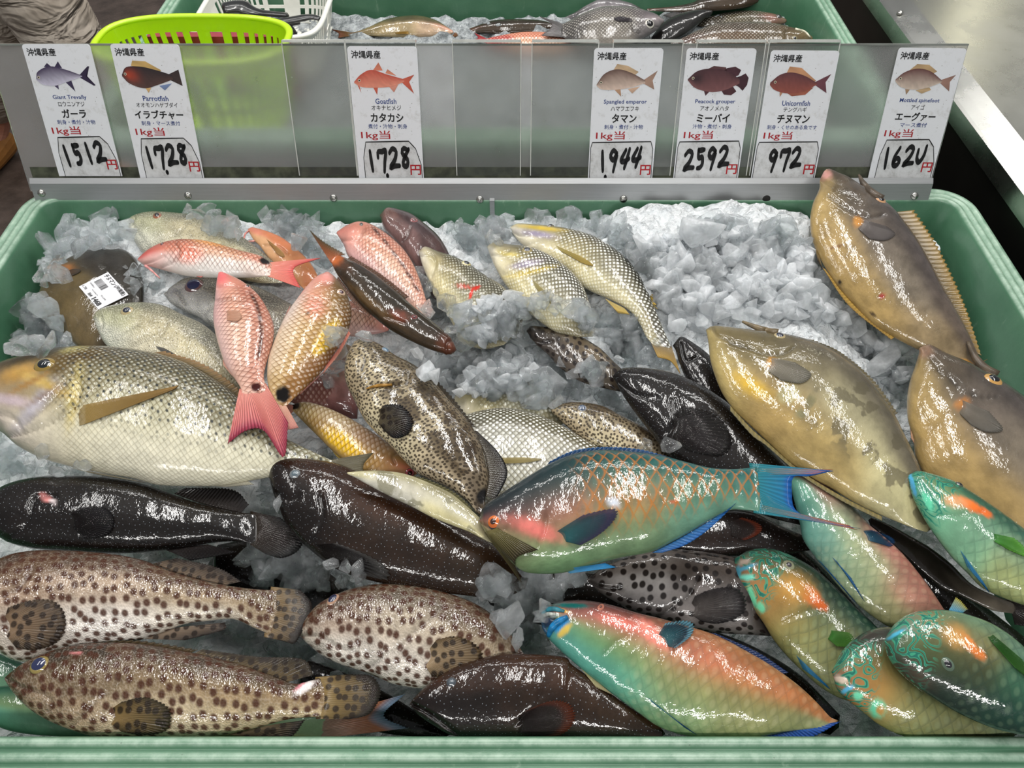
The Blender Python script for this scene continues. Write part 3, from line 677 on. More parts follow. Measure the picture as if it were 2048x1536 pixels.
def fin(F, name, base, tip, c0, c1, rays=14, mode='drape', lift=0.0015, jag=0.04, edge=None, mat=None, nu=None, nv=9, label=None, thick=0.0009, rd=None):
    """base and tip: pixel polylines in the same order; mode surf = lies on the fish's own flank, drape = lies on what is under it"""
    rays = int(rays * 1.5); rd = rd if rd is not None else 0.5 if (mode == 'surf' and 'pectoral' in name) else 0.0
    if mat is None and mode == 'surf': mat = M_FINT
    nu = nu or max(30, min(rays * 6, 170)); B = resample(base, nu); T = resample(tip, nu)
    if name == 'tail_fin': B = B + (B - T.mean(0)) * 0.10
    if rd: B = B.mean(0) + (B - B.mean(0)) * 0.62
    bvh = World.get(); pts = np.zeros((nv, nu, 3)); d0, d1 = lin(c0), lin(c1); col = np.zeros((nv, nu, 3))
    for i in range(nu):
        ph = i / (nu - 1) * rays; sc = 1 - jag * (0.5 - 0.5 * math.cos(2 * math.pi * ph))
        tt = i / (nu - 1); sc *= 1 - rd + rd * max(0.0, math.sin(math.pi * (0.06 + 0.88 * tt))) ** 0.7
        for j in range(nv):
            r = j / (nv - 1); q = (B[i] + (T[i] - B[i]) * r * sc)[None]
            dr = ray(q)[0]; p = on_plane(q, F.p0, F.n)[0]; dist = np.linalg.norm(p - CAM)
            own = hit(F.bvh, q)
            if mode == 'surf' and own: dist = min(dist, own[2] + 0.0008 - (0.0016 + lift) * min(1, 4 * r))
            elif mode == 'plane': dist -= lift * r
            elif mode == 'drape':
                if own: dist = min(dist, own[2] - 0.0012) if r > 0.02 else dist
                if bvh is not None:
                    h = bvh.ray_cast(Vector(CAM), Vector(dr))
                    if h[0] is not None and h[3] < dist + 0.03: dist = min(dist, h[3] - 0.003)
            pts[j, i] = CAM + dr * dist + F.n * 0.0004 * math.cos(2 * math.pi * ph) * min(1, 3 * r)
            cc = d0 * (1 - r) + d1 * r
            if edge is not None:
                ew = np.clip((r - 0.78) / 0.12, 0, 1); cc = cc * (1 - ew) + lin(edge) * ew
            col[j, i] = cc
    # ease sudden steps between rows
    if mode == 'drape':
        for _ in range(2): pts[1:-1] = (pts[:-2] + 2 * pts[1:-1] + pts[2:]) / 4; pts[:, 1:-1] = (pts[:, :-2] + 2 * pts[:, 1:-1] + pts[:, 2:]) / 4
    a = pts.reshape(-1, 3); n = nv * nu; idx = np.arange(n).reshape(nv, nu)
    f = np.stack([idx[:-1, :-1], idx[:-1, 1:], idx[1:, 1:], idx[1:, :-1]], -1).reshape(-1, 4)
    f = f.tolist(); g = [[q + n for q in r[::-1]] for r in f]
    loop = list(idx[0]) + list(idx[1:, -1]) + list(idx[-1, ::-1][1:]) + list(idx[::-1, 0][1:-1])
    rim = [(loop[(i + 1) % len(loop)], loop[i], loop[i] + n, loop[(i + 1) % len(loop)] + n) for i in range(len(loop))]
    uv = np.stack([np.tile(np.linspace(0, rays, nu), nv), np.repeat(np.linspace(0, 1, nv), nu), np.zeros(n)], 1)
    o = mesh_obj(name, np.concatenate([a, a - F.n * thick]), f + g + rim, mat or M_FIN, F.o, zone=np.concatenate([col.reshape(-1, 3)] * 2), uv=np.concatenate([uv, uv]))
    if label: o['label'] = label
    return o
def spine_fin(F, name, base, tip, c0, c1, **k):
    k.setdefault('jag', 0.3); return fin(F, name, base, tip, c0, c1, mode=k.pop('mode', 'plane'), **k)
def eye(F, px, py, r, iris=(150, 130, 80), pupil=(14, 16, 22), pf=0.6, rim=(70, 60, 45), sq=1.0, bulge=0.5):
    h = hit(F.bvh, np.array([[px, py]], float))
    if h is None: return
    c, n, d = h
    if n @ (CAM - c) < 0: n = -n
    n = n * 0.8 + 0.2 * (CAM - c) / d; n /= np.linalg.norm(n)
    rad = r * d / FPX; a = np.cross(n, F.n + np.array([0.3, 0.1, 0])); a /= np.linalg.norm(a); b = np.cross(n, a); K = 28; V, Z = [], []
    for rr, hh, colr in ((1.25, -0.25, rim), (1.08, 0.10, rim), (1.0, 0.16, iris), (pf * 1.02, 0.16 + bulge * 0.5, iris), (pf * 0.98, 0.16 + bulge * 0.52, pupil), (pf * 0.55, 0.16 + bulge * 0.75, pupil), (pf * 0.15, 0.16 + bulge * 0.82, pupil)):
        for j in range(K):
            t = 2 * math.pi * j / K; V.append(c + rad * rr * (math.cos(t) * a + sq * math.sin(t) * b) + n * rad * (hh - 0.12)); Z.append(lin(colr))
    m_ = len(V) // K; f = [(i * K + j, i * K + (j + 1) % K, (i + 1) * K + (j + 1) % K, (i + 1) * K + j) for i in range(m_ - 1) for j in range(K)] + [tuple((m_ - 1) * K + j for j in range(K))]
    return mesh_obj('eye', V, f, M_EYE, F.o, zone=np.array(Z))
def lump(F, name, px, r, length, col, h=0.5):
    """a stout spike or barbel lying along the skin: pixel path, radii in px"""
    q = curve(px, 12); pts = []
    for a in q:
        hh = hit(F.bvh, a[None]); p = on_plane(a[None], F.p0, F.n)[0]
        pts.append(CAM + ray(a[None])[0] * min(np.linalg.norm(p - CAM), hh[2] - 0.001 if hh else 9))
    d = np.linalg.norm(pts[0] - CAM); rr = np.interp(np.linspace(0, 1, 12), np.linspace(0, 1, len(r)), r) * d / FPX
    mb = MB().tube(pts, rr, 10, 0.8)
    v = np.concatenate(mb.v); uv = np.stack([np.repeat(np.linspace(0, 3, 12), 10), np.tile(np.linspace(0, 1, 10), 12), np.zeros(120)], 1)
    return mesh_obj(name, v, mb.f, M_FIN, F.o, zone=np.tile(lin(col), (len(v), 1)), uv=uv)
M_FIN = fin_mat('fin_rays')
M_FINT = fin_mat('translucent_fin_rays', alpha=0.6, lo=0.35)
M_FINSP = fin_mat('spotted_fin_rays', (0.0084, 0.34, (34, 24, 19), 0.10, 0.6, 0.85))
# ================================================================== kinds of fish: skin materials and colour zones
SK = dict(
    emperor=fish_mat('emperor_skin', scale=(0.0068, 0.0068, (74, 68, 44), 0.6, (236, 236, 220), 0.5), rough=0.3, mott=0.15, bumps=0.7),
    bigemp=fish_mat('large_emperor_skin', scale=(0.0080, 0.0080, (92, 78, 40), 0.7, (226, 226, 210), 0.45), spots=(0.0098, 0.17, (44, 50, 54), 0.08, 0.6, 0.9), rough=0.3, mott=0.15, bumps=0.8),
    spangle=fish_mat('spangled_emperor_skin', scale=(0.0074, 0.0074, (64, 56, 40), 0.6, (246, 246, 238), 0.95), rough=0.3, mott=0.15, bumps=0.7),
    goat=fish_mat('goatfish_skin', scale=(0.0068, 0.0094, (110, 58, 42), 0.7, (246, 222, 206), 0.3), rough=0.3, mott=0.1, bumps=0.7),
    goaty=fish_mat('yellow_goatfish_skin', scale=(0.0070, 0.0096, (126, 88, 40), 0.75, (250, 240, 224), 0.3), rough=0.3, mott=0.1, bumps=0.7),
    dark=fish_mat('dark_grouper_skin', dots=(0.0052, 0.055, (170, 180, 190), 0.6), rough=0.4, coat=0.85, mott=0.3, bumps=0.45),
    spot=fish_mat('spotted_grouper_skin', spots=(0.0098, 0.33, (70, 38, 22), 0.14, 0.6, 0.95), blotch=(38.0, 0.50, (92, 68, 48), 0.8), rough=0.34, coat=0.8, mott=0.28, bumps=0.5, grain=(0.0021, 0.12, (236, 222, 206))),
    dspot=fish_mat('dark_spotted_grouper_skin', spots=(0.0105, 0.30, (28, 20, 18), 0.08, 0.55, 0.95), rough=0.34, coat=0.9, mott=0.25, bumps=0.5),
    camo=fish_mat('mottled_grouper_skin', spots=(0.0042, 0.34, (48, 38, 26), 0.10, 0.7, 0.9), blotch=(30.0, 0.485, (72, 58, 38), 0.9), rough=0.33, coat=0.85, mott=0.3, bumps=0.5),
    trev=fish_mat('trevally_skin', dots=(0.0085, 0.07, (44, 44, 34), 0.9), rough=0.3, coat=0.7, mott=0.28, bumps=0.6, grain=(0.0022, 0.35, (226, 222, 200))),
    uni=fish_mat('unicornfish_skin', blotch=(42.0, 0.52, (86, 80, 62), 0.7), rough=0.3, coat=0.85, mott=0.28, mscale=38.0, bumps=0.45),
    plain=fish_mat('smooth_fish_skin', rough=0.3, coat=0.85, mott=0.3, mscale=45.0, bumps=0.45),
    scaly=fish_mat('scaly_grey_skin', scale=(0.0075, 0.0075, (66, 62, 58), 0.8, (206, 200, 190), 0.5), rough=0.32, mott=0.2, bumps=0.7),
    parrotA=fish_mat('parrotfish_scaled_skin', scale=(0.0128, 0.020, (178, 108, 38), 0.75, (60, 110, 98), 0.3), rough=0.28, coat=0.9, mott=0.2, bumps=0.5),
    parrot=fish_mat('parrotfish_skin', scale=(0.0115, 0.016, (44, 66, 56), 0.3, (150, 176, 140), 0.12), maze=(62.0, 46.0, (62, 152, 120), (36, 104, 92)), rough=0.28, coat=0.9, mott=0.2, mscale=36.0, bumps=0.45),
    parrotP=fish_mat('pale_parrotfish_skin', scale=(0.0115, 0.016, (70, 84, 66), 0.18, (206, 200, 160), 0.12), rough=0.28, coat=0.9, mott=0.22, mscale=34.0, bumps=0.45),
    rabbit=fish_mat('rabbitfish_skin', blotch=(34.0, 0.57, (120, 116, 92), 0.7), rough=0.3, coat=0.8, mott=0.2, bumps=0.4),
)
Z = dict(
    bigemp=[(0, 0.6, (112, 92, 52)), (0, 0, (158, 136, 108)), (0, -.8, (212, 196, 180)), (.12, .7, (88, 72, 40)), (.12, 0, (160, 130, 80)), (.12, -.7, (196, 184, 176)), (.22, .8, (84, 74, 44)), (.22, .1, (176, 164, 118)), (.22, -.7, (228, 220, 184)),
            (.45, .9, (66, 62, 46)), (.45, .45, (132, 126, 98)), (.45, -.1, (206, 200, 164)), (.45, -.8, (236, 230, 204)), (.7, .9, (70, 66, 50)), (.7, .3, (150, 144, 112)), (.7, -.5, (230, 224, 196)), (1, .5, (150, 146, 116)), (1, -.5, (206, 202, 170))],
    emp=[(0, .4, (206, 196, 168)), (0, -.5, (232, 226, 210)), (.14, .7, (128, 120, 84)), (.14, 0, (196, 182, 124)), (.14, -.7, (232, 222, 190)), (.3, .8, (96, 88, 64)), (.3, 0, (168, 156, 108)), (.3, -.7, (222, 208, 146)),
         (.6, .8, (92, 88, 72)), (.6, 0, (150, 144, 116)), (.6, -.7, (216, 206, 160)), (1, .5, (104, 100, 84)), (1, -.5, (176, 166, 126))],
    goat=[(0, 0, (218, 138, 128)), (0, .6, (208, 138, 126)), (.14, .6, (206, 146, 126)), (.14, -.3, (230, 166, 152)), (.3, .6, (200, 134, 112)), (.3, -.1, (230, 176, 150)), (.3, -.8, (230, 188, 184)), (.6, .6, (204, 146, 124)), (.6, -.2, (236, 196, 172)), (.6, -.8, (232, 198, 190)), (1, .4, (216, 160, 140)), (1, -.5, (230, 188, 170))],
    goaty=[(0, 0, (214, 132, 122)), (.14, .7, (112, 92, 56)), (.14, 0, (186, 132, 96)), (.14, -.6, (224, 166, 150)), (.35, .9, (110, 78, 44)), (.35, .3, (180, 146, 84)), (.35, -.2, (222, 190, 150)), (.35, -.8, (232, 214, 204)), (.65, .8, (140, 96, 52)), (.65, .1, (206, 172, 112)), (.65, -.6, (230, 208, 180)), (1, .5, (170, 126, 72)), (1, -.4, (218, 188, 136))],
    goatw=[(0, 0, (216, 106, 102)), (0, .6, (176, 78, 70)), (.14, .5, (196, 112, 98)), (.14, -.5, (226, 180, 172)), (.3, .8, (172, 104, 70)), (.3, .2, (224, 148, 120)), (.3, -.6, (240, 232, 226)), (.6, .8, (178, 116, 76)), (.6, .2, (226, 178, 146)), (.6, -.5, (242, 236, 230)), (1, .5, (216, 150, 126)), (1, -.5, (238, 222, 212))],
    dark=[(0, 0, (30, 22, 19)), (.2, .7, (34, 25, 19)), (.2, -.6, (36, 28, 25)), (.5, .7, (34, 26, 18)), (.5, -.5, (32, 24, 20)), (.8, .5, (40, 30, 18)), (.8, -.5, (30, 22, 18)), (1, 0, (32, 25, 18))],
    darkb=[(0, 0, (36, 23, 17)), (.2, .7, (66, 40, 20)), (.2, -.6, (36, 25, 20)), (.5, .7, (76, 46, 20)), (.5, -.5, (54, 35, 18)), (.8, .5, (68, 46, 24)), (1, 0, (58, 42, 24))],
    spot=[(0, .5, (106, 82, 60)), (0, -.5, (168, 146, 122)), (.2, .8, (92, 66, 48)), (.2, .1, (168, 140, 112)), (.2, -.7, (216, 204, 190)), (.45, .8, (96, 72, 52)), (.45, .1, (188, 164, 138)), (.45, -.7, (228, 220, 210)), (.75, .8, (104, 84, 60)), (.75, 0, (176, 152, 116)), (.75, -.7, (222, 210, 190)), (1, .4, (128, 108, 78)), (1, -.5, (160, 138, 104))],
    spotb=[(0, .5, (66, 54, 40)), (0, -.5, (104, 86, 64)), (.2, .8, (70, 56, 40)), (.2, 0, (134, 112, 80)), (.2, -.7, (170, 146, 112)), (.5, .8, (76, 58, 42)), (.5, .2, (150, 126, 88)), (.5, -.6, (196, 178, 142)), (.8, .7, (92, 72, 48)), (.8, 0, (172, 144, 98)), (.8, -.6, (190, 170, 128)), (1, 0, (150, 122, 78))],
    dspot=[(0, .5, (92, 84, 78)), (0, -.5, (84, 76, 72)), (.25, .6, (150, 140, 132)), (.25, -.3, (190, 184, 180)), (.25, -.8, (108, 100, 98)), (.6, .5, (104, 92, 84)), (.6, -.5, (146, 138, 134)), (1, 0, (70, 62, 58))],
    camo=[(0, .6, (132, 116, 84)), (0, -.4, (168, 150, 114)), (.2, .7, (120, 106, 78)), (.2, -.2, (196, 180, 142)), (.2, -.8, (172, 154, 118)), (.5, .8, (140, 124, 94)), (.5, 0, (182, 166, 130)), (.5, -.7, (208, 194, 154)), (.8, .6, (136, 120, 94)), (.8, -.5, (186, 168, 134)), (1, 0, (140, 122, 98))],
    trev=[(0, 0, (186, 186, 150)), (0, -.7, (226, 226, 214)), (.15, .7, (130, 132, 98)), (.15, 0, (178, 178, 138)), (.15, -.7, (214, 214, 196)), (.4, .8, (128, 126, 106)), (.4, .1, (196, 184, 144)), (.4, -.7, (222, 212, 180)), (.75, .7, (130, 128, 112)), (.75, -.2, (206, 194, 150)), (1, 0, (160, 156, 132))],
    uni=[(0, .5, (134, 120, 76)), (0, -.5, (168, 150, 86)), (.15, .7, (112, 100, 62)), (.15, .1, (122, 108, 62)), (.15, -.7, (188, 166, 92)), (.35, .8, (110, 102, 84)), (.35, .1, (146, 134, 96)), (.35, -.6, (180, 150, 72)), (.6, .8, (112, 104, 86)), (.6, .1, (176, 168, 128)), (.6, -.6, (186, 160, 84)), (.85, .7, (118, 110, 90)), (.85, -.3, (196, 188, 136)), (1, 0, (184, 172, 124))],
    unig=[(0, .5, (110, 92, 78)), (0, -.5, (158, 136, 88)), (.15, .7, (94, 82, 66)), (.15, .1, (102, 90, 70)), (.15, -.6, (180, 152, 76)), (.35, .8, (90, 82, 78)), (.35, .1, (120, 108, 96)), (.35, -.7, (176, 146, 72)), (.6, .8, (98, 88, 84)), (.6, 0, (134, 122, 104)), (.6, -.8, (180, 150, 76)), (.85, .7, (112, 98, 86)), (.85, -.4, (164, 142, 100)), (1, 0, (132, 114, 86))],
    parA=[(0, .6, (46, 58, 62)), (0, .2, (60, 62, 66)), (0, -.35, (196, 108, 100)), (.1, .8, (40, 50, 56)), (.1, .35, (48, 58, 62)), (.25, .5, (42, 64, 68)), (.4, .6, (36, 80, 82)), (.1, -.05, (120, 86, 86)), (.1, -.6, (156, 172, 120)), (.25, .8, (40, 66, 72)), (.25, .2, (82, 92, 82)), (.25, -.2, (204, 132, 110)), (.25, -.75, (118, 164, 116)), (.5, .85, (24, 92, 92)), (.5, .3, (76, 130, 110)), (.5, -.15, (196, 146, 88)), (.5, -.7, (130, 164, 122)), (.8, .7, (34, 112, 112)), (.8, 0, (110, 146, 114)), (.8, -.6, (120, 170, 146)), (1, 0, (66, 136, 130))],
    parB=[(0, .6, (36, 90, 96)), (0, -.4, (70, 150, 160)), (.12, .85, (40, 60, 62)), (.12, .45, (206, 108, 92)), (.12, -.2, (128, 178, 118)), (.12, -.8, (96, 176, 160)), (.3, .9, (46, 52, 54)), (.3, .5, (206, 112, 96)), (.3, 0, (134, 172, 112)), (.3, -.7, (98, 182, 158)), (.5, .8, (176, 122, 78)), (.5, .35, (226, 122, 88)), (.5, -.2, (166, 172, 112)), (.5, -.8, (140, 176, 124)), (.75, .8, (170, 116, 66)), (.75, .3, (220, 136, 82)), (.75, -.25, (150, 150, 96)), (.75, -.8, (176, 178, 118)), (1, .3, (180, 120, 70)), (1, -.5, (150, 156, 110))],
    parC=[(0, .4, (70, 140, 120)), (0, -.4, (150, 118, 104)), (.12, .8, (60, 96, 76)), (.12, .2, (150, 132, 78)), (.12, -.5, (186, 140, 84)), (.25, .8, (44, 72, 58)), (.25, .2, (124, 122, 70)), (.25, -.4, (192, 142, 66)), (.4, .8, (46, 66, 58)), (.4, 0, (110, 122, 84)), (.4, -.6, (160, 160, 100)), (.65, .8, (50, 86, 72)), (.65, 0, (134, 140, 92)), (.65, -.6, (164, 166, 112)), (1, .3, (60, 110, 90)), (1, -.4, (140, 152, 110))],
    parD=[(0, .5, (70, 150, 128)), (0, -.4, (96, 176, 160)), (.15, .8, (50, 108, 84)), (.15, .2, (140, 160, 104)), (.15, -.6, (112, 176, 140)), (.35, .8, (44, 96, 74)), (.35, .1, (120, 168, 136)), (.35, -.6, (132, 184, 148)), (.65, .8, (58, 110, 92)), (.65, 0, (150, 178, 142)), (.65, -.6, (178, 186, 122)), (1, 0, (130, 160, 120))],
    parE=[(0, .6, (66, 92, 84)), (0, -.4, (120, 186, 160)), (.15, .85, (56, 66, 62)), (.15, .4, (190, 120, 108)), (.15, -.2, (128, 190, 162)), (.15, -.8, (96, 160, 148)), (.35, .8, (60, 72, 66)), (.35, .2, (166, 186, 146)), (.35, -.6, (118, 170, 154)), (.55, .7, (200, 134, 120)), (.55, 0, (176, 184, 138)), (.55, -.6, (160, 180, 140)), (.8, .7, (176, 120, 104)), (.8, 0, (196, 136, 116)), (.8, -.6, (170, 168, 118)), (1, 0, (170, 140, 110))],
    rabbit=[(0, 0, (206, 198, 150)), (.3, .7, (182, 174, 130)), (.3, 0, (208, 202, 180)), (.3, -.7, (198, 194, 178)), (.7, .7, (160, 152, 110)), (.7, 0, (214, 208, 178)), (.7, -.7, (216, 206, 150)), (1, 0, (150, 138, 98))],
    olive=[(0, 0, (64, 48, 30)), (.3, .6, (58, 48, 30)), (.3, -.6, (76, 60, 38)), (.7, .6, (56, 46, 30)), (.7, -.6, (72, 56, 34)), (1, 0, (96, 62, 34))],
    purple=[(0, 0, (130, 96, 88)), (.3, .7, (92, 72, 74)), (.3, -.5, (134, 100, 96)), (.7, 0, (96, 70, 68)), (1, 0, (70, 56, 56))],
    grey=[(0, 0, (160, 148, 150)), (.15, .5, (112, 104, 106)), (.15, -.5, (126, 120, 120)), (.5, .8, (112, 108, 106)), (.5, -.2, (134, 128, 118)), (.5, -.8, (150, 142, 132)), (1, 0, (92, 88, 86))],
    tan=[(0, 0, (140, 112, 70)), (.3, .6, (110, 90, 52)), (.3, -.6, (168, 142, 100)), (.7, .6, (112, 92, 54)), (.7, -.6, (160, 140, 92)), (1, 0, (140, 90, 50))],
)
full = lambda S, C: (np.ones_like(S), np.ones_like(S), np.ones_like(S))
m_emp = lambda S, C: (sm(S, .2, .3) * (.45 + .55 * sm(C, -.6, .3)), np.ones_like(S), sm(S, .2, .3) * sm(C, -.75, -.1) * (1 - 0.6 * sm(C, .85, 1)))
m_goat = lambda S, C: (sm(S, .17, .3) * sm(C, -.98, -.5), np.ones_like(S), np.ones_like(S))
m_camo = lambda S, C: (np.ones_like(S), sm(S, .2, .35) * sm(C, -.6, -.1), np.ones_like(S))
m_spot = lambda S, C: (np.ones_like(S), sm(C, -.05, .5), np.ones_like(S))
m_trev = lambda S, C: (np.ones_like(S), sm(S, .3, .4), np.ones_like(S))
m_uni = lambda S, C: (np.ones_like(S), sm(S, .35, .55) * sm(C, -.7, -.3), np.ones_like(S))
m_none = lambda S, C: (np.ones_like(S) * 0, np.ones_like(S) * 0, np.ones_like(S) * 0)
m_parA = lambda S, C: (sm(S, .3, .42) * sm(C, -.85, -.2) * (1 - sm(C, .75, .98)), np.ones_like(S), np.ones_like(S))
m_parP = lambda S, C: (sm(S, .25, .4), np.ones_like(S), np.zeros_like(S))
m_maze = lambda S, C: (sm(S, .3, .45), np.ones_like(S), (1 - sm(S, .17, .26)) * 0.95)
m_maze2 = lambda S, C: (np.ones_like(S), np.ones_like(S), (1 - sm(S, .10, .20)) * 0.95)
# ================================================================== the fish of the nearest tub, lowest first
cc = np.concatenate
# parrotfish under the spotted grouper in the front left corner
F = fish('parrotfish', 'teal parrotfish mostly hidden beneath the spotted grouper in the front left corner', 'fish', SK['parrotP'],
         P('P', -60, 1385, 40, 1372, 200, 1392, 400, 1418, 560, 1430, 650, 1436), P('P', -60, 1420, 20, 1462, 150, 1486, 300, 1486, 480, 1482, 640, 1474), 0.022, Z['parD'], masks=m_none)
fin(F, 'tail_fin', P('P', 645, 1438, 645, 1474), P('P', 812, 1388, 770, 1430, 818, 1456), (120, 110, 96), (206, 130, 92), rays=12, edge=(150, 180, 210)); done(F)
F = fish('parrotfish', 'green parrotfish buried under the front left groupers, showing only by the tub rim', 'fish', SK['parrotP'],
         P('P', -60, 1290, 10, 1310, 80, 1340, 160, 1370), P('P', -60, 1400, 10, 1412, 80, 1418, 150, 1410), 0.012, Z['parD'], masks=m_none); done(F)
# upper left, buried unicornfish carrying the sticker
F = fish('unicornfish', 'dark olive unicornfish lying in ice under a white price sticker', 'fish', SK['uni'],
         P('L1', 400, 640, 450, 570, 540, 515, 700, 440, 850, 430, 960, 470, 1020, 560, 1050, 700, 1050, 850, 1000, 1000, 900, 1150),
         P('L1', 400, 660, 330, 720, 290, 790, 320, 880, 390, 970, 480, 1060, 560, 1140, 650, 1200, 750, 1240, 820, 1250), 0.030,
         [(0, 0, (104, 90, 58)), (.3, .7, (64, 58, 48)), (.3, -.6, (116, 98, 52)), (.6, .6, (66, 60, 50)), (.6, -.5, (118, 100, 60)), (1, 0, (104, 90, 66))], th=0.3,
         patches=[(L1x, L1y, 22, 12, -20, (150, 98, 52), .5) for L1x, L1y in [(128, 543)]], masks=m_none)
fin(F, 'pectoral_fin', P('L1', 430, 600, 410, 645), P('L1', 600, 560, 580, 620), (136, 92, 54), (92, 86, 78), rays=10, mode='surf'); STK = F; done(F)
# trevallies
F = fish('trevally', 'pale olive trevally at the back left against the tub wall', 'fish', SK['trev'],
         P('L1', 925, 228, 1000, 190, 1150, 165, 1330, 175, 1480, 190, 1650, 270, 1800, 360, 1950, 480, 2080, 600),
         P('L1', 926, 250, 960, 330, 1010, 420, 1080, 480, 1300, 560, 1500, 600, 1700, 640, 1900, 680, 2060, 680), 0.040, Z['trev'], masks=m_trev,
         lines=[(P('L1', 985, 200, 975, 250, 1000, 300, 1040, 340), 3, .002, .25), (P('L1', 1090, 430, 1190, 360, 1280, 330, 1360, 260), 3.5, .002, .3), (P('L1', 1350, 240, 1500, 280, 1700, 380), 2, .001, .3)])
eye(F, *P('L1', 1150, 190)[0], 10, (150, 96, 70), pf=.55, sq=.7); done(F)
F = fish('trevally', 'silver grey trevally with big violet eye under the pink goatfish', 'fish', SK['trev'],
         P('L1', 1200, 750, 1290, 690, 1360, 650, 1480, 635, 1650, 660, 1850, 700, 2048, 790, 2250, 900), P('L1', 1208, 775, 1250, 830, 1330, 880, 1450, 930, 1550, 1000, 1700, 1080, 1900, 1150, 2150, 1150), 0.032,
         [(0, 0, (190, 188, 190)), (.2, .6, (130, 128, 118)), (.2, -.6, (200, 198, 196)), (.6, .5, (120, 116, 106)), (.6, -.5, (180, 170, 150)), (1, 0, (150, 142, 126))], masks=m_trev,
         lines=[(P('L1', 1215, 745, 1290, 740, 1350, 830), 4, .004, .3), (P('L1', 1560, 860, 1500, 920, 1540, 980), 3, .002, .3)])
eye(F, *P('L1', 1420, 700)[0], 16, (116, 84, 84), (48, 56, 92), pf=.72); done(F)
F = fish('trevally', 'olive silver trevally facing left just above the big emperor', 'fish', SK['trev'],
         P('L1', 685, 925, 740, 880, 900, 840, 1060, 828, 1200, 850, 1350, 920, 1480, 980, 1580, 1060, 1680, 1180, 1760, 1300, 1810, 1400),
         P('L1', 688, 950, 720, 1040, 770, 1130, 860, 1200, 1000, 1270, 1150, 1340, 1350, 1420, 1550, 1470, 1700, 1490, 1790, 1490), 0.056, Z['trev'], masks=m_trev,
         lines=[(P('L1', 740, 930, 750, 990, 740, 1020), 2.5, .002, .25), (P('L1', 880, 1065, 950, 1020, 1015, 985), 2.5, .0015, .45), (P('L1', 960, 1150, 1080, 1090, 1180, 1050, 1215, 980), 4, .0025, .25), (P('L1', 1240, 970, 1380, 1040, 1520, 1150, 1620, 1300), 2, .001, .4)])
eye(F, *P('L1', 930, 885)[0], 10.5, (176, 160, 120), (34, 40, 54), pf=.62)
fin(F, 'pectoral_fin', P('L1', 1130, 1135, 1140, 1160), P('L1', 1240, 1165, 1370, 1275), (150, 150, 150), (120, 116, 108), rays=10, mode='surf'); done(F)
# buried reddish goatfish and others
F = fish('goatfish', 'pink goatfish half buried between the yellow goatfish and the dark tapered fish', 'fish', SK['goat'],
         P('L2', 1380, 930, 1300, 840, 1200, 770, 1120, 740, 1000, 760), P('L2', 1370, 960, 1290, 980, 1200, 990, 1120, 1000, 1000, 980), 0.035, Z['goat'], masks=m_goat); done(F)
F = fish('goatfish', 'pinkish grey goatfish buried beside the mottled grouper head', 'fish', SK['plain'],
         P('L2', 1120, 1090, 1140, 1200, 1150, 1330, 1160, 1480, 1150, 1600), P('L2', 1000, 1060, 950, 1150, 900, 1280, 850, 1400, 860, 1560), 0.026,
         [(0, 0, (176, 150, 118)), (.4, 0, (176, 136, 118)), (.7, 0, (150, 104, 98)), (1, 0, (140, 92, 90))], masks=m_none); done(F)
F = fish('goatfish', 'brownish red goatfish buried under the yellow goatfish tails', 'fish', SK['goat'],
         P('L2', 1150, 1420, 1050, 1330, 900, 1290, 760, 1310, 640, 1360), P('L2', 1150, 1480, 1050, 1520, 900, 1540, 760, 1520, 650, 1470), 0.028,
         [(0, 0, (140, 90, 84)), (.5, .5, (134, 82, 76)), (.5, -.5, (156, 112, 106)), (1, 0, (140, 92, 84))], masks=m_goat); done(F)
F = fish('grouper', 'purplish brown fish against the back wall behind the goatfish', 'fish', SK['plain'],
         P('L2', 1325, 100, 1380, 60, 1470, 75, 1560, 110, 1650, 180, 1740, 260, 1800, 350, 1840, 440, 1880, 560), P('L2', 1322, 130, 1340, 200, 1400, 270, 1470, 350, 1540, 440, 1600, 520, 1650, 620, 1690, 700, 1740, 740), 0.046, Z['purple'], masks=m_none,
         lines=[(P('L2', 1480, 300, 1520, 260, 1540, 200), 3, .002, .3)])
eye(F, *P('L2', 1565, 150)[0], 7, (150, 98, 98), (90, 54, 58), pf=.5); done(F)
F = fish('goatfish', 'orange pink goatfish lying belly up with barbels, at the back left', 'fish', SK['goat'],
         P('L2', 400, 205, 520, 240, 620, 290, 720, 370, 800, 450, 850, 530, 890, 620), P('L2', 350, 222, 390, 290, 440, 340, 490, 410, 570, 490, 660, 570, 760, 650), 0.040,
         [(0, 0, (220, 142, 118)), (.3, .4, (212, 136, 92)), (.3, -.5, (222, 176, 132)), (.7, .3, (186, 124, 76)), (.7, -.5, (206, 156, 112)), (1, 0, (196, 130, 88))], masks=m_none,
         lines=[(P('L2', 470, 330, 560, 330, 640, 390), 3, .002, .2)])
lump(F, 'barbel', P('L2', 360, 225, 330, 250, 320, 300), (2.2, 1.4), 0, (226, 150, 140)); lump(F, 'barbel', P('L2', 400, 300, 330, 310, 295, 345), (2.2, 1.2), 0, (226, 160, 150))
fin(F, 'pectoral_fin', P('L2', 470, 270, 500, 310), P('L2', 640, 400, 590, 430), (210, 160, 96), (222, 180, 120), rays=9, mode='surf'); done(F)
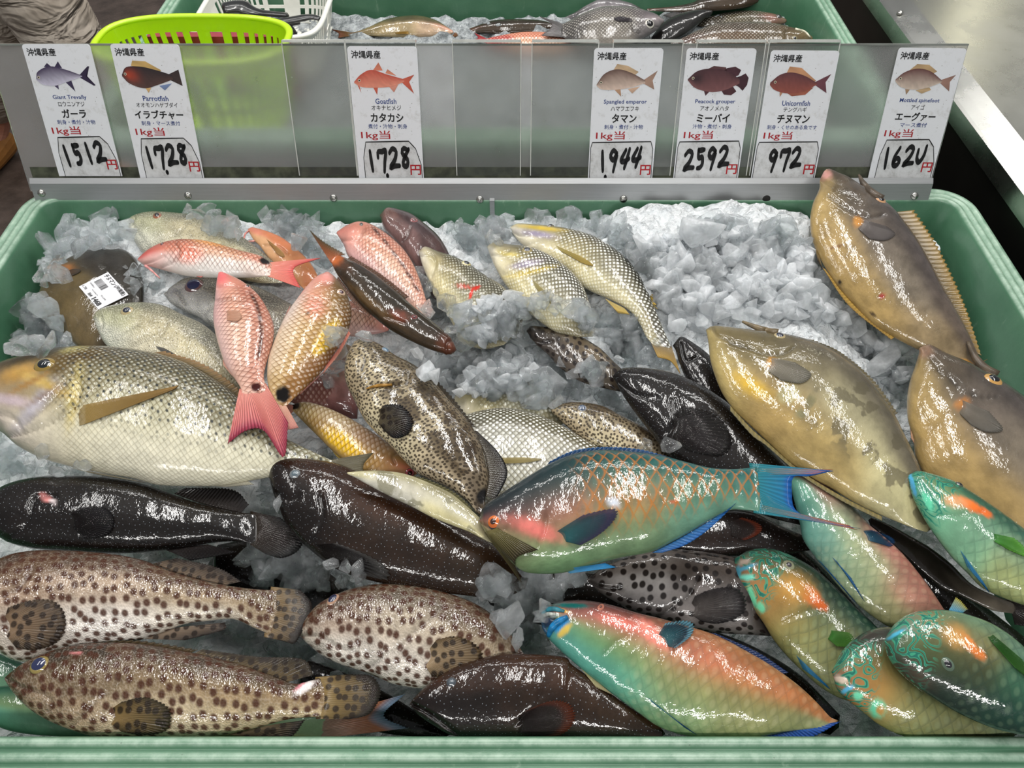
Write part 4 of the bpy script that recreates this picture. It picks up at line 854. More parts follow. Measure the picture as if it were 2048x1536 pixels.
# emperors half buried in the ice
E_CHK = (200, 176, 84)
F = fish('spangled_emperor', 'spangled emperor lying farthest back in the ice, whole body to tail showing', 'fish', SK['spangle'],
         P('L3', 812, 195, 860, 175, 960, 180, 1080, 190, 1250, 215, 1400, 260, 1530, 330, 1650, 420, 1740, 530, 1800, 640, 1850, 760, 1900, 880, 1950, 1000, 1985, 1080),
         P('L3', 808, 215, 850, 280, 900, 330, 1000, 390, 1130, 460, 1250, 540, 1300, 610, 1400, 670, 1520, 720, 1620, 770, 1700, 830, 1760, 920, 1800, 1000, 1850, 1060), 0.044, Z['emp'], masks=m_emp,
         patches=[(1075, 468, 34, 6, 8, (150, 140, 160), .8), (1085, 456, 40, 4, 6, (206, 178, 70), .8)],
         lines=[(P('L3', 820, 230, 880, 260, 940, 255), 3, .002, .2), (P('L3', 920, 330, 1050, 295, 1170, 290, 1230, 240), 4, .002, .15)])
eye(F, *P('L3', 1100, 190)[0], 8, (120, 110, 90), (26, 34, 50), sq=.6)
fin(F, 'pectoral_fin', P('L3', 1120, 320, 1150, 360), P('L3', 1430, 460, 1400, 500), (206, 190, 120), (206, 178, 90), rays=9, mode='surf')
spine_fin(F, 'dorsal_fin', P('L3', 1560, 350, 1700, 480, 1800, 640, 1850, 770), P('L3', 1690, 430, 1800, 560, 1850, 680, 1885, 800), (150, 128, 64), (196, 164, 70), rays=9, jag=.7)
fin(F, 'tail_fin', P('L3', 1985, 1080, 1850, 1060), P('L3', 2050, 1270, 1980, 1180, 1885, 1150), (120, 104, 76), (176, 142, 66), rays=12)
spine_fin(F, 'anal_fin', P('L3', 1500, 720, 1640, 790), P('L3', 1600, 830, 1680, 840), (190, 170, 110), (206, 176, 80), rays=6); done(F)
F = fish('spangled_emperor', 'white dotted emperor in the middle of the back ice, second of the three emperor heads', 'fish', SK['spangle'],
         P('L3', 648, 330, 700, 310, 800, 330, 930, 345, 1040, 380, 1150, 440, 1250, 520, 1320, 600, 1370, 700, 1400, 800, 1420, 920),
         P('L3', 645, 365, 680, 460, 720, 540, 770, 620, 830, 700, 880, 760, 950, 830, 1050, 910, 1150, 970, 1280, 1000, 1390, 1000), 0.055, Z['emp'], masks=m_emp,
         patches=[(1052, 528, 30, 7, -12, (160, 150, 170), .7), (1060, 543, 44, 5, -12, (206, 182, 80), .7), (1018, 508, 22, 4, 10, (204, 186, 110), .7)],
         lines=[(P('L3', 665, 400, 740, 400, 800, 370), 3, .002, .2), (P('L3', 760, 540, 870, 540, 980, 520, 1040, 460), 4, .002, .15)])
eye(F, *P('L3', 930, 368)[0], 10, (150, 136, 90), (20, 24, 34))
fin(F, 'pectoral_fin', P('L3', 945, 550, 985, 640), P('L3', 1150, 750, 1120, 790), (196, 186, 130), (206, 186, 110), rays=9, mode='surf'); done(F)
F = fish('spangled_emperor', 'yellowish emperor head with a bright red gill wound', 'fish', SK['emperor'],
         P('L3', 145, 370, 190, 345, 280, 380, 400, 420, 500, 470, 600, 540, 700, 600, 780, 660, 860, 760, 900, 880), P('L3', 140, 395, 160, 470, 200, 570, 250, 680, 320, 780, 370, 880, 420, 980, 500, 1060, 620, 1090, 760, 1060), 0.060, Z['emp'], masks=m_emp,
         patches=[(952, 575, 9, 5, -20, (214, 40, 24), .4, 1), (942, 588, 3, 12, 15, (206, 44, 28), .5, 1), (930, 572, 18, 3, 8, (206, 60, 40), .6, 1)],
         lines=[(P('L3', 160, 410, 235, 400, 260, 460, 230, 560), 3, .002, .15), (P('L3', 330, 630, 450, 640, 590, 610, 640, 560), 4, .002, .15)])
eye(F, *P('L3', 485, 465)[0], 9, (190, 180, 130), (18, 20, 28)); done(F)
F = fish('spangled_emperor', 'pale emperor buried under the ice beside the mottled grouper', 'fish', SK['emperor'],
         P('P', 905, 800, 935, 755, 985, 735, 1040, 745, 1095, 775, 1140, 820), P('P', 910, 830, 950, 870, 1000, 890, 1050, 890, 1100, 870), 0.022, Z['emp'], masks=m_emp); done(F)
F = fish('spangled_emperor', 'white and olive emperor flank between the mottled grouper and the blue parrotfish', 'fish', SK['spangle'],
         P('M3', -150, 420, -80, 310, 0, 230, 80, 178, 200, 148, 300, 145, 420, 170, 540, 220, 660, 290, 800, 370, 950, 440), P('M3', -150, 480, -80, 600, 20, 680, 150, 720, 300, 700, 450, 660, 600, 600, 750, 540, 950, 490), 0.040,
         [(0, 0, (190, 184, 160)), (.3, .8, (98, 92, 60)), (.3, .1, (206, 204, 190)), (.3, -.6, (220, 216, 190)), (.6, .8, (110, 102, 66)), (.6, 0, (206, 202, 184)), (1, 0, (180, 170, 130))], masks=full)
fin(F, 'pectoral_fin', P('M3', 190, 380, 190, 430), P('M3', 470, 385, 450, 410), (206, 186, 110), (222, 206, 150), rays=8, mode='surf'); done(F)
# small buried groupers
F = fish('grouper', 'small pale spotted grouper peeping out of the ice above the blue parrotfish', 'fish', SK['camo'],
         P('M3', 510, 140, 580, 115, 660, 112, 760, 130, 860, 180, 960, 230, 1040, 280, 1150, 350), P('M3', 513, 165, 570, 220, 640, 280, 720, 330, 820, 360, 950, 400, 1100, 410), 0.040, Z['camo'], masks=m_camo)
eye(F, *P('M3', 660, 142)[0], 9, (150, 146, 140), (60, 74, 96), pf=.8); done(F)
F = fish('grouper', 'dark brown spotted grouper head sunk in the ice in the middle of the tub', 'fish', SK['dspot'],
         P('L3', 932, 945, 960, 922, 1050, 928, 1150, 935, 1260, 965, 1360, 1020, 1470, 1090, 1560, 1180, 1660, 1270), P('L3', 932, 970, 990, 1050, 1080, 1130, 1150, 1210, 1250, 1290, 1350, 1340, 1500, 1380, 1650, 1410), 0.045,
         [(0, 0, (50, 42, 38)), (.2, .5, (92, 80, 62)), (.2, -.4, (90, 80, 72)), (.5, .4, (120, 104, 78)), (.5, -.5, (104, 92, 80)), (1, 0, (96, 84, 66))], masks=full,
         lines=[(P('L3', 950, 1000, 1040, 1040, 1110, 1030), 3, .003, .5)])
eye(F, *P('L3', 1175, 940)[0], 10, (110, 116, 126), (52, 60, 84), pf=.75, sq=.7); done(F)
for lab, D_, V_ in (('dark fish glimpsed in the gap behind the gaping parrotfish', (1340, 1250, 1400, 1255, 1500, 1290, 1600, 1350, 1680, 1430), (1320, 1290, 1380, 1340, 1480, 1400, 1580, 1450, 1660, 1470)),
                    ('dark fish deep between the maze headed parrotfish and the pale pink one', (1560, 1060, 1640, 1130, 1720, 1220, 1800, 1300, 1880, 1360), (1500, 1090, 1560, 1180, 1640, 1280, 1720, 1350, 1820, 1400)),
                    ('dark fish low in the gap under the blackish fish at the right edge', (1760, 1080, 1850, 1120, 1940, 1190, 2030, 1260, 2080, 1300), (1740, 1120, 1820, 1220, 1900, 1300, 1980, 1340, 2060, 1360)),
                    ('dark fish low behind the ice gap below the blue parrotfish', (980, 1160, 1080, 1140, 1200, 1150, 1330, 1180, 1420, 1220), (980, 1210, 1080, 1250, 1200, 1270, 1320, 1270, 1420, 1260)),
                    ('dark fish low beneath the spotted groupers at the left', (440, 1090, 520, 1080, 620, 1120, 700, 1180, 760, 1240), (440, 1180, 520, 1230, 600, 1270, 680, 1300, 750, 1310)),
                    ('dark fish low in the gap between the bottom centre groupers', (620, 1320, 700, 1350, 780, 1390, 860, 1440, 900, 1460), (600, 1400, 680, 1440, 760, 1465, 840, 1475, 890, 1478))):
    F = fish('grouper', lab, 'fish', SK['dark'], P('P', *D_), P('P', *V_), 0.000, Z['dark'], masks=full, nu=80, ring=(30, 12)); done(F)
# dark fish on the right
F = fish('grouper', 'small black grouper head poking out left of the centre unicornfish', 'fish', SK['dark'],
         P('P', 1350, 684, 1362, 673, 1385, 685, 1420, 712, 1455, 755, 1490, 810), P('P', 1351, 700, 1360, 730, 1375, 762, 1405, 800, 1445, 830, 1480, 850), 0.045, Z['dark'], masks=full,
         lines=[(P('P', 1362, 685, 1372, 720, 1392, 715), 2.5, .003, .4)]); done(F)
F = fish('surgeonfish', 'blackish brown fish with pale tail root at the right edge, between parrotfish', 'fish', SK['plain'],
         P('M4', 1080, 740, 1200, 790, 1330, 860, 1450, 930, 1580, 1030, 1700, 1150, 1800, 1210, 1900, 1250, 2000, 1290), P('M4', 1080, 800, 1200, 900, 1320, 1010, 1430, 1110, 1540, 1200, 1650, 1240, 1750, 1285, 1850, 1330, 1980, 1350), 0.062,
         [(0, 0, (34, 28, 26)), (.4, .5, (40, 34, 28)), (.4, -.5, (44, 38, 32)), (.75, 0, (70, 62, 54)), (.88, 0, (158, 146, 128)), (1, 0, (104, 94, 86))], masks=m_none, th=.3)
fin(F, 'tail_fin', P('M4', 1990, 1290, 1980, 1345), P('M4', 1890, 1235, 2020, 1225, 2130, 1300, 2090, 1420, 1990, 1420), (60, 52, 50), (44, 38, 38), rays=14, mode='plane', lift=.003); done(F)
F = fish('grouper', 'dark fish with a red edged fin under the belly of the blue parrotfish', 'fish', SK['dark'],
         P('M3', 1060, 770, 1200, 690, 1330, 655, 1500, 660, 1650, 730, 1800, 790), P('M3', 1070, 820, 1150, 860, 1300, 880, 1450, 880, 1600, 890, 1800, 850), 0.036,
         [(0, 0, (48, 38, 36)), (.4, .5, (44, 34, 30)), (.4, -.5, (66, 54, 50)), (.8, 0, (44, 34, 30)), (1, 0, (40, 30, 28))], masks=full)
fin(F, 'pectoral_fin', P('M3', 1380, 700, 1400, 790), P('M3', 1500, 670, 1562, 740, 1510, 815), (40, 34, 32), (52, 38, 34), rays=12, mode='surf', edge=(128, 56, 34)); done(F)
F = fish('grouper', 'grey grouper with black spots beneath the belly of the blue parrotfish', 'fish', SK['dspot'],
         P('B3', 543, 335, 640, 262, 760, 212, 900, 170, 1050, 150, 1200, 160, 1350, 180, 1480, 210, 1600, 270, 1720, 350), P('B3', 548, 350, 620, 420, 720, 480, 820, 540, 950, 580, 1080, 610, 1200, 650, 1350, 670, 1500, 680, 1700, 690), 0.050, Z['dspot'], masks=full,
         lines=[(P('B3', 560, 350, 640, 385, 760, 395), 3, .003, .4), (P('B3', 980, 570, 1100, 490, 1180, 420, 1230, 330), 4, .0025, .4)])
fin(F, 'pectoral_fin', P('B3', 1190, 470, 1180, 570), P('B3', 1220, 415, 1350, 378, 1480, 388, 1530, 470, 1515, 560, 1400, 625, 1290, 625), (110, 102, 98), (34, 30, 34), rays=18, mode='surf'); done(F)
F = fish('grouper', 'large black grouper right of centre, head in the ice, above the blue parrotfish', 'fish', SK['dark'],
         P('P', 1230, 745, 1250, 736, 1300, 738, 1360, 752, 1430, 788, 1490, 838, 1540, 895, 1590, 950, 1640, 1010), P('P', 1229, 760, 1255, 805, 1300, 865, 1340, 915, 1400, 965, 1470, 1005, 1540, 1035, 1600, 1050), 0.064, Z['dark'], masks=full,
         lines=[(P('P', 1240, 765, 1275, 790, 1320, 795), 3, .003, .4), (P('P', 1330, 880, 1350, 840, 1345, 800), 4, .003, .4)])
fin(F, 'pectoral_fin', P('P', 1345, 820, 1340, 880), P('P', 1380, 800, 1440, 830, 1466, 880, 1450, 915, 1390, 915), (30, 24, 22), (22, 18, 18), rays=16, mode='surf'); done(F)
# pile in the middle
F = fish('goatfish', 'slender yellow and pink goatfish lying head down left of the mottled grouper', 'fish', SK['goaty'],
         P('M2', 1040, 1065, 1000, 1020, 920, 950, 850, 880, 740, 800, 600, 710, 450, 630, 300, 570, 180, 545, 90, 570), P('M2', 1035, 1095, 980, 1120, 900, 1125, 780, 1110, 640, 1090, 480, 985, 380, 900, 280, 800, 180, 700, 95, 610), 0.064,
         [(0, 0, (206, 110, 100)), (.12, .3, (150, 122, 70)), (.12, -.4, (170, 128, 84)), (.35, .5, (186, 156, 130)), (.35, -.4, (196, 160, 96)), (.65, .5, (196, 176, 140)), (.65, -.5, (176, 146, 90)), (1, 0, (206, 184, 130))], masks=m_goat,
         patches=[P('M2', 480, 850)[0].tolist() + [42, 17, 35, (232, 186, 20), .5], P('M2', 115, 570)[0].tolist() + [11, 9, 20, (20, 16, 14), .25, 1]],
         lines=[(P('M2', 870, 1010, 850, 960, 880, 930), 3, .002, .3)])
eye(F, *P('M2', 985, 1085)[0], 8, (170, 60, 70), (60, 14, 18), pf=.6)
fin(F, 'pelvic_fin', P('M2', 370, 880, 430, 960), P('M2', 560, 1070, 610, 1080), (176, 150, 70), (150, 130, 60), rays=8, mode='plane')
fin(F, 'tail_fin', P('M2', 95, 575, 95, 612), P('M2', -60, 560, 0, 640, -20, 740), (206, 140, 120), (190, 110, 104), rays=10); done(F)
F = fish('spangled_emperor', 'largest fish at the left, yellow and silver emperor with dark flecked scales', 'fish', SK['bigemp'],
         P('M1', -110, 420, -60, 300, 0, 222, 150, 162, 340, 118, 560, 103, 760, 115, 960, 150, 1130, 205, 1300, 300, 1420, 390, 1560, 520, 1720, 650, 1900, 740, 2010, 790),
         P('M1', -112, 470, -60, 570, 30, 635, 110, 705, 250, 775, 420, 825, 620, 865, 800, 895, 950, 935, 1150, 942, 1330, 938, 1500, 910, 1640, 885, 1850, 855, 2010, 835), 0.088, Z['bigemp'], masks=m_emp, th=.40, nu=170, ring=(46, 14),
         patches=[(150, 700, 26, 7, -10, (196, 186, 120), .6), (40, 745, 40, 14, -20, (176, 136, 70), .8), (20, 800, 46, 10, 10, (190, 172, 176), .7), (70, 810, 12, 60, 40, (176, 170, 176), .8), (148, 790, 12, 60, 10, (204, 186, 120), .7), (95, 770, 50, 10, 25, (190, 160, 90), .8), (150, 712, 60, 12, -12, (84, 66, 36), .8), (110, 732, 26, 18, 0, (96, 76, 38), .7), (60, 765, 40, 5, -28, (150, 112, 60), .7), (90, 790, 40, 5, -30, (140, 120, 110), .8)],
         lines=[(P('M1', -20, 500, 60, 520, 110, 560, 130, 600), 4, .004, .2), (P('M1', 30, 635, 130, 620, 270, 570, 400, 490, 460, 430, 480, 330, 430, 250), 4, .005, .35), (P('M1', 150, 560, 250, 480, 330, 400, 400, 320), 3.5, .003, .3)])
eye(F, *P('M1', 270, 212)[0], 16, (140, 116, 56), (22, 28, 34), pf=.62, rim=(92, 76, 36))
fin(F, 'pectoral_fin', P('M1', 440, 465, 450, 590), P('M1', 1075, 335, 1050, 355), (186, 156, 90), (176, 140, 84), rays=16, mode='surf', lift=.003, jag=0, rd=0)
spine_fin(F, 'dorsal_fin', P('M1', 900, 140, 1130, 205, 1300, 300, 1440, 410), P('M1', 1000, 128, 1220, 200, 1390, 310, 1470, 390), (110, 96, 64), (150, 118, 80), rays=12, jag=.15)
fin(F, 'anal_fin', P('M1', 1250, 935, 1480, 905), P('M1', 1370, 945, 1530, 930), (190, 184, 160), (170, 166, 150), rays=8, mode='plane')
spine_fin(F, 'pelvic_fin', P('M1', 420, 828, 700, 880), P('M1', 560, 865, 880, 920), (190, 184, 160), (160, 152, 130), rays=8, jag=.1)
fin(F, 'tail_fin', P('M1', 2000, 790, 2000, 838), P('M1', 2250, 740, 2190, 830, 2250, 960), (110, 104, 84), (96, 90, 70), rays=14); done(F)
# goatfish group
F = fish('goatfish', 'pink goatfish with dark side stripe lying diagonally at the back, tail under ice', 'fish', SK['goat'],
         P('L2', 1005, 230, 1080, 190, 1180, 165, 1270, 190, 1380, 260, 1480, 350, 1550, 450, 1600, 560, 1640, 680, 1670, 800), P('L2', 1005, 255, 1050, 330, 1080, 410, 1150, 490, 1250, 570, 1370, 650, 1480, 730, 1560, 800, 1650, 870), 0.068, Z['goat'], masks=m_goat,
         patches=[P('L2', x, y)[0].tolist() + [12, 3.2, 48, (60, 32, 26), .6] for x, y in ((1290, 230), (1360, 310), (1420, 390), (1480, 470), (1530, 550), (1580, 640))],
         lines=[(P('L2', 1020, 300, 1090, 290, 1150, 290, 1210, 210), 3, .002, .2)])
eye(F, *P('L2', 1180, 180)[0], 6, (150, 130, 120), (30, 24, 24), sq=.6); done(F)
F = fish('wrasse', 'dark brown tapered fish with orange tail patch pointing to lower right', 'fish', SK['plain'],
         P('L2', 1868, 1070, 1830, 1000, 1720, 905, 1600, 810, 1450, 680, 1300, 560, 1180, 480, 1080, 430, 1005, 402), P('L2', 1860, 1115, 1820, 1130, 1700, 1100, 1560, 1040, 1400, 955, 1280, 865, 1180, 775, 1080, 650, 1000, 540, 958, 448), 0.090, Z['olive'], masks=m_none, th=.5,
         patches=[P('L2', 1440, 850)[0].tolist() + [22, 12, 10, (104, 52, 36), .6], P('L2', 985, 425)[0].tolist() + [14, 14, 0, (176, 92, 44), .6], P('L2', 1820, 1060)[0].tolist() + [20, 18, 30, (92, 50, 34), .9], P('L2', 1260, 760)[0].tolist() + [60, 8, 38, (96, 74, 46), .8]],
         lines=[(P('L2', 1850, 1020, 1805, 1040, 1800, 1120), 2.5, .003, .3), (P('L2', 1350, 850, 1420, 870, 1500, 900), 2.5, .002, .3)])
eye(F, *P('L2', 1568, 857)[0], 6, (120, 70, 70), (60, 30, 30), pf=.5)
fin(F, 'tail_fin', P('L2', 1010, 400, 955, 445), P('L2', 1060, 395, 900, 300, 790, 205), (170, 92, 48), (70, 62, 36), rays=9, mode='plane', jag=.06)
spine_fin(F, 'dorsal_fin', P('L2', 1080, 430, 1300, 560, 1500, 720), P('L2', 1110, 410, 1330, 545, 1530, 705), (70, 52, 34), (96, 60, 44), rays=14, jag=.1)
spine_fin(F, 'anal_fin', P('L2', 1010, 560, 1130, 710, 1250, 830), P('L2', 1000, 590, 1110, 740, 1230, 860), (84, 62, 44), (110, 76, 62), rays=10, jag=.1); done(F)
F = fish('goatfish', 'red and white goatfish lying level, snout left, black spot at its tail', 'fish', SK['goat'],
         cc([P('L1', 1012, 500, 1100, 430, 1200, 385, 1330, 362, 1480, 368, 1600, 395, 1750, 440, 1900, 480), P('L2', 520, 462)]), cc([P('L1', 1012, 520, 1060, 550, 1150, 575, 1260, 605, 1380, 632, 1550, 642, 1700, 642, 1850, 640), P('L2', 510, 552)]), 0.085, Z['goatw'], masks=m_goat, th=.5,
         patches=[P('L1', 1940, 520)[0].tolist() + [12, 7, 10, (22, 16, 16), .3, 1], P('L1', 1560, 385)[0].tolist() + [40, 5, 10, (222, 150, 70), .9], P('L1', 1380, 475)[0].tolist() + [24, 14, 0, (228, 128, 104), .8]],
         lines=[(P('L1', 1040, 540, 1120, 520, 1200, 480), 2.5, .002, .2), (P('L1', 1180, 565, 1270, 520, 1310, 440, 1280, 385), 3, .002, .3)])
eye(F, *P('L1', 1185, 395)[0], 4.5, (110, 60, 60), (40, 20, 20), sq=.6)
lump(F, 'barbel', P('L1', 1062, 552, 1110, 590, 1168, 645), (2.6, 1.2), 0, (228, 160, 156))
fin(F, 'tail_fin', P('L2', 515, 462, 512, 550), P('L2', 880, 425, 690, 500, 738, 645), (232, 150, 130), (222, 110, 104), rays=16, edge=(214, 96, 90))
fin(F, 'pelvic_fin', P('L1', 1285, 568, 1330, 600), P('L1', 1510, 622, 1470, 640), (226, 120, 112), (232, 150, 140), rays=7, mode='plane'); done(F)
F = fish('goatfish', 'plump yellow patched goatfish, head up, black spot at its tail', 'fish', SK['goaty'],
         P('L2', 945, 530, 1000, 580, 1060, 660, 1095, 750, 1110, 840, 1095, 930, 1045, 1030, 965, 1150, 880, 1270, 780, 1370, 690, 1450, 640, 1500), P('L2', 905, 540, 820, 600, 720, 720, 640, 830, 580, 940, 525, 1080, 495, 1180, 488, 1300, 510, 1400, 545, 1480), 0.108, Z['goaty'], masks=m_goat, th=.46,
         patches=[P('L2', 930, 1000)[0].tolist() + [15, 34, 35, (226, 184, 16), .6], P('L2', 880, 1060)[0].tolist() + [10, 24, 35, (214, 170, 30), .6], P('L2', 605, 1425)[0].tolist() + [15, 17, 10, (18, 14, 12), .25, 1], P('L2', 840, 770)[0].tolist() + [20, 22, 0, (222, 140, 120), .9], P('L2', 790, 830)[0].tolist() + [2.5, 4, 30, (30, 20, 14), .4], P('L2', 920, 555)[0].tolist() + [14, 12, 0, (220, 150, 140), .9]],
         lines=[(P('L2', 760, 720, 850, 720, 920, 770, 960, 700), 3, .002, .2), (P('L2', 840, 640, 900, 620, 960, 610), 2.5, .0015, .1)])
eye(F, *P('L2', 1032, 677)[0], 8, (206, 176, 150), (70, 44, 54), pf=.55)
fin(F, 'pectoral_fin', P('L2', 660, 770, 640, 850), P('L2', 570, 960, 575, 990), (226, 160, 150), (222, 170, 150), rays=7, mode='plane')
fin(F, 'dorsal_fin', P('L2', 1085, 960, 1030, 1060, 930, 1200), P('L2', 1100, 975, 1020, 1120, 900, 1270), (190, 100, 84), (206, 140, 120), rays=9, mode='plane')
fin(F, 'anal_fin', P('L2', 830, 1330, 730, 1420), P('L2', 930, 1230, 760, 1390), (200, 120, 110), (214, 150, 140), rays=6, mode='plane')
fin(F, 'tail_fin', P('L2', 625, 1510, 545, 1485), cc([P('M1', 1800, 590), P('M1', 1720, 600), P('M1', 1640, 560)]), (226, 176, 150), (206, 140, 130), rays=12); done(F)
F = fish('goatfish', 'pink goatfish with black stripe along its back, tail resting on the big emperor', 'fish', SK['goat'],
         P('L2', 165, 528, 235, 560, 330, 612, 430, 700, 500, 810, 540, 915, 537, 1020, 512, 1110, 482, 1210, 468, 1300, 492, 1390), P('L2', 135, 535, 120, 620, 110, 740, 98, 850, 110, 960, 140, 1080, 180, 1200, 240, 1290, 295, 1370, 310, 1425), 0.112, Z['goat'], masks=m_goat, th=.46,
         patches=[P('L2', x, y)[0].tolist() + [3.8, 15, an, (52, 22, 20), .6] for x, y, an in ((392, 720, -30), (425, 800, -20), (440, 880, -8), (446, 960, 0), (444, 1040, 4), (434, 1110, 8))] + [P('L2', 408, 1368)[0].tolist() + [10, 9.5, 0, (62, 16, 14), .3, 1], P('L2', 150, 560)[0].tolist() + [14, 14, 0, (226, 110, 110), .9]],
         lines=[(P('L2', 120, 735, 220, 725, 310, 735, 340, 680), 3.5, .002, .25), (P('L2', 130, 640, 200, 625, 270, 640), 2.5, .0015, .1)])
eye(F, *P('L2', 348, 633)[0], 5, (206, 150, 140), (30, 18, 18), pf=.6)
fin(F, 'pectoral_fin', P('L2', 190, 790, 190, 900), P('L2', 300, 800, 310, 890), (232, 176, 146), (232, 184, 156), rays=9, mode='surf')
fin(F, 'pelvic_fin', P('L2', 112, 820, 120, 900), P('L2', 98, 860, 130, 1010), (214, 110, 104), (220, 120, 112), rays=5, mode='plane')
fin(F, 'anal_fin', P('L2', 165, 1150, 250, 1300), P('L2', 172, 1210, 240, 1290), (226, 170, 150), (226, 180, 160), rays=6, mode='plane')
fin(F, 'tail_fin', P('M1', 1458, 382, 1602, 352), cc([P('M1', 1372, 688), P('M1', 1480, 610), P('M1', 1590, 610), P('M1', 1710, 772), P('M1', 1738, 560)]), (232, 150, 134), (178, 74, 84), rays=20, edge=(158, 56, 78)); done(F)
# mottled grouper
F = fish('grouper', 'mottled brown grouper with fine dots and black round pectoral fin, head up', 'fish', SK['camo'],
         P('M2', 600, 78, 680, 85, 780, 130, 880, 200, 1000, 260, 1100, 330, 1200, 430, 1300, 550, 1400, 660, 1480, 770, 1530, 880, 1560, 1000, 1580, 1100, 1570, 1200, 1555, 1300, 1550, 1400), P('M2', 545, 125, 500, 230, 490, 330, 510, 430, 570, 550, 640, 680, 720, 770, 830, 870, 930, 980, 1030, 1080, 1130, 1130, 1250, 1180, 1350, 1240, 1430, 1300, 1480, 1370), 0.096, Z['camo'], masks=m_camo, th=.44, nu=160, ring=(44, 14),
         patches=[P('M2', 1535, 1260)[0].tolist() + [11, 17, 20, (18, 16, 16), .3, 1], P('M2', 1440, 920)[0].tolist() + [13, 18, 20, (64, 50, 34), .3], P('M2', 1290, 660)[0].tolist() + [13, 16, 10, (74, 60, 40), .3], P('M2', 1100, 470)[0].tolist() + [24, 12, 40, (78, 64, 42), .5]],
         lines=[(P('M2', 560, 150, 640, 210, 620, 300), 3, .003, .3), (P('M2', 640, 450, 720, 425, 860, 415, 960, 400, 970, 330), 4, .004, .3), (P('M2', 660, 110, 680, 160), 3, .002, .3)])
lump(F, 'gill_edge', P('M2', 655, 445, 730, 424, 850, 415), (1.5, 4.0, 2.5), 0, (166, 122, 50))
eye(F, *P('M2', 800, 152)[0], 8, (120, 130, 140), (80, 110, 130), pf=.7, sq=.7)
fin(F, 'pectoral_fin', P('M2', 745, 590, 735, 720), P('M2', 830, 540, 940, 560, 1008, 660, 1000, 760, 940, 830, 880, 845, 820, 800), (92, 82, 62), (20, 20, 26), rays=20, mode='surf', mat=M_FINSP, edge=(16, 15, 19))
fin(F, 'dorsal_fin', P('M2', 1470, 760, 1545, 930, 1575, 1100, 1560, 1260), P('M2', 1500, 770, 1660, 930, 1728, 1090, 1640, 1285), (70, 62, 50), (26, 24, 26), rays=22, mode='drape', edge=(18, 17, 20))
spine_fin(F, 'spiny_dorsal_fin', P('M2', 1140, 370, 1300, 545, 1450, 730), P('M2', 1165, 350, 1325, 525, 1490, 740), (70, 60, 44), (40, 36, 30), rays=10, jag=.3)
fin(F, 'pelvic_fin', P('M2', 660, 700, 740, 790), P('M2', 690, 680, 860, 880), (60, 52, 40), (26, 24, 24), rays=8, mode='plane'); done(F)
# black groupers left
F = fish('grouper', 'long black grouper lying across the left side with fan tail, below the big emperor', 'fish', SK['dark'],
         P('M1', -120, 1080, -50, 1000, 80, 925, 250, 885, 450, 880, 650, 890, 850, 925, 1000, 975, 1150, 1030, 1300, 1070, 1420, 1095, 1540, 1110), P('M1', -120, 1130, -60, 1210, 60, 1285, 200, 1320, 400, 1335, 600, 1345, 800, 1345, 1000, 1325, 1150, 1305, 1300, 1280, 1430, 1275, 1540, 1290), 0.072, Z['dark'], masks=full, th=.48, nu=150,
         patches=[P('M1', 275, 1010)[0].tolist() + [14, 7, 25, (206, 132, 128), .4, 1], P('M1', 320, 1032)[0].tolist() + [8, 4, 10, (222, 206, 206), .5, 1]],
         lines=[(P('M1', 180, 1080, 220, 1010, 330, 1000), 4, .003, .4), (P('M1', 30, 1270, 150, 1180, 190, 1080), 4, .003, .4)])
fin(F, 'tail_fin', P('M1', 1530, 1108, 1530, 1292), P('M1', 1690, 1130, 1830, 1240, 1800, 1330, 1700, 1375, 1600, 1350), (40, 30, 20), (22, 18, 18), rays=18, edge=(14, 13, 14))
fin(F, 'pectoral_fin', P('M1', 420, 1090, 440, 1210), P('M1', 520, 1040, 640, 1060, 690, 1140, 660, 1240, 540, 1290), (28, 22, 22), (20, 17, 20), rays=18, mode='surf')
fin(F, 'dorsal_fin', P('M1', 1050, 985, 1250, 1055, 1450, 1100), P('M1', 1120, 950, 1400, 960, 1500, 1050), (34, 26, 22), (20, 16, 16), rays=14, mode='plane')
fin(F, 'anal_fin', P('M1', 1000, 1325, 1250, 1290), P('M1', 1150, 1390, 1420, 1340), (30, 22, 20), (18, 15, 16), rays=12, mode='plane'); done(F)
F = fish('grouper', 'brown spotted white bellied grouper at the left edge, its tail by the ice gap', 'fish', SK['spot'],
         P('B1', -150, 480, -80, 350, 0, 235, 100, 182, 250, 158, 450, 162, 700, 182, 900, 222, 1050, 282, 1250, 342, 1450, 382, 1600, 400, 1720, 405), P('B1', -150, 560, -80, 700, 20, 810, 130, 850, 250, 830, 400, 775, 600, 755, 850, 720, 1000, 670, 1150, 615, 1300, 595, 1450, 585, 1580, 640, 1680, 680), 0.086, Z['spot'], masks=m_spot, th=.46, nu=160, ring=(44, 14),
         lines=[(P('B1', 0, 440, 120, 380, 200, 270), 4, .003, .3)])
fin(F, 'pectoral_fin', P('B1', 30, 540, 40, 720), P('B1', 60, 480, 200, 448, 330, 458, 398, 530, 408, 640, 370, 735, 250, 800, 130, 800), (150, 124, 98), (66, 54, 42), rays=22, mode='surf', mat=M_FINSP)
fin(F, 'tail_fin', P('B1', 1700, 402, 1660, 685), P('B1', 1870, 405, 1935, 480, 1930, 570, 1880, 660, 1830, 735, 1760, 720), (140, 116, 82), (50, 44, 38), rays=20, mat=M_FINSP, edge=(34, 30, 28))
fin(F, 'dorsal_fin', P('B1', 950, 240, 1150, 315, 1400, 372), P('B1', 1100, 205, 1350, 262, 1500, 350), (110, 92, 74), (50, 44, 40), rays=16, mode='plane', mat=M_FINSP)
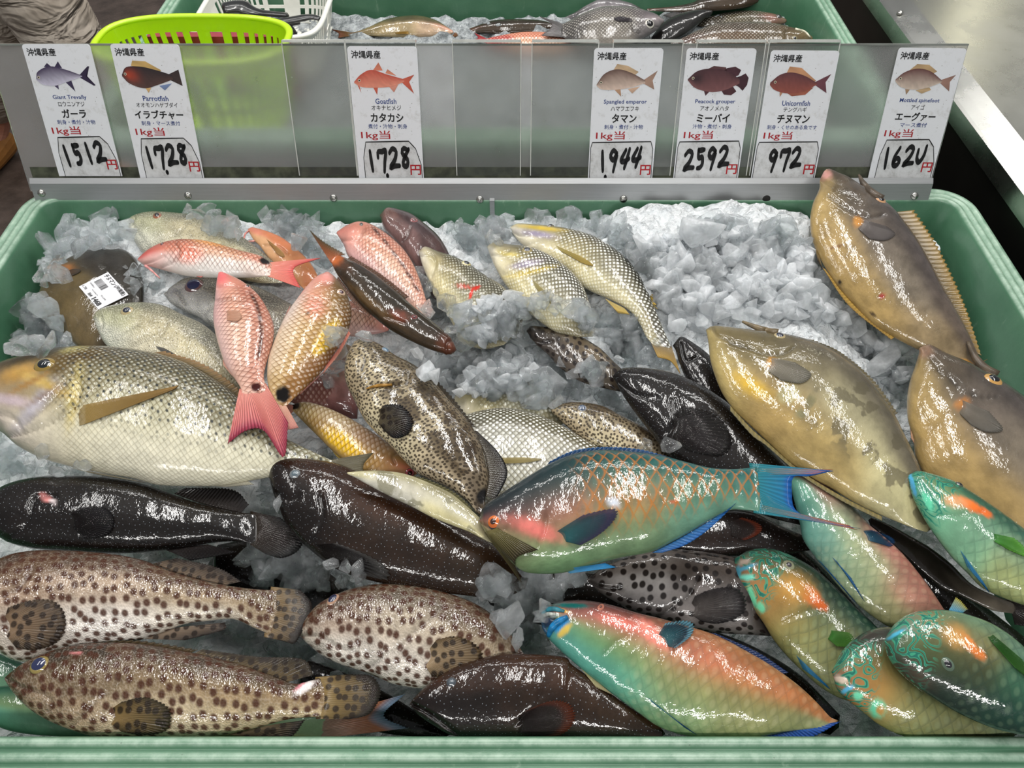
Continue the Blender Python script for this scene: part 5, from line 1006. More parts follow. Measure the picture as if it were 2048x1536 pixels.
fin(F, 'anal_fin', P('B1', 880, 705, 1100, 635), P('B1', 1150, 715, 1390, 650, 1400, 605), (150, 130, 110), (60, 52, 48), rays=12, mode='drape', mat=M_FINSP); done(F)
F = fish('rabbitfish', 'slim pale yellow rabbitfish lying on the black grouper in the centre', 'fish', SK['rabbit'],
         P('M2', 510, 1080, 560, 1075, 640, 1068, 780, 1068, 930, 1088, 1060, 1130, 1180, 1180, 1300, 1240, 1400, 1320, 1500, 1410, 1580, 1490, 1660, 1560), P('M2', 515, 1095, 570, 1120, 650, 1165, 760, 1225, 880, 1285, 1020, 1352, 1150, 1420, 1300, 1480, 1420, 1525, 1500, 1565, 1570, 1600, 1620, 1620), 0.118, Z['rabbit'], masks=full, th=.4)
RB = F
F2 = fish('grouper', 'black brown grouper with tiny pale dots in the centre under the rabbitfish', 'fish', SK['dark'],
         P('P', 538, 938, 558, 918, 620, 920, 680, 930, 740, 958, 800, 985, 870, 1015, 940, 1058, 1000, 1100, 1050, 1160), P('P', 538, 960, 555, 1010, 580, 1060, 620, 1100, 680, 1142, 760, 1166, 840, 1180, 920, 1190, 980, 1196, 1030, 1188), 0.084, Z['darkb'], masks=full, th=.46, nu=150,
         lines=[(P('P', 550, 985, 580, 1000, 600, 990), 3, .003, .4), (P('P', 620, 1080, 645, 1040, 640, 990), 4, .003, .4)])
eye(F2, 590, 948, 10, (110, 116, 120), (90, 104, 112), pf=.6)
fin(F2, 'pectoral_fin', P('P', 625, 1085, 640, 1110), P('P', 700, 1085, 770, 1130, 772, 1160, 690, 1145), (30, 24, 22), (18, 15, 16), rays=14, mode='surf', edge=(80, 78, 76)); done(F2)
F = fish('grouper', 'grouper with brown spots and blue eye at the bottom centre, facing left', 'fish', SK['spot'],
         P('B2', 300, 645, 360, 560, 430, 490, 520, 440, 650, 392, 800, 367, 950, 368, 1100, 388, 1250, 430, 1400, 490, 1520, 570, 1620, 680, 1700, 800), P('B2', 298, 675, 360, 740, 440, 805, 560, 865, 700, 910, 800, 950, 900, 990, 1050, 1015, 1150, 1015, 1300, 985, 1450, 940, 1600, 890, 1700, 860), 0.080,
         [(0, .5, (110, 92, 72)), (0, -.5, (178, 166, 148)), (.2, .7, (104, 86, 68)), (.2, 0, (170, 148, 128)), (.2, -.7, (214, 206, 194)), (.45, .8, (110, 94, 72)), (.45, 0, (196, 180, 156)), (.45, -.7, (216, 206, 194)), (.8, .6, (110, 90, 66)), (.8, -.4, (190, 170, 138)), (1, 0, (140, 120, 90))], masks=lambda S, C: (np.ones_like(S), sm(C, .2, .8) * .6, np.ones_like(S)), th=.44, nu=150, ring=(44, 14),
         lines=[(P('B2', 300, 685, 430, 690, 560, 760, 650, 780, 690, 700), 3.5, .003, .35), (P('B2', 720, 890, 880, 790, 1030, 650, 1190, 520), 4, .003, .3), (P('B2', 890, 560, 900, 640, 890, 700), 3, .002, .25)])
eye(F, *P('B2', 515, 463)[0], 13, (176, 140, 116), (30, 34, 62), pf=.74, sq=.72, rim=(150, 120, 96))
fin(F, 'pectoral_fin', P('B2', 1120, 740, 1080, 900), P('B2', 1180, 685, 1290, 672, 1390, 720, 1448, 800, 1400, 880, 1260, 950, 1150, 980), (176, 152, 120), (84, 66, 42), rays=20, mode='surf', mat=M_FINSP); done(F)
done(RB)
spine_fin(RB, 'dorsal_fin', P('M2', 780, 1068, 1060, 1130, 1300, 1240, 1450, 1365), P('M2', 820, 1085, 1080, 1120, 1330, 1235, 1465, 1360), (110, 106, 72), (90, 86, 60), rays=16, jag=.3)
F = fish('grouper', 'olive brown spotted grouper along the front rim at lower left, blue eye', 'fish', SK['spot'],
         P('B1', 32, 945, 120, 880, 220, 825, 350, 775, 500, 742, 700, 730, 900, 742, 1100, 775, 1300, 815, 1500, 870, 1700, 940, 1830, 985, 1950, 960, 2048, 945), P('B1', 34, 970, 90, 1050, 180, 1140, 300, 1215, 450, 1275, 600, 1320, 800, 1340, 1000, 1345, 1200, 1330, 1400, 1300, 1600, 1255, 1800, 1205, 1950, 1192, 2048, 1192), 0.094, Z['spotb'], masks=lambda S, C: (np.ones_like(S), sm(C, .1, .7) * .8, np.ones_like(S)), th=.42, nu=170, ring=(44, 14),
         patches=[P('B1', 1890, 1010)[0].tolist() + [27, 8, -35, (232, 222, 220), .4, 1], P('B1', 1860, 1000)[0].tolist() + [16, 3, -40, (196, 120, 130), .5, 1], P('B1', 470, 795)[0].tolist() + [12, 3, 0, (200, 120, 120), .6, 1]],
         lines=[(P('B1', 45, 960, 150, 1010, 270, 1050, 320, 1100, 300, 1160), 3.5, .003, .3), (P('B1', 450, 1240, 560, 1130, 680, 1030, 740, 960), 4, .003, .3), (P('B1', 510, 960, 520, 1030, 500, 1080), 3, .002, .2)])
eye(F, *P('B1', 245, 868)[0], 14, (150, 132, 76), (40, 46, 78), pf=.78, rim=(104, 92, 52))
fin(F, 'pectoral_fin', P('B1', 700, 1110, 680, 1260), P('B1', 790, 1075, 920, 1055, 1030, 1110, 1065, 1180, 1040, 1280, 920, 1320, 790, 1310), (150, 124, 80), (48, 42, 26), rays=20, mode='surf', mat=M_FINSP)
fin(F, 'tail_fin', P('B2', 435, 955, 440, 1190), P('B2', 640, 925, 760, 935, 815, 1010, 805, 1090, 740, 1175, 620, 1205), (150, 124, 76), (50, 42, 32), rays=18, mat=M_FINSP, edge=(34, 30, 26))
fin(F, 'dorsal_fin', P('B1', 1200, 800, 1500, 880, 1780, 975), P('B1', 1260, 770, 1600, 815, 1880, 830, 1950, 930), (96, 80, 54), (46, 40, 32), rays=18, mode='drape', mat=M_FINSP)
fin(F, 'anal_fin', P('B1', 1420, 1300, 1650, 1245), P('B1', 1600, 1320, 1800, 1320, 1895, 1210), (110, 94, 70), (30, 26, 24), rays=12, mode='plane', mat=M_FINSP)
spine_fin(F, 'spiny_dorsal_fin', P('B1', 450, 755, 800, 735, 1180, 795), P('B1', 500, 735, 850, 715, 1230, 770), (96, 78, 50), (60, 50, 36), rays=11, jag=.25); done(F)
F = fish('grouper', 'black grouper with white pinpoint dots at the front rim, bottom centre', 'fish', SK['dark'],
         cc([P('B2', 995, 1100, 1060, 1030, 1150, 955, 1260, 888, 1400, 838, 1560, 803, 1750, 803, 1950, 820), P('B3', 450, 870, 580, 960, 720, 1070, 880, 1180, 1000, 1260)]), cc([P('B2', 995, 1125, 1060, 1190, 1150, 1250, 1250, 1305, 1400, 1340, 1650, 1360, 1900, 1365), P('B3', 480, 1365, 620, 1360, 760, 1350, 880, 1340, 1000, 1330)]), 0.092, Z['darkb'], masks=full, th=.42, nu=150,
         lines=[(P('B2', 1000, 1110, 1100, 1160, 1210, 1240, 1280, 1290), 4, .004, .4), (P('B3', 100, 1240, 200, 1130, 260, 1040), 3, .002, .3)])
eye(F, *P('B2', 1250, 975)[0], 9, (70, 74, 80), (84, 92, 100), pf=.6)
fin(F, 'pectoral_fin', P('B3', 110, 1180, 90, 1310), P('B3', 200, 1120, 330, 1080, 430, 1105, 485, 1190, 475, 1290, 420, 1340), (30, 24, 24), (46, 32, 28), rays=20, mode='surf', edge=(104, 48, 26)); done(F)
# right hand side
F = fish('unicornfish', 'big yellow and grey mottled unicornfish with a horn, centre right', 'fish', SK['uni'],
         cc([P('L4', 318, 920, 350, 908, 450, 920, 560, 935, 700, 950, 800, 970, 900, 1000, 1010, 1050, 1110, 1120, 1200, 1210, 1270, 1300, 1340, 1400), P('M4', 1280, 200, 1345, 330, 1400, 470, 1440, 620, 1455, 760)]), cc([P('L4', 310, 945, 320, 1010, 330, 1100, 360, 1200, 400, 1290, 460, 1370, 530, 1440), P('M4', 430, 270, 560, 390, 700, 490, 830, 560, 960, 640, 1080, 700, 1220, 760, 1350, 810, 1430, 835)]), 0.092, Z['uni'], masks=m_uni, th=.34, nu=170, ring=(46, 14),
         patches=[P('L4', 665, 1110)[0].tolist() + [9, 12, 20, (176, 124, 44), .5, 1], P('L4', 560, 1240)[0].tolist() + [40, 14, 30, (206, 166, 50), .9], P('L4', 760, 1280)[0].tolist() + [22, 17, -20, (170, 160, 116), .35, 1], P('L4', 880, 1320)[0].tolist() + [10, 14, 30, (112, 106, 74), .35, 1], P('L4', 830, 1390)[0].tolist() + [14, 10, 10, (124, 118, 84), .4, 1]],
         lines=[(P('L4', 440, 1000, 560, 1035, 660, 1065, 740, 1055, 790, 1025), 3, .003, .5), (P('L4', 345, 915, 370, 960, 440, 990), 3, .002, .2)])
lump(F, 'horn', P('L4', 505, 884, 560, 908, 630, 934, 700, 948), (2.6, 5.5, 8, 9), 0, (118, 102, 74))
eye(F, *P('L4', 710, 963)[0], 10, (176, 160, 120), (26, 30, 50), pf=.66)
fin(F, 'pectoral_fin', P('L4', 655, 1080, 640, 1150), P('L4', 800, 1110, 885, 1172, 830, 1222, 720, 1205), (160, 152, 136), (134, 130, 118), rays=16, mode='surf', jag=.02, rd=0)
spine_fin(F, 'dorsal_fin', P('L4', 830, 980, 1010, 1045, 1200, 1205, 1340, 1395), P('L4', 900, 985, 1050, 1055, 1222, 1200, 1358, 1385), (104, 92, 62), (92, 84, 60), rays=18, jag=.2)
spine_fin(F, 'anal_fin', cc([P('L4', 440, 1345, 560, 1475), P('M4', 430, 270, 640, 450, 900, 610, 1150, 735)]), cc([P('L4', 440, 1375, 560, 1510), P('M4', 420, 290, 630, 470, 890, 635, 1150, 765)]), (150, 134, 84), (120, 112, 80), rays=22, jag=.15)
spine_fin(F, 'pelvic_fin', P('L4', 455, 1290, 470, 1360), P('L4', 490, 1370, 560, 1460), (206, 190, 130), (60, 52, 40), rays=5, jag=.3); done(F)
F = fish('parrotfish', 'pale green and pink parrotfish under the blue parrotfish tail', 'fish', SK['parrotP'],
         cc([P('M4', 560, 480, 650, 458, 760, 500, 880, 590, 980, 690, 1070, 790, 1180, 880, 1290, 985, 1400, 1120, 1480, 1230), P('B4', 1540, 530, 1640, 680)]), P('M4', 560, 505, 590, 620, 630, 780, 650, 880, 720, 985, 800, 1085, 900, 1205, 1000, 1295, 1100, 1375, 1210, 1440, 1330, 1450, 1480, 1450), 0.078, Z['parE'], masks=m_parP, th=.42)
eye(F, *P('M4', 805, 533)[0], 7, (96, 76, 70), (30, 30, 34))
fin(F, 'pectoral_fin', P('M4', 1020, 810, 1060, 900), P('M4', 1120, 820, 1230, 880, 1275, 950), (30, 96, 120), (26, 44, 74), rays=11, mode='surf', edge=(24, 66, 110))
fin(F, 'pelvic_fin', P('M4', 745, 1005, 775, 1040), P('M4', 860, 1130, 990, 1285), (46, 130, 190), (30, 88, 150), rays=5, mode='surf', lift=.003)
fin(F, 'pelvic_fin', P('M4', 830, 985, 860, 1010), P('M4', 960, 1130, 1042, 1275), (60, 150, 206), (36, 96, 160), rays=5, mode='surf', lift=.003); done(F)
F = fish('unicornfish', 'grey and yellow unicornfish cut off by the right edge, beside the tub wall', 'fish', SK['uni'],
         P('L4', 1478, 1025, 1530, 1010, 1620, 1060, 1740, 1110, 1830, 1160, 1920, 1210, 2048, 1300, 2150, 1390, 2250, 1520, 2360, 1720, 2420, 1900, 2450, 2060), cc([P('L4', 1475, 1055, 1450, 1130, 1420, 1220, 1405, 1320, 1410, 1420, 1440, 1530), P('M4', 1360, 360, 1430, 500, 1560, 640, 1750, 790, 2000, 920, 2250, 1030, 2500, 1130, 2580, 1180)]), 0.080, Z['unig'], masks=m_none, th=.34, nu=150,
         patches=[P('L4', 1710, 1335)[0].tolist() + [15, 10, -20, (170, 112, 52), .6], P('L4', 1500, 1050)[0].tolist() + [16, 12, 0, (140, 110, 90), .8]],
         lines=[(P('L4', 1580, 1150, 1700, 1240, 1790, 1290, 1900, 1295), 3, .003, .5), (P('L4', 1500, 1035, 1560, 1110, 1600, 1160), 3, .002, .2)])
lump(F, 'horn', P('L4', 1740, 995, 1775, 1070, 1830, 1140, 1900, 1180), (2.6, 6, 9, 10), 0, (92, 80, 66))
eye(F, *P('L4', 1880, 1203)[0], 14, (196, 150, 84), (16, 18, 24), pf=.62, rim=(110, 84, 56))
fin(F, 'pectoral_fin', P('L4', 1700, 1310, 1690, 1380), P('L4', 1860, 1380, 1935, 1475, 1850, 1490, 1760, 1450), (128, 118, 104), (116, 112, 104), rays=15, mode='surf', jag=.02, rd=0)
spine_fin(F, 'pelvic_fin', cc([P('M4', 1325, 100, 1335, 240)]), P('M4', 1350, 130, 1395, 350), (176, 130, 96), (110, 92, 70), rays=5, jag=.3); done(F)
F = fish('unicornfish', 'upright unicornfish leaning on the back right rim, snout over the price board', 'fish', SK['plain'],
         P('L4', 985, 50, 1030, 72, 1080, 95, 1150, 140, 1240, 195, 1330, 268, 1400, 350, 1470, 450, 1540, 575, 1600, 690, 1670, 810, 1730, 920, 1780, 1030, 1815, 1110), P('L4', 950, 66, 930, 110, 925, 160, 890, 240, 875, 330, 885, 430, 920, 520, 970, 610, 1030, 700, 1120, 800, 1220, 900, 1340, 975, 1480, 1045, 1600, 1095, 1750, 1135), 0.088, Z['unig'], masks=m_none, th=.32, tilt=(0, .12), nu=170, ring=(46, 14),
         patches=[P('L4', 1140, 335)[0].tolist() + [10, 11, 30, (186, 128, 56), .5], P('L4', 960, 80)[0].tolist() + [12, 9, 0, (196, 140, 130), .7], P('L4', 1270, 745)[0].tolist() + [7, 5, -20, (150, 40, 34), .4], P('L4', 1220, 845)[0].tolist() + [8, 3, 40, (60, 46, 30), .5], P('L4', 1040, 670)[0].tolist() + [4, 5, 0, (50, 40, 28), .5], P('L4', 1020, 475)[0].tolist() + [16, 2, -15, (104, 66, 34), .6], P('L4', 1735, 1110)[0].tolist() + [12, 5, 30, (206, 150, 70), .6]],
         lines=[(P('L4', 985, 200, 1080, 265, 1180, 310, 1280, 300), 3.5, .003, .4), (P('L4', 940, 110, 1000, 140, 1010, 160), 3, .003, .2)])
lump(F, 'horn', P('L4', 1143, 80, 1170, 130, 1215, 180, 1270, 215), (2, 6, 8, 9), 0, (92, 80, 68))
eye(F, *P('L4', 1262, 218)[0], 9.5, (196, 150, 110), (18, 20, 26), pf=.6, rim=(140, 104, 66))
fin(F, 'pectoral_fin', P('L4', 1165, 325, 1135, 370), P('L4', 1300, 365, 1345, 405, 1290, 440, 1200, 430), (124, 116, 112), (104, 98, 96), rays=14, mode='surf', jag=.02, rd=0)
spine_fin(F, 'dorsal_fin', P('L4', 1340, 285, 1470, 455, 1600, 695, 1720, 920, 1790, 1060), P('L4', 1450, 275, 1560, 440, 1660, 640, 1740, 830, 1815, 1070), (96, 82, 56), (150, 122, 66), rays=22, jag=.12)
spine_fin(F, 'anal_fin', P('L4', 960, 600, 1120, 795, 1340, 970), P('L4', 945, 590, 1090, 800, 1320, 985), (196, 160, 80), (150, 120, 64), rays=18, jag=.2)
spine_fin(F, 'pelvic_fin', P('L4', 900, 440, 925, 520), P('L4', 920, 560, 945, 600), (186, 156, 90), (60, 50, 40), rays=4, jag=.3)
fin(F, 'tail_fin', P('L4', 1812, 1105, 1750, 1132), P('L4', 1850, 1090, 1790, 1130), (110, 94, 70), (150, 130, 90), rays=6, mode='plane'); done(F)
F = fish('parrotfish', 'parrotfish with maze patterned head and orange cheek wedge, right of centre', 'fish', SK['parrot'],
         P('B4', 238, 200, 310, 160, 420, 148, 540, 178, 660, 238, 760, 308, 880, 420, 980, 520, 1080, 610, 1200, 740, 1320, 890, 1420, 1020), P('B4', 218, 235, 222, 300, 240, 360, 285, 440, 335, 530, 400, 620, 460, 720, 540, 820, 640, 920, 740, 1010, 850, 1080, 960, 1120, 1100, 1150, 1250, 1150, 1390, 1090), 0.062, Z['parC'], masks=m_maze, th=.44, nu=150, ring=(44, 14),
         patches=[P('B4', 690, 440)[0].tolist() + [30, 15, 42, (222, 108, 42), .35, 1], P('B4', 755, 500)[0].tolist() + [20, 8, 32, (214, 104, 48), .4, 1], P('B4', 590, 400)[0].tolist() + [34, 26, 20, (190, 140, 62), .9, 1], P('B4', 290, 270)[0].tolist() + [24, 4, -20, (86, 170, 196), .4, 1], P('B4', 240, 300)[0].tolist() + [6, 14, 0, (86, 170, 196), .4, 1], P('B4', 300, 330)[0].tolist() + [16, 6, 0, (120, 214, 190), .4, 1], P('B4', 330, 450)[0].tolist() + [6, 24, -20, (112, 206, 160), .4, 1], P('B4', 385, 520)[0].tolist() + [7, 12, -20, (112, 206, 160), .4, 1], P('B4', 280, 232)[0].tolist() + [14, 6, -10, (196, 176, 160), .5, 1]],
         lines=[(P('B4', 520, 610, 620, 560, 720, 530, 790, 530), 3.5, .002, .2)])
eye(F, *P('B4', 560, 255)[0], 10, (150, 150, 120), (70, 66, 70), pf=.5, rim=(70, 100, 80))
fin(F, 'pectoral_fin', P('B4', 830, 650, 800, 730), P('B4', 1010, 690, 960, 760, 890, 790), (52, 120, 44), (96, 160, 60), rays=9, mode='surf', lift=.003)
fin(F, 'pelvic_fin', P('B4', 600, 815, 640, 900), P('B4', 800, 1010, 825, 1040), (80, 170, 214), (40, 130, 190), rays=5, mode='surf', lift=.004); done(F)
F = fish('parrotfish', 'salmon and green parrotfish at the front right with gaping blue lips', 'fish', SK['parrotP'],
         cc([P('B3', 262, 545, 330, 490, 430, 470, 560, 472, 700, 500, 850, 545, 1000, 582, 1150, 625, 1350, 690, 1550, 795, 1700, 885, 1850, 995, 1960, 1095, 2048, 1190), P('B4', 860, 1230)]), cc([P('B3', 256, 600, 290, 690, 370, 775, 460, 855, 560, 940, 700, 1050, 850, 1160, 1000, 1260, 1200, 1320, 1450, 1330, 1620, 1315, 1800, 1280, 1950, 1262, 2048, 1255), P('B4', 840, 1262)]), 0.098, Z['parB'], masks=m_parP, th=.40, nu=170, ring=(46, 14),
         patches=[P('B3', 300, 590)[0].tolist() + [13, 18, 25, (22, 40, 62), .35], P('B3', 378, 620)[0].tolist() + [18, 12, -40, (34, 130, 190), .4], P('B3', 400, 655)[0].tolist() + [18, 7, -45, (206, 178, 84), .4], P('B3', 360, 525)[0].tolist() + [22, 4, 12, (222, 170, 80), .4], P('B3', 450, 500)[0].tolist() + [34, 5, 2, (24, 96, 92), .5], P('B3', 330, 560)[0].tolist() + [10, 3, -10, (206, 220, 214), .5], P('B3', 760, 610)[0].tolist() + [46, 10, 18, (214, 108, 92), .7], P('B3', 940, 670)[0].tolist() + [40, 14, 40, (222, 126, 110), .6]],
         lines=[(P('B3', 262, 580, 300, 560, 340, 575), 3, .004, .5), (P('B3', 640, 800, 720, 720, 790, 690), 3, .002, .15)])
lump(F, 'upper_lip', P('B3', 262, 560, 285, 530, 330, 520, 400, 535), (3, 5, 5, 3), 0, (46, 132, 150))
lump(F, 'upper_beak', P('B3', 264, 566, 300, 552, 345, 556), (2.5, 4, 2.5), 0, (206, 210, 200))
lump(F, 'lower_lip', P('B3', 300, 690, 318, 645, 355, 605, 420, 570), (4, 7, 7, 4), 0, (28, 122, 178))
lump(F, 'lower_beak', P('B3', 262, 600, 275, 640, 296, 676), (2.5, 4, 3), 0, (30, 66, 92))
eye(F, *P('B3', 625, 512)[0], 9, (190, 120, 100), (104, 60, 54), pf=.4, sq=.6)
fin(F, 'pectoral_fin', P('B3', 965, 660, 1060, 775), P('B3', 1050, 570, 1190, 600, 1195, 680, 1110, 770), (24, 120, 130), (44, 38, 66), rays=12, mode='surf', lift=.003, edge=(110, 170, 190))
fin(F, 'anal_fin', cc([P('B3', 1610, 1305, 1850, 1265), P('B4', 800, 1255)]), cc([P('B3', 1640, 1330, 1900, 1330), P('B4', 890, 1243)]), (30, 90, 170), (26, 70, 150), rays=14, mode='plane')
fin(F, 'dorsal_fin', P('B3', 1290, 672, 1550, 800, 1750, 925), P('B3', 1340, 672, 1600, 790, 1790, 915), (24, 52, 96), (20, 44, 90), rays=14, mode='plane')
fin(F, 'pelvic_fin', P('B3', 905, 1060, 930, 1090), P('B3', 1150, 1260, 1225, 1305), (70, 160, 206), (46, 120, 176), rays=6, mode='surf', lift=.003)
fin(F, 'pelvic_fin', P('B3', 470, 850, 520, 900), P('B3', 600, 1010, 700, 1055), (196, 200, 150), (190, 180, 140), rays=5, mode='plane'); done(F)
F = fish('parrotfish', 'parrotfish in the lower right corner tucked under another, pale beak showing', 'fish', SK['parrot'],
         P('B4', 845, 900, 900, 790, 990, 705, 1100, 655, 1220, 650, 1350, 710, 1500, 830, 1650, 980, 1800, 1130, 1980, 1270), P('B4', 842, 950, 870, 1040, 950, 1120, 1050, 1200, 1150, 1275, 1300, 1340, 1450, 1370, 1600, 1375, 1800, 1375, 1980, 1340), 0.104, Z['parC'], masks=m_maze, th=.40, nu=140, ring=(44, 14),
         patches=[P('B4', 890, 975)[0].tolist() + [14, 9, 20, (206, 188, 170), .4, 1], P('B4', 930, 1040)[0].tolist() + [18, 5, -30, (90, 176, 214), .4, 1], P('B4', 1000, 1080)[0].tolist() + [11, 9, 0, (110, 206, 166), .4, 1], P('B4', 1120, 1160)[0].tolist() + [16, 18, 0, (96, 190, 150), .4, 1], P('B4', 1140, 1170)[0].tolist() + [9, 10, 0, (170, 132, 70), .4, 1], P('B4', 1080, 700)[0].tolist() + [40, 16, -10, (56, 52, 46), .8, 1]],
         lines=[(P('B4', 850, 955, 920, 955, 950, 990), 2.5, .002, .3)]); done(F)
F = fish('parrotfish', 'uppermost parrotfish at the right edge, green pectoral fin, under the cut off unicornfish', 'fish', SK['parrot'],
         P('M4', 1322, 470, 1380, 445, 1480, 470, 1600, 510, 1700, 570, 1850, 670, 1980, 765, 2100, 860, 2250, 990, 2400, 1140, 2520, 1290), P('M4', 1320, 510, 1340, 600, 1390, 705, 1450, 805, 1520, 905, 1600, 1005, 1690, 1095, 1780, 1185, 1900, 1245, 2050, 1300, 2250, 1360, 2400, 1380, 2500, 1370), 0.106, Z['parD'], masks=m_maze, th=.42, nu=150,
         patches=[P('M4', 1700, 660)[0].tolist() + [32, 9, 28, (226, 112, 44), .4, 1], P('M4', 1800, 710)[0].tolist() + [18, 7, 32, (222, 110, 48), .4, 1], P('M4', 1610, 640)[0].tolist() + [22, 10, 10, (206, 150, 104), .8, 1], P('M4', 1345, 540)[0].tolist() + [5, 24, -15, (80, 170, 214), .4, 1], P('M4', 1440, 640)[0].tolist() + [8, 22, -25, (96, 200, 160), .4, 1]],
         lines=[(P('M4', 1500, 725, 1620, 725, 1720, 710, 1790, 700), 3, .002, .25)])
eye(F, *P('M4', 1640, 533)[0], 6.5, (70, 76, 66), (26, 28, 28))
fin(F, 'pectoral_fin', P('M4', 1850, 830, 1850, 900), P('M4', 2060, 890, 2080, 990, 2000, 975), (60, 140, 48), (100, 168, 60), rays=10, mode='surf', lift=.003, edge=(110, 180, 70))
fin(F, 'pelvic_fin', P('M4', 1640, 940, 1680, 1040), P('M4', 1790, 1150, 1830, 1215), (80, 170, 214), (50, 130, 190), rays=6, mode='surf', lift=.004); done(F)
F = fish('parrotfish', 'dark green parrotfish lying on top in the lower right corner, eye down', 'fish', SK['parrot'],
         P('B4', 1170, 740, 1190, 830, 1260, 930, 1380, 1035, 1500, 1115, 1620, 1185, 1760, 1250, 1900, 1300, 2100, 1335, 2300, 1335, 2480, 1330), P('B4', 1172, 715, 1215, 640, 1300, 568, 1420, 538, 1560, 538, 1700, 570, 1850, 630, 2000, 735, 2150, 890, 2330, 1080, 2480, 1240), 0.134,
         [(0, .5, (90, 120, 100)), (0, -.4, (96, 160, 160)), (.15, .8, (56, 62, 50)), (.15, .2, (110, 120, 76)), (.15, -.5, (150, 140, 90)), (.35, .8, (46, 66, 56)), (.35, .2, (78, 88, 62)), (.35, -.3, (150, 136, 80)), (.35, -.8, (110, 150, 120)), (.65, .8, (40, 80, 66)), (.65, 0, (64, 110, 86)), (.65, -.7, (104, 140, 116)), (1, 0, (60, 110, 90))], masks=m_maze, th=.44, nu=150, ring=(44, 14),
         patches=[P('B4', 1690, 740)[0].tolist() + [26, 10, 45, (222, 124, 50), .4, 1], P('B4', 1760, 810)[0].tolist() + [18, 8, 35, (214, 120, 54), .4, 1], P('B4', 1620, 700)[0].tolist() + [24, 18, 40, (190, 140, 74), .9, 1], P('B4', 1240, 690)[0].tolist() + [20, 4, -30, (80, 176, 206), .4, 1], P('B4', 1350, 940)[0].tolist() + [40, 14, 35, (70, 62, 50), .9, 1]],
         lines=[(P('B4', 1180, 735, 1240, 710, 1290, 720), 2.5, .002, .3)])
eye(F, *P('B4', 1565, 880)[0], 11, (92, 110, 92), (40, 40, 44), pf=.6, sq=.8, rim=(60, 84, 74))
fin(F, 'pectoral_fin', P('B4', 1800, 700, 1850, 680), P('B4', 2090, 1010, 2140, 940), (52, 124, 48), (88, 160, 56), rays=11, mode='surf', lift=.003, edge=(90, 160, 70))
fin(F, 'pelvic_fin', P('B4', 1570, 545, 1660, 555), P('B4', 1618, 455, 1650, 480, 1692, 530), (80, 170, 214), (170, 160, 60), rays=6, mode='plane', lift=.005); done(F)
F = fish('parrotfish', 'large blue and orange parrotfish with lyre tail lying across the centre', 'fish', SK['parrotA'],
         P('M3', 148, 690, 170, 630, 260, 568, 380, 488, 500, 420, 620, 372, 760, 352, 920, 362, 1060, 382, 1180, 412, 1300, 440, 1420, 445, 1530, 435), P('M3', 150, 715, 190, 780, 260, 860, 345, 945, 420, 968, 560, 965, 700, 930, 850, 890, 1000, 862, 1100, 815, 1200, 760, 1300, 700, 1400, 650, 1470, 650, 1545, 655), 0.126, Z['parA'], masks=m_parA, th=.40, nu=170, ring=(46, 14),
         patches=[P('M3', 815, 610)[0].tolist() + [13, 9, 20, (206, 212, 222), .6, 1], P('M3', 430, 745)[0].tolist() + [50, 15, 20, (216, 118, 108), .7], P('M3', 1120, 610)[0].tolist() + [8, 4, 0, (214, 96, 40), .5]],
         lines=[(P('M3', 440, 830, 470, 740, 480, 680), 4, .003, .2), (P('M3', 160, 715, 220, 745, 280, 740), 3, .002, .3)])
eye(F, *P('M3', 218, 708)[0], 12, (214, 110, 50), (70, 44, 40), pf=.5, rim=(24, 70, 90))
fin(F, 'pectoral_fin', P('M3', 515, 745, 590, 820), P('M3', 740, 628, 850, 640, 790, 740, 690, 835), (26, 116, 120), (48, 36, 74), rays=14, mode='surf', lift=.003, edge=(60, 56, 96))
fin(F, 'dorsal_fin', P('M3', 480, 430, 620, 372, 760, 352, 920, 362, 1080, 390), P('M3', 500, 405, 620, 352, 770, 335, 940, 345, 1095, 385), (24, 60, 92), (22, 70, 120), rays=18, mode='plane', edge=(26, 84, 140))
fin(F, 'anal_fin', P('M3', 1010, 862, 1130, 800, 1260, 725, 1400, 640), P('M3', 1060, 862, 1180, 822, 1300, 740, 1432, 612), (40, 110, 170), (24, 96, 170), rays=14, mode='drape', edge=(20, 90, 160))
fin(F, 'pelvic_fin', P('M3', 570, 945, 600, 965), P('M3', 780, 915, 835, 935), (80, 160, 206), (50, 140, 196), rays=5, mode='drape')
fin(F, 'tail_fin', P('M3', 1525, 432, 1540, 545, 1545, 658), cc([P('M3', 1915, 455), P('M3', 1800, 480), P('M3', 1722, 482), P('M3', 1712, 560), P('M3', 1730, 650), P('M3', 1840, 700), P('M3', 2050, 742)]), (40, 124, 130), (20, 106, 156), rays=16, mode='drape', edge=(24, 84, 160), nu=80)
fin(F, 'tail_lobe', P('M3', 1530, 440, 1545, 472), P('M3', 1912, 448, 1830, 470), (70, 120, 116), (186, 116, 90), rays=4, mode='drape', nu=24, label='upper tail lobe with orange stripe')
fin(F, 'tail_lobe', P('M3', 1560, 625, 1550, 652), P('M3', 2000, 728, 2035, 748), (84, 110, 104), (176, 110, 92), rays=4, mode='drape', nu=24, label='lower tail lobe with orange stripe'); done(F)
fin(RB, 'tail_fin', P('M3', 190, 775, 245, 755), P('M3', 365, 1025, 330, 900, 442, 850), (120, 112, 70), (66, 58, 40), rays=12, mode='drape', jag=.05)
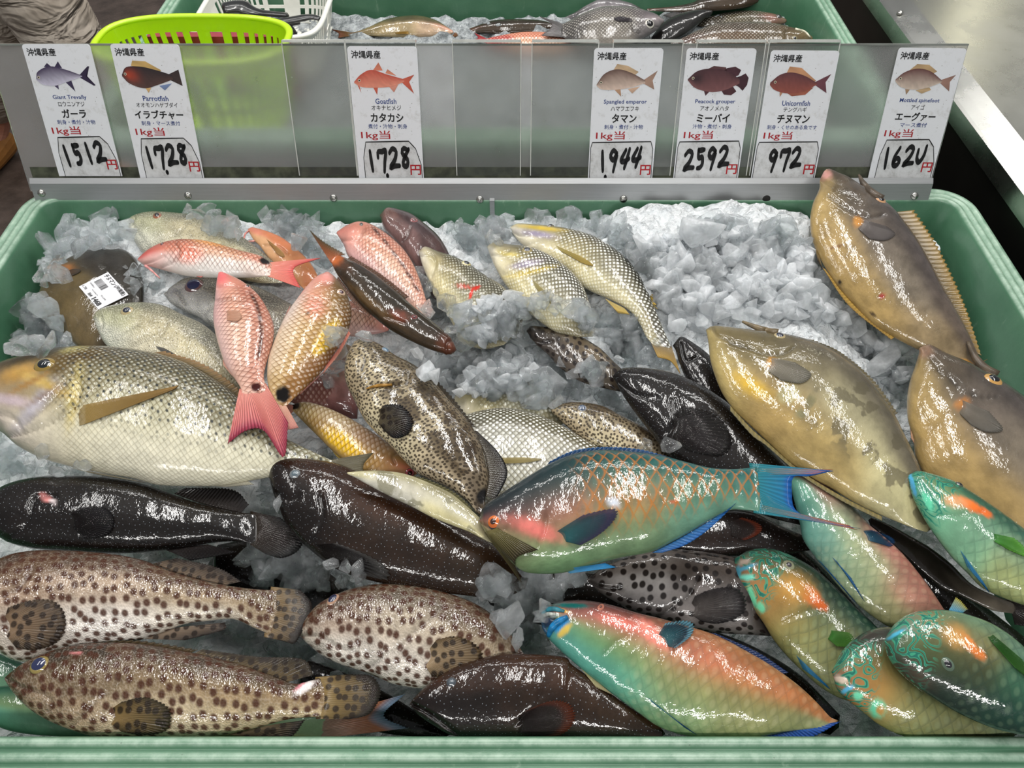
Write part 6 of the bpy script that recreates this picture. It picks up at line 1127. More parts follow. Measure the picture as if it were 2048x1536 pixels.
# the sticker on the buried unicornfish
q = P('L1', 790, 600, 940, 765, 720, 872, 577, 706); V, nn = [], 12
for j in range(nn):
    for i in range(nn):
        a, b = i / (nn - 1), j / (nn - 1); p = (q[0] * (1 - a) + q[1] * a) * (1 - b) + (q[3] * (1 - a) + q[2] * a) * b
        h = hit(STK.bvh, p[None]); d = h[2] if h else np.linalg.norm(on_plane(p[None], STK.p0, STK.n)[0] - CAM)
        V.append(CAM + ray(p[None])[0] * (d - 0.003 - 0.0008 * math.sin(a * 7) * b))
V = np.array(V); Vg = V.reshape(nn, nn, 3)
def bil(a, b):
    x, y = np.clip(a, 0, .999) * (nn - 1), np.clip(b, 0, .999) * (nn - 1); i, j = int(x), int(y); x -= i; y -= j
    return (Vg[j, i] * (1 - x) + Vg[j, i + 1] * x) * (1 - y) + (Vg[j + 1, i] * (1 - x) + Vg[j + 1, i + 1] * x) * y
f = [(j * nn + i, j * nn + i + 1, (j + 1) * nn + i + 1, (j + 1) * nn + i) for j in range(nn - 1) for i in range(nn - 1)]
M_LABEL = plain('white_label_paper', (232, 232, 236), 0.5, var=0.03)
st = mesh_obj('price_sticker', np.concatenate([V, V - np.array([0, 0, .0006])]), f + [tuple(np.array(r[::-1]) + nn * nn) for r in f], M_LABEL)
tag(st, 'white printed price sticker reading 1468 on the dark unicornfish', 'sticker')
mb = MB()
for body, x0, y0, x1, y1, bo in (('チヌマン', .06, .03, .50, .20, .02), ('(沖縄産)', .54, .03, .96, .2, .02), ('本体価格(円)', .3, .72, .58, .77, 0), ('税込価格', .62, .62, .84, .68, 0), ('個体重量(kg)', .06, .62, .28, .68, 0), ('1.70', .04, .83, .2, .92, .01), ('864', .36, .84, .5, .95, .02), ('1468', .58, .80, .9, .97, .03)):
    v, ff = text2d(body, bo); v2 = fit(v, (x0, y0, x1, y1)); mb.add([bil(a, 1 - b) + N0 * .0007 for a, b in v2], ff)
for i in range(16):
    x = .1 + i * .024; ww = .006 + .01 * rng.random(); mb.add([bil(x, .3) + N0 * .0007, bil(x + ww, .3) + N0 * .0007, bil(x + ww, .55) + N0 * .0007, bil(x, .55) + N0 * .0007], [(0, 1, 2, 3)])
mb.build('printing', M_BLACK, st, smooth=False)
# ================================================================== tub behind the board: fish and baskets
ALLV_F, ALLF_F = list(ALLV), list(ALLF)
GR = 'fish in the tub behind the board'
def bfish(*a, **k): return fish(*a, back=True, group=GR, nu=90, ring=(30, 12), **k)
F = bfish('sea_bream', 'grey silver fish partly hidden behind the bigger grey bream', 'fish', SK['plain'], P('T3', 500, 70, 400, 20, 280, -5, 180, -5, 90, 35, 0, 90, -70, 125), P('T3', 500, 100, 400, 140, 280, 150, 180, 150, 90, 150, 0, 150, -70, 150), -0.045,
          [(0, 0, (96, 90, 90)), (.4, .6, (130, 124, 128)), (.4, -.5, (150, 144, 144)), (1, 0, (100, 96, 98))], masks=m_none, tilt=(0, .5)); done(F)
F = bfish('wrasse', 'long dark olive fish high against the back wall of the rear tub', 'fish', SK['plain'], P('T3', 1335, -20, 1200, -60, 950, -25, 850, 20, 700, 48, 530, 62), P('T3', 1335, 20, 1250, 55, 1100, 75, 900, 88, 700, 88, 540, 80), -0.03, Z['olive'], masks=m_none); done(F)
F = bfish('wrasse', 'brown scaled fish with pale gills at the right of the rear tub', 'fish', SK['scaly'], P('T3', 1545, 140, 1450, 100, 1300, 78, 1150, 85, 1000, 115, 900, 145), P('T3', 1535, 170, 1400, 195, 1200, 205, 1000, 205, 900, 190), -0.055,
          [(0, 0, (110, 100, 74)), (.15, 0, (150, 104, 92)), (.4, .5, (88, 78, 46)), (.4, -.5, (104, 94, 62)), (1, 0, (70, 60, 40))], masks=m_goat)
eye(F, *P('T3', 1490, 120)[0], 5, (70, 66, 60)); done(F)
F = bfish('wrasse', 'black slim fish tucked against the grey bream head', 'fish', SK['plain'], P('T3', 1000, 75, 900, 72, 760, 105, 640, 170, 560, 270), P('T3', 1000, 105, 950, 135, 850, 225, 720, 300, 580, 325), -0.045, [(0, 0, (44, 42, 40)), (.5, .5, (34, 32, 30)), (.5, -.5, (52, 50, 48)), (1, 0, (30, 28, 26))], masks=m_none)
fin(F, 'dorsal_fin', P('T3', 880, 75, 700, 130), P('T3', 850, 40, 640, 110), (44, 42, 42), (34, 32, 32), rays=12, mode='plane'); done(F)
F = bfish('parrotfish', 'large olive brown fish lying lowest at the right of the rear tub', 'fish', SK['scaly'], P('T3', 1730, 265, 1680, 235, 1600, 205, 1450, 172, 1250, 160, 1050, 170, 900, 220, 800, 270, 700, 315), P('T3', 1730, 300, 1600, 345, 1400, 375, 1100, 375, 850, 360, 720, 340), -0.04,
          [(0, 0, (120, 104, 66)), (.2, .6, (98, 80, 48)), (.2, -.5, (112, 94, 58)), (.6, .5, (84, 66, 42)), (.6, -.6, (120, 92, 58)), (1, 0, (96, 60, 44))], masks=m_goat, lines=[(P('T3', 1560, 200, 1540, 250, 1560, 320), 3, .002, .2)])
lump(F, 'beak', P('T3', 1610, 212, 1680, 232, 1722, 275), (2.5, 2.2, 1.5), 0, (226, 220, 196))
eye(F, *P('T3', 1605, 280)[0], 4.5, (150, 140, 110)); done(F)
F = bfish('snapper', 'olive yellow barred fish lying left in the rear tub ice', 'fish', SK['plain'], P('T2', 893, 178, 800, 120, 700, 92, 600, 95, 500, 115, 400, 160, 330, 185, 280, 190), P('T2', 893, 196, 820, 212, 700, 218, 550, 218, 430, 212, 350, 207, 285, 206), -0.055,
          [(0, 0, (206, 150, 122)), (.2, .6, (96, 88, 48)), (.2, -.5, (196, 166, 132)), (.5, .6, (88, 82, 44)), (.5, -.5, (170, 150, 104)), (.8, 0, (140, 124, 74)), (1, 0, (120, 92, 52))], masks=m_none)
fin(F, 'tail_fin', P('T2', 282, 188, 286, 208), P('T2', 185, 172, 225, 195, 222, 222), (120, 90, 50), (110, 60, 40), rays=8, mode='plane')
fin(F, 'pectoral_fin', P('T2', 640, 180, 640, 200), P('T2', 550, 188, 560, 200), (206, 160, 70), (200, 160, 80), rays=6, mode='surf'); done(F)
F = bfish('wrasse', 'narrow dark olive fish in the middle of the rear tub', 'fish', SK['plain'], P('T2', 1495, 142, 1400, 118, 1250, 112, 1130, 120, 1030, 152, 965, 178), P('T2', 1490, 168, 1350, 188, 1200, 203, 1080, 196, 970, 196), -0.055, Z['olive'], masks=m_none)
fin(F, 'tail_fin', P('T2', 972, 176, 972, 196), P('T2', 885, 172, 900, 195, 880, 222), (110, 80, 44), (120, 80, 50), rays=8, mode='plane'); done(F)
F = bfish('snapper', 'pink fish with red tail just above the board edge', 'fish', SK['goat'], P('T2', 1700, 262, 1600, 218, 1450, 190, 1300, 188, 1150, 212, 1080, 230), P('T2', 1700, 290, 1500, 310, 1300, 305, 1150, 275, 1085, 250), -0.055,
          [(0, 0, (206, 120, 104)), (.5, .5, (226, 150, 120)), (.5, -.5, (232, 186, 156)), (1, 0, (200, 90, 84))], masks=m_goat)
fin(F, 'tail_fin', P('T2', 1092, 228, 1092, 250), P('T2', 1020, 192, 1040, 220, 1010, 235), (190, 80, 80), (160, 50, 56), rays=8, mode='plane'); done(F)
F = bfish('sea_bream', 'big silver grey bream with black eye, lying at the front of the rear tub', 'fish', SK['scaly'], P('T3', 645, 140, 580, 100, 480, 68, 350, 50, 200, 52, 80, 88, 0, 130, -90, 175), P('T3', 640, 175, 600, 220, 520, 270, 420, 320, 300, 350, 150, 360, 0, 330, -90, 270), -0.030, Z['grey'], masks=m_goat,
          lines=[(P('T3', 420, 160, 430, 215, 470, 240), 3, .002, .5), (P('T3', 590, 190, 610, 195), 2, .002, .4)])
eye(F, *P('T3', 545, 175)[0], 8, (206, 200, 190), (20, 18, 18), pf=.75)
fin(F, 'pectoral_fin', P('T3', 420, 130, 425, 165), P('T3', 300, 110, 270, 155), (84, 78, 82), (72, 68, 74), rays=9, mode='surf')
fin(F, 'tail_fin', P('T3', -85, 178, -85, 265), P('T3', -260, 120, -170, 180, -250, 260), (84, 82, 82), (96, 92, 92), rays=10, mode='plane'); done(F)

M_LIME = NT('lime_green_plastic'); M_LIME = M_LIME.set(Base_Color=tuple(lin((186, 226, 20))), Roughness=0.35, Coat_Weight=0.3, Subsurface_Weight=0.15, Subsurface_Radius=(0.01, 0.01, 0.003))
M_WPL = plain('white_plastic', (226, 226, 218), 0.35, coat=0.3, var=0.04)
M_BLKPL = plain('black_tool_plastic', (24, 24, 24), 0.3, coat=0.5)
def oval(cx, cy, a, b, z, k, p=2.6, rot=0.0):
    t = np.linspace(0, 2 * math.pi, k, endpoint=False); c, s = np.cos(t), np.sin(t)
    x = a * np.sign(c) * np.abs(c) ** (2 / p); y = b * np.sign(s) * np.abs(s) ** (2 / p); cr, sr = math.cos(rot), math.sin(rot)
    return np.stack([cx + x * cr - y * sr, cy + x * sr + y * cr, np.full(k, z)], 1)
def basket(name, label, mat, c, a, b, h, p, rot, slots, rimr, taper=0.78, cols=14):
    root = empty(name, (c[0], c[1], c[2] - h), label, 'basket')
    K = slots * 2; mb = MB()
    lv = [(0.0, 1.0), (0.16, 0.985), (0.58, 0.92), (0.64, 0.91), (0.93, 0.85), (1.0, taper)]
    R_ = [oval(c[0], c[1], a * s, b * s, c[2] - h * t, K, p, rot) for t, s in lv]
    th = 0.0022
    def quad(q0, q1, q2, q3):
        q = np.array([q0, q1, q2, q3]); ctr = np.array([c[0], c[1], q[:, 2].mean()]); inn = (ctr - q); inn[:, 2] = 0; inn /= np.linalg.norm(inn, axis=1, keepdims=True)
        v = np.concatenate([q, q + inn * th]); mb.add(v, [(0, 1, 2, 3), (7, 6, 5, 4), (0, 4, 5, 1), (1, 5, 6, 2), (2, 6, 7, 3), (3, 7, 4, 0)])
    for r in range(len(lv) - 1):
        for j in range(K):
            if r in (1, 3) and j % 2 == 0: continue      # slots
            quad(R_[r][j], R_[r][(j + 1) % K], R_[r + 1][(j + 1) % K], R_[r + 1][j])
    mb.build('side_wall', mat, root, smooth=False)
    mb = MB()                                            # floor with slots in rows
    z = c[2] - h; A, B = a * taper, b * taper; cr, sr = math.cos(rot), math.sin(rot)
    for i in range(cols):
        x0 = -A + 2 * A * i / cols; x1 = x0 + 2 * A / cols * 0.55; xm = min(abs(x0), abs(x1)) / A; yy = B * max(0, 1 - xm ** p) ** (1 / p)
        if yy < 0.01: continue
        m4 = Matrix.Translation((c[0], c[1], 0)) @ Matrix.Rotation(rot, 4, 'Z'); mb.box((x0, -yy, z), (x1, yy, z + 0.002), m4)
    for i in range(5):
        y0 = -B + 2 * B * (i + .2) / 5; y1 = y0 + 2 * B / 5 * .5; ym = min(abs(y0), abs(y1)) / B; xx = A * max(0, 1 - ym ** p) ** (1 / p)
        mb.box((-xx, y0, z + .0003), (xx, y1, z + 0.0023), m4)
    mb.build('slotted_bottom', mat, root, smooth=False)
    ring = oval(c[0], c[1], a + rimr * .4, b + rimr * .4, c[2], 72, p, rot)
    rr = [ring * 1 for _ in range(1)]; mb = MB(); rings = []
    for t in np.linspace(0, 2 * math.pi, 11)[:-1]:
        o = oval(c[0], c[1], a + rimr * (.5 + math.cos(t)), b + rimr * (.5 + math.cos(t)), c[2] + rimr * .75 * math.sin(t), 72, p, rot); rings.append(o)
    k = 72; v = np.concatenate(rings); f = [(i * k + j, i * k + (j + 1) % k, ((i + 1) % 10) * k + (j + 1) % k, ((i + 1) % 10) * k + j) for i in range(10) for j in range(k)]
    mb.add(v, f).build('rim', mat, root)
    return root
ZW = R + 0.03
wb = basket('white_basket', 'white slotted plastic basket holding black tongs in the rear tub', M_WPL, (-.478, 1.532, ZW), .118, .134, .09, 5, 0.0, 60, .0055, .86)
gb = basket('green_basket', 'lime green oval slotted basket standing behind the board at the left', M_LIME, (G(412, 31, R + .09)[0], G(412, 33, R + .09)[1] - .082, R + .09), .155, .080, .15, 2.8, math.radians(-1), 46, .006, .8)
_gy = gb.location[1] + .092
tag(MB().box((gb.location[0] - .12, _gy, R - .07), (gb.location[0] + .13, _gy + .018, R + .05)).build('red_packet', plain('dark_red_wrap', (150, 48, 62), .5), smooth=False), 'dark red packet standing between the lime green and white baskets', 'packet')
# tongs and ladle in the white basket
tz = ZW - .035
def tool(pts, r, flat): return curve([G(a, b, c) for a, b, c in pts], 18), r, flat
t1 = empty('serving_tongs', G(540, 50, tz), 'black plastic serving tongs lying in the white basket', 'tongs')
for pts, r, nm in (([(446, 18, tz + .03), (480, 14, tz + .03), (510, 24, tz + .02), (575, 30, tz)], (.022, .024, .012, .010), 'arm'), ([(528, 46, tz + .01), (570, 42, tz + .01), (620, 34, tz + .01), (640, 38, tz + .01)], (.009, .012, .012, .006), 'arm')):
    c_ = curve([G(*q) for q in pts], 18); MB().tube(c_, np.interp(np.linspace(0, 1, 18), np.linspace(0, 1, len(r)), r), 10, .4).build(nm, M_BLKPL, t1)
t2 = empty('fish_scraper', G(550, 62, tz - .02), 'black handled tool lying under the tongs in the white basket', 'kitchen tool')
for pts, r, nm in (([(548, 76, tz - .03), (552, 60, tz - .02), (556, 48, tz - .01)], (.008, .009, .008), 'handle'), ([(575, 50, tz - .01), (585, 62, tz - .02), (592, 74, tz - .03)], (.008, .008, .006), 'blade'), ([(520, 40, tz - .01), (560, 46, tz - .01), (600, 44, tz - .01)], (.012, .014, .008), 'shaft')):
    c_ = curve([G(*q) for q in pts], 14); MB().tube(c_, np.interp(np.linspace(0, 1, 14), np.linspace(0, 1, len(r)), r), 10, .5).build(nm, M_BLKPL, t2)

# ------------------------------------------------------------------ the bystander beyond the left side of the tubs
M_TROU = NT('beige_trouser_cloth'); _p = M_TROU.obj()
_c = M_TROU.mix(M_TROU.step(M_TROU.noise(_p, 14.0, 4.0), .35, .7), tuple(lin((150, 139, 126))), tuple(lin((184, 173, 160))))
M_TROU = M_TROU.set(Base_Color=_c, Roughness=.9, Normal=M_TROU.bump(M_TROU.noise(M_TROU.vec(*[M_TROU.math('MULTIPLY', q, k) for q, k in zip(M_TROU.xyz(_p), (1.0, 1.0, 2.2))]), 8.0, 3.0, .5, .8), 1.0, .05))
M_SKIN = plain('skin', (196, 138, 116), .5, var=.05); M_SHOE = plain('tan_shoe_leather', (166, 112, 52), .6, var=.1, bump=.3); M_SHIRT = plain('grey_shirt', (120, 122, 126), .9)
def skin_body(name, chain, links, mat, parent=None, sub=2):
    me = bpy.data.meshes.new(name); off = np.array(parent.location) if parent else np.array(chain[0][0])
    me.from_pydata([tuple(np.array(p) - off) for p, r in chain], links, []); o = bpy.data.objects.new(name, me); COL.objects.link(o)
    o.modifiers.new('skin', 'SKIN'); sl = me.skin_vertices[0].data
    for i, (p, r) in enumerate(chain): sl[i].radius = r if isinstance(r, tuple) else (r, r); sl[i].use_root = i == 0
    o.modifiers.new('sub', 'SUBSURF').levels = sub; o.modifiers['sub'].render_levels = sub; me.materials.append(mat)
    if parent: o.parent = parent
    else: o.location = off
    return o
fl_, fr_ = np.array([-1.60, 2.12, 0]), np.array([-1.20, 2.02, 0]); hip = np.array([-1.36, 2.02, .88])
kl, kr = G(20, 40, .50), G(128, 40, .50)
kl = np.array([-1.34, 2.03, .47]); kr = np.array([-1.16, 1.98, .47])
sh = hip + np.array([0, 0, .50])
body = skin_body('person', [(hip, .12), (hip + [0, 0, .22], .12), (sh - [0, 0, .06], .13), (sh + [0, 0, .08], .06), (sh + [0, -.02, .17], .075), (sh + [0, -.02, .27], .085),
      (sh + [-.19, 0, -.03], .055), (sh + [-.24, .02, -.31], .042), (sh + [-.22, -.10, -.55], .032), (sh + [-.21, -.13, -.64], .035),
      (sh + [.19, 0, -.03], .055), (sh + [.24, .02, -.31], .042), (sh + [.22, -.10, -.55], .032), (sh + [.21, -.13, -.64], .035),
      (hip + [-.09, 0, -.06], .095), (kl, .06), (fl_ + [0, .03, .09], .042), (fl_ + [-.02, -.10, .035], .035),
      (hip + [.09, 0, -.06], .095), (kr, .06), (fr_ + [0, .03, .09], .042), (fr_ + [.02, -.10, .035], .035)],
      [(0, 1), (1, 2), (2, 3), (3, 4), (4, 5), (2, 6), (6, 7), (7, 8), (8, 9), (2, 10), (10, 11), (11, 12), (12, 13), (0, 14), (14, 15), (15, 16), (16, 17), (0, 18), (18, 19), (19, 20), (20, 21)], M_SKIN)
tag(body, 'person in loose beige trousers standing beyond the left side of the tubs', 'person')
skin_body('trousers', [(hip + [0, 0, .06], .15), (hip, .15), (hip + [-.09, 0, -.10], .12), (kl, .098), ((kl * .35 + fl_ * .65) + [0, .02, .06], .085), (fl_ + [0, .03, .17], .080), (hip + [.09, 0, -.10], .12), (kr, .105), ((kr * .35 + fr_ * .65) + [0, .02, .06], .092), (fr_ + [0, .03, .10], .085)],
          [(0, 1), (1, 2), (2, 3), (3, 4), (4, 5), (1, 6), (6, 7), (7, 8), (8, 9)], M_TROU, body, 3)
skin_body('shirt', [(hip + [0, 0, .02], .145), (hip + [0, 0, .22], .145), (sh - [0, 0, .05], .15), (sh + [-.20, 0, -.04], .075), (sh + [-.23, .01, -.22], .065), (sh + [.20, 0, -.04], .075), (sh + [.23, .01, -.22], .065)],
          [(0, 1), (1, 2), (2, 3), (3, 4), (2, 5), (5, 6)], M_SHIRT, body)
for ft, sg in ((fl_, -1), (fr_, 1)):
    skin_body('shoe', [(ft + [0, .06, .05], (.05, .055)), (ft + [sg * .005, -.04, .045], (.05, .045)), (ft + [sg * .02, -.13, .035], (.048, .034)), (ft + [sg * .025, -.19, .03], (.035, .028))], [(0, 1), (1, 2), (2, 3)], M_SHOE, body)
# ================================================================== ice
def hump(x, y, pts):
    z = 0
    for px, py, a, s in pts:
        c = G(px, py, R - .07); z = z + a * np.exp(-((x - c[0]) ** 2 + (y - c[1]) ** 2) / (2 * s * s))
    return z
def bed(name, label, x0, x1, y0, y1, zf, nx, ny, mat):
    xs, ys = np.linspace(x0, x1, nx), np.linspace(y0, y1, ny); X, Y = np.meshgrid(xs, ys)
    Zh = zf(X, Y); v = np.stack([X.ravel(), Y.ravel(), Zh.ravel()], 1)
    idx = np.arange(nx * ny).reshape(ny, nx); f = np.stack([idx[:-1, :-1], idx[:-1, 1:], idx[1:, 1:], idx[1:, :-1]], -1).reshape(-1, 4)
    o = mesh_obj(name, v, f.tolist(), mat, smooth=False); tag(o, label, 'ice', kind='stuff')
    return v, f
def rough(X, Y):
    z = 0
    for i in range(26):
        k = 30 + 260 * rng.random(); a = rng.random() * 6.28; z = z + np.sin(k * (X * math.cos(a) + Y * math.sin(a)) + rng.random() * 6.28) * (0.11 / k) * 1.6
    return z + (rng.random(X.shape) - .5) * 0.004
def zfront(X, Y):
    b = R - 0.118 + SLOPE * (Y - YF) - 0.012
    back = 0.034 * sm(Y, YB - .22, YB - .06)
    return b + back + rough(X, Y) + hump(X, Y, [(1500, 600, .050, .12), (1620, 760, .03, .09), (1330, 560, .025, .08), (1060, 690, .020, .08), (130, 620, .03, .07)]) - .06 * sm(-Y, -(YF + .36), -(YF + .22)) - .06 * sm(-Y, -(YF + .42), -(YF + .30)) * sm(X, .02, .14)
M_BED = NT('packed_ice'); _p = M_BED.pos()
_n = M_BED.noise(_p, 70.0, 5.0, .7); _v = M_BED.voro(_p, 75.0, 1.0, '3D')
M_BED = M_BED.set(Base_Color=M_BED.mix(M_BED.step(_n, .35, .65), (.74, .78, .80), (.93, .95, .96)), Roughness=.12,
                  Normal=M_BED.bump(M_BED.math('ADD', _v, _n), 1.0, .008))
ALLV[:], ALLF[:] = ALLV_F, ALLF_F
bv, bf = bed('ice_bed', 'crushed ice filling the nearest tub under the fish', XI0 + .03, XI1 - .03, YF + .03, YB - .012, zfront, 220, 130, M_BED)
ALLV.append(bv); ALLF.append(np.concatenate([bf[:, :3], bf[:, [0, 2, 3]]])); World.dirty = True
zb = lambda X, Y: R - .085 + rough(X, Y) + .03 * sm(Y, 1.45, 1.66)
# chunk shapes: irregular melted shards
CH = []
for i in range(16):
    bm = bmesh.new(); s = np.array([1, .55 + .4 * random.random(), .4 + .4 * random.random()])
    for _ in range(11 if i % 3 else 16):
        p = np.array([random.gauss(0, 1) for _ in range(3)]); p /= np.linalg.norm(p); p *= s * (0.75 + .5 * random.random()); bm.verts.new(p)
    r = bmesh.ops.convex_hull(bm, input=bm.verts); bmesh.ops.delete(bm, geom=list({q for q in r['geom_interior'] + r['geom_unused'] if isinstance(q, bmesh.types.BMVert)}), context='VERTS')
    bmesh.ops.dissolve_limit(bm, angle_limit=.25, verts=bm.verts, edges=bm.edges)
    bmesh.ops.bevel(bm, geom=list(bm.edges), offset=.13, segments=2, affect='EDGES', profile=.6, clamp_overlap=True)
    bmesh.ops.triangulate(bm, faces=bm.faces); bm.verts.index_update()
    CH.append((np.array([q.co[:] for q in bm.verts]), [[q.index for q in f.verts] for f in bm.faces])); bm.free()
def rotm():
    q = rng.normal(size=4); q /= np.linalg.norm(q); w, x, y, z = q
    return np.array([[1 - 2 * (y * y + z * z), 2 * (x * y - z * w), 2 * (x * z + y * w)], [2 * (x * y + z * w), 1 - 2 * (x * x + z * z), 2 * (y * z - x * w)], [2 * (x * z - y * w), 2 * (y * z + x * w), 1 - 2 * (x * x + y * y)]])
def inpoly(p, poly):
    c = False; n = len(poly); j = n - 1
    for i in range(n):
        if (poly[i][1] > p[1]) != (poly[j][1] > p[1]) and p[0] < (poly[j][0] - poly[i][0]) * (p[1] - poly[i][1]) / (poly[j][1] - poly[i][1]) + poly[i][0]: c = not c
        j = i
    return c
def place(px, r):
    bv_ = World.get(); d = ray(np.array([px]))[0]; h = bv_.ray_cast(Vector(CAM), Vector(d))
    if h[0] is None: return None
    n = np.array(h[1]); n = n if n[2] > 0 else -n
    return np.array(h[0]) + np.array([0, 0, 1]) * r * .35 + n * r * .15
def shard(c, r, sq=None):
    v, f = CH[rng.integers(len(CH))]; return v * r @ rotm().T + c, f
# regions of loose ice: polygon in photo pixels, number, radius range (m), white or clear
REG = [([(85, 480), (150, 440), (260, 440), (270, 500), (180, 510), (110, 560), (80, 570)], 60, (.008, .020), 0),
       ([(0, 630), (60, 600), (120, 640), (150, 690), (60, 715), (0, 720)], 60, (.008, .020), 0),
       ([(60, 570), (120, 560), (100, 620), (150, 690), (60, 690)], 30, (.007, .016), 0),
       ([(240, 520), (330, 560), (330, 600), (270, 600)], 26, (.006, .012), 0),
       ([(370, 430), (440, 425), (500, 470), (480, 490), (420, 470)], 30, (.007, .015), 0),
       ([(490, 440), (620, 440), (680, 480), (660, 540), (610, 520), (560, 460)], 60, (.008, .018), 0),
       ([(880, 440), (1010, 430), (1020, 480), (970, 500), (990, 560), (930, 500)], 80, (.007, .016), 0),
       ([(1040, 440), (1110, 430), (1260, 470), (1320, 530), (1330, 600), (1260, 520), (1180, 460)], 80, (.008, .018), 0),
       ([(1270, 500), (1340, 480), (1430, 470), (1560, 490), (1640, 540), (1700, 640), (1800, 720), (1820, 800), (1740, 720), (1640, 650), (1560, 640), (1480, 640), (1420, 650), (1350, 680), (1310, 600)], 620, (.006, .024), 1),
       ([(1330, 480), (1400, 455), (1560, 470), (1640, 520), (1560, 520), (1440, 500)], 60, (.010, .022), 0),
       ([(1700, 640), (1760, 700), (1850, 780), (1840, 860), (1780, 780), (1720, 700)], 90, (.008, .016), 0),
       ([(860, 600), (960, 640), (1060, 660), (1060, 700), (1200, 740), (1240, 800), (1120, 820), (960, 800), (900, 760), (830, 680)], 260, (.008, .018), 0),
       ([(960, 640), (1080, 600), (1170, 620), (1260, 650), (1310, 690), (1340, 740), (1230, 740), (1180, 660), (1060, 660)], 120, (.008, .018), 0),
       ([(800, 700), (905, 722), (960, 700), (1050, 720), (1090, 770), (960, 800), (860, 770)], 120, (.008, .018), 1),
       ([(930, 620), (1040, 600), (1060, 640), (960, 690)], 40, (.008, .016), 1),
       ([(1120, 780), (1240, 800), (1340, 900), (1280, 900), (1200, 830)], 60, (.006, .013), 0),
       ([(840, 540), (900, 620), (900, 680), (860, 640)], 24, (.008, .015), 0),
       ([(660, 660), (760, 690), (700, 760), (650, 790)], 26, (.006, .013), 0),
       ([(0, 880), (40, 900), (60, 950), (0, 950)], 22, (.008, .016), 0),
       ([(60, 900), (200, 940), (180, 960), (60, 950)], 14, (.006, .012), 0),
       ([(480, 1110), (560, 1080), (640, 1120), (760, 1170), (640, 1180), (600, 1190), (520, 1170)], 90, (.008, .018), 0),
       ([(470, 1260), (540, 1240), (600, 1290), (640, 1320), (560, 1310)], 40, (.006, .014), 0),
       ([(500, 960), (560, 960), (600, 1010), (540, 1030)], 18, (.006, .013), 0),
       ([(950, 1190), (1010, 1150), (1180, 1160), (1160, 1190), (1090, 1210), (1090, 1290), (1020, 1290), (990, 1230)], 90, (.008, .018), 0),
       ([(600, 1300), (700, 1370), (760, 1410), (700, 1380)], 14, (.006, .012), 0),
       ([(1180, 640), (1280, 700), (1250, 740), (1120, 700)], 40, (.006, .013), 0)]
EXC = [[(640, 480), (700, 540), (880, 650), (918, 700), (905, 718), (850, 695), (720, 610)], [(1045, 650), (1130, 635), (1240, 715), (1230, 745), (1130, 735), (1075, 690)], [(1105, 805), (1180, 798), (1320, 865), (1340, 905), (1230, 890), (1150, 850)],
       [(835, 490), (960, 510), (1020, 590), (930, 625), (880, 605)], [(1800, 870), (1812, 780), (1845, 690), (1920, 700), (1920, 870)], [(470, 1225), (640, 1225), (640, 1300), (520, 1290)], [(1225, 735), (1400, 740), (1400, 900), (1300, 860)], [(690, 680), (760, 690), (800, 760), (700, 760)], [(535, 915), (640, 920), (600, 1020), (545, 1000)]]
loose = {0: MB(), 1: MB()}
big = []
for poly, num, (r0, r1), wh in REG:
    lo, hi = np.min(poly, 0), np.max(poly, 0); k = 0; tries = 0
    while k < num and tries < num * 20:
        tries += 1; p = lo + (hi - lo) * rng.random(2)
        if not inpoly(p, poly) or any(inpoly(p, e) for e in EXC): continue
        r = (r0 + (r1 - r0) * rng.random() ** 1.6) * (1.0 if wh else 1.18); c = place(p, r)
        if c is None: continue
        c = c + np.array([0, 0, .010 * rng.random()])
        v, f = shard(c, r); k += 1
        loose[wh].add(v, f)
tag(loose[0].build('loose_ice', M_ICE, smooth=True), 'clear melting ice pieces scattered round the fish in the nearest tub', 'ice', kind='stuff')
tag(loose[1].build('ice_mound', M_ICEW, smooth=True), 'white mound of crushed ice at the right of the nearest tub', 'ice', kind='stuff')
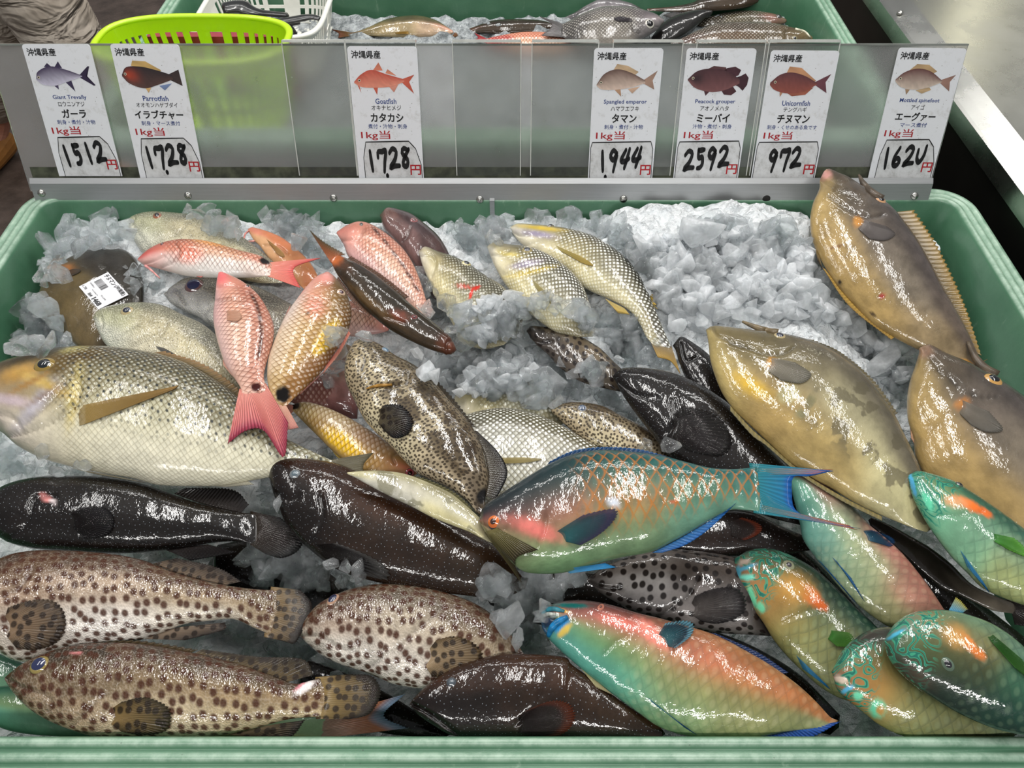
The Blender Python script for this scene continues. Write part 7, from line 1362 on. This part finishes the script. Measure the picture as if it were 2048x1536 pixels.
# single chunks that stand out, each a thing
SPOT = [(1390, 490, .034, 'large clear ice slab standing against the back wall by the white mound', None), (1530, 480, .026, 'clear ice chunk at the back right beside the large slab', None), (1765, 745, .034, 'long white ice block between the two big unicornfish', None),
        (1590, 530, .020, 'pointed clear ice shard at the right end of the mound', None), (150, 480, .026, 'glassy ice chunk on the tub wall at the far left', None), (110, 640, .026, 'clear ice chunk between the stickered fish and the left wall', None),
        (150, 500, .022, 0, 'left'), (70, 650, .024, 0, 'left'), (50, 690, .020, 0, 'left'), (130, 560, .018, 0, 'left'), (600, 1120, .020, 0, 'gap'), (560, 1130, .024, 0, 'gap'), (620, 1150, .022, 0, 'gap'), (650, 1165, .018, 0, 'gap'), (530, 1150, .020, 0, 'gap'),
        (1040, 1210, .026, 'cloudy ice chunk lying between the spotted grouper and the gaping parrotfish', None), (1000, 1190, .018, 0, 'mid'), (1080, 1175, .018, 0, 'mid'), (1120, 1175, .018, 0, 'mid'), (1010, 1240, .020, 0, 'mid'), (1060, 1260, .018, 0, 'mid'),
        (930, 640, .022, 0, 'nose'), (890, 745, .022, 0, 'nose'), (860, 590, .018, 0, 'nose'), (940, 690, .022, 0, 'nose'), (960, 720, .020, 0, 'nose'), (1090, 780, .024, 0, 'nose'),
        (1240, 460, .026, 0, 'back'), (1130, 445, .022, 0, 'back'), (1190, 455, .024, 0, 'back'), (640, 500, .020, 0, 'back'), (575, 460, .020, 0, 'back'), (1060, 440, .018, 0, 'back')]
GRP = dict(left=('clear ice lump at the left wall near the stickered fish', 'ice lumps along the left wall'), gap=('clear ice lump in the gap below the black grouper tail', 'ice lumps in the lower left gap'),
           mid=('small clear ice lump in the gap above the gaping parrotfish', 'ice lumps in the middle gap'), nose=('wet clear ice lump near the snout of the dark tapered fish', 'ice lumps in the middle of the tub'), back=('clear ice lump heaped along the back wall of the nearest tub', 'ice lumps along the back wall'))
for px, py, r, lab, g in SPOT:
    c = place((px, py), r)
    if c is None: continue
    v, f = shard(c + np.array([0, 0, r * .25]), r)
    tag(mesh_obj('ice_chunk', v, f, M_ICEW if r > .03 else M_ICE), lab or GRP[g][0], 'ice chunk', GRP[g][1] if g else None)
# rear tub
ALLV[:], ALLF[:] = [], []
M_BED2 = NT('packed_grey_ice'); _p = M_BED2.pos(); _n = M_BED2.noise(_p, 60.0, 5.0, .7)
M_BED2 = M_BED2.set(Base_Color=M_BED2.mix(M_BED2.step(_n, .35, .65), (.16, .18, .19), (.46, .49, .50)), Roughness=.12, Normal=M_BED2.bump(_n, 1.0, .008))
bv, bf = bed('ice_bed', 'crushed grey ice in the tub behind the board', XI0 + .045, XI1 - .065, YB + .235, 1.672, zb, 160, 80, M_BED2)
mb = MB()
for x0, y0, x1, y1, num in ((670, 40, 830, 80, 60), (860, 40, 1000, 80, 60), (650, 62, 1180, 86, 60)):
    for _ in range(num):
        r = .008 + .012 * rng.random() ** 2; c = G(x0 + (x1 - x0) * rng.random(), y0 + (y1 - y0) * rng.random(), R - .075)
        if c[1] > 1.65 or c[1] < YB + .25: continue
        v, f = shard(c + np.array([0, 0, .01 * rng.random()]), r); mb.add(v, f)
tag(mb.build('loose_ice', M_ICE), 'clear ice pieces round the fish in the tub behind the board', 'ice', kind='stuff')
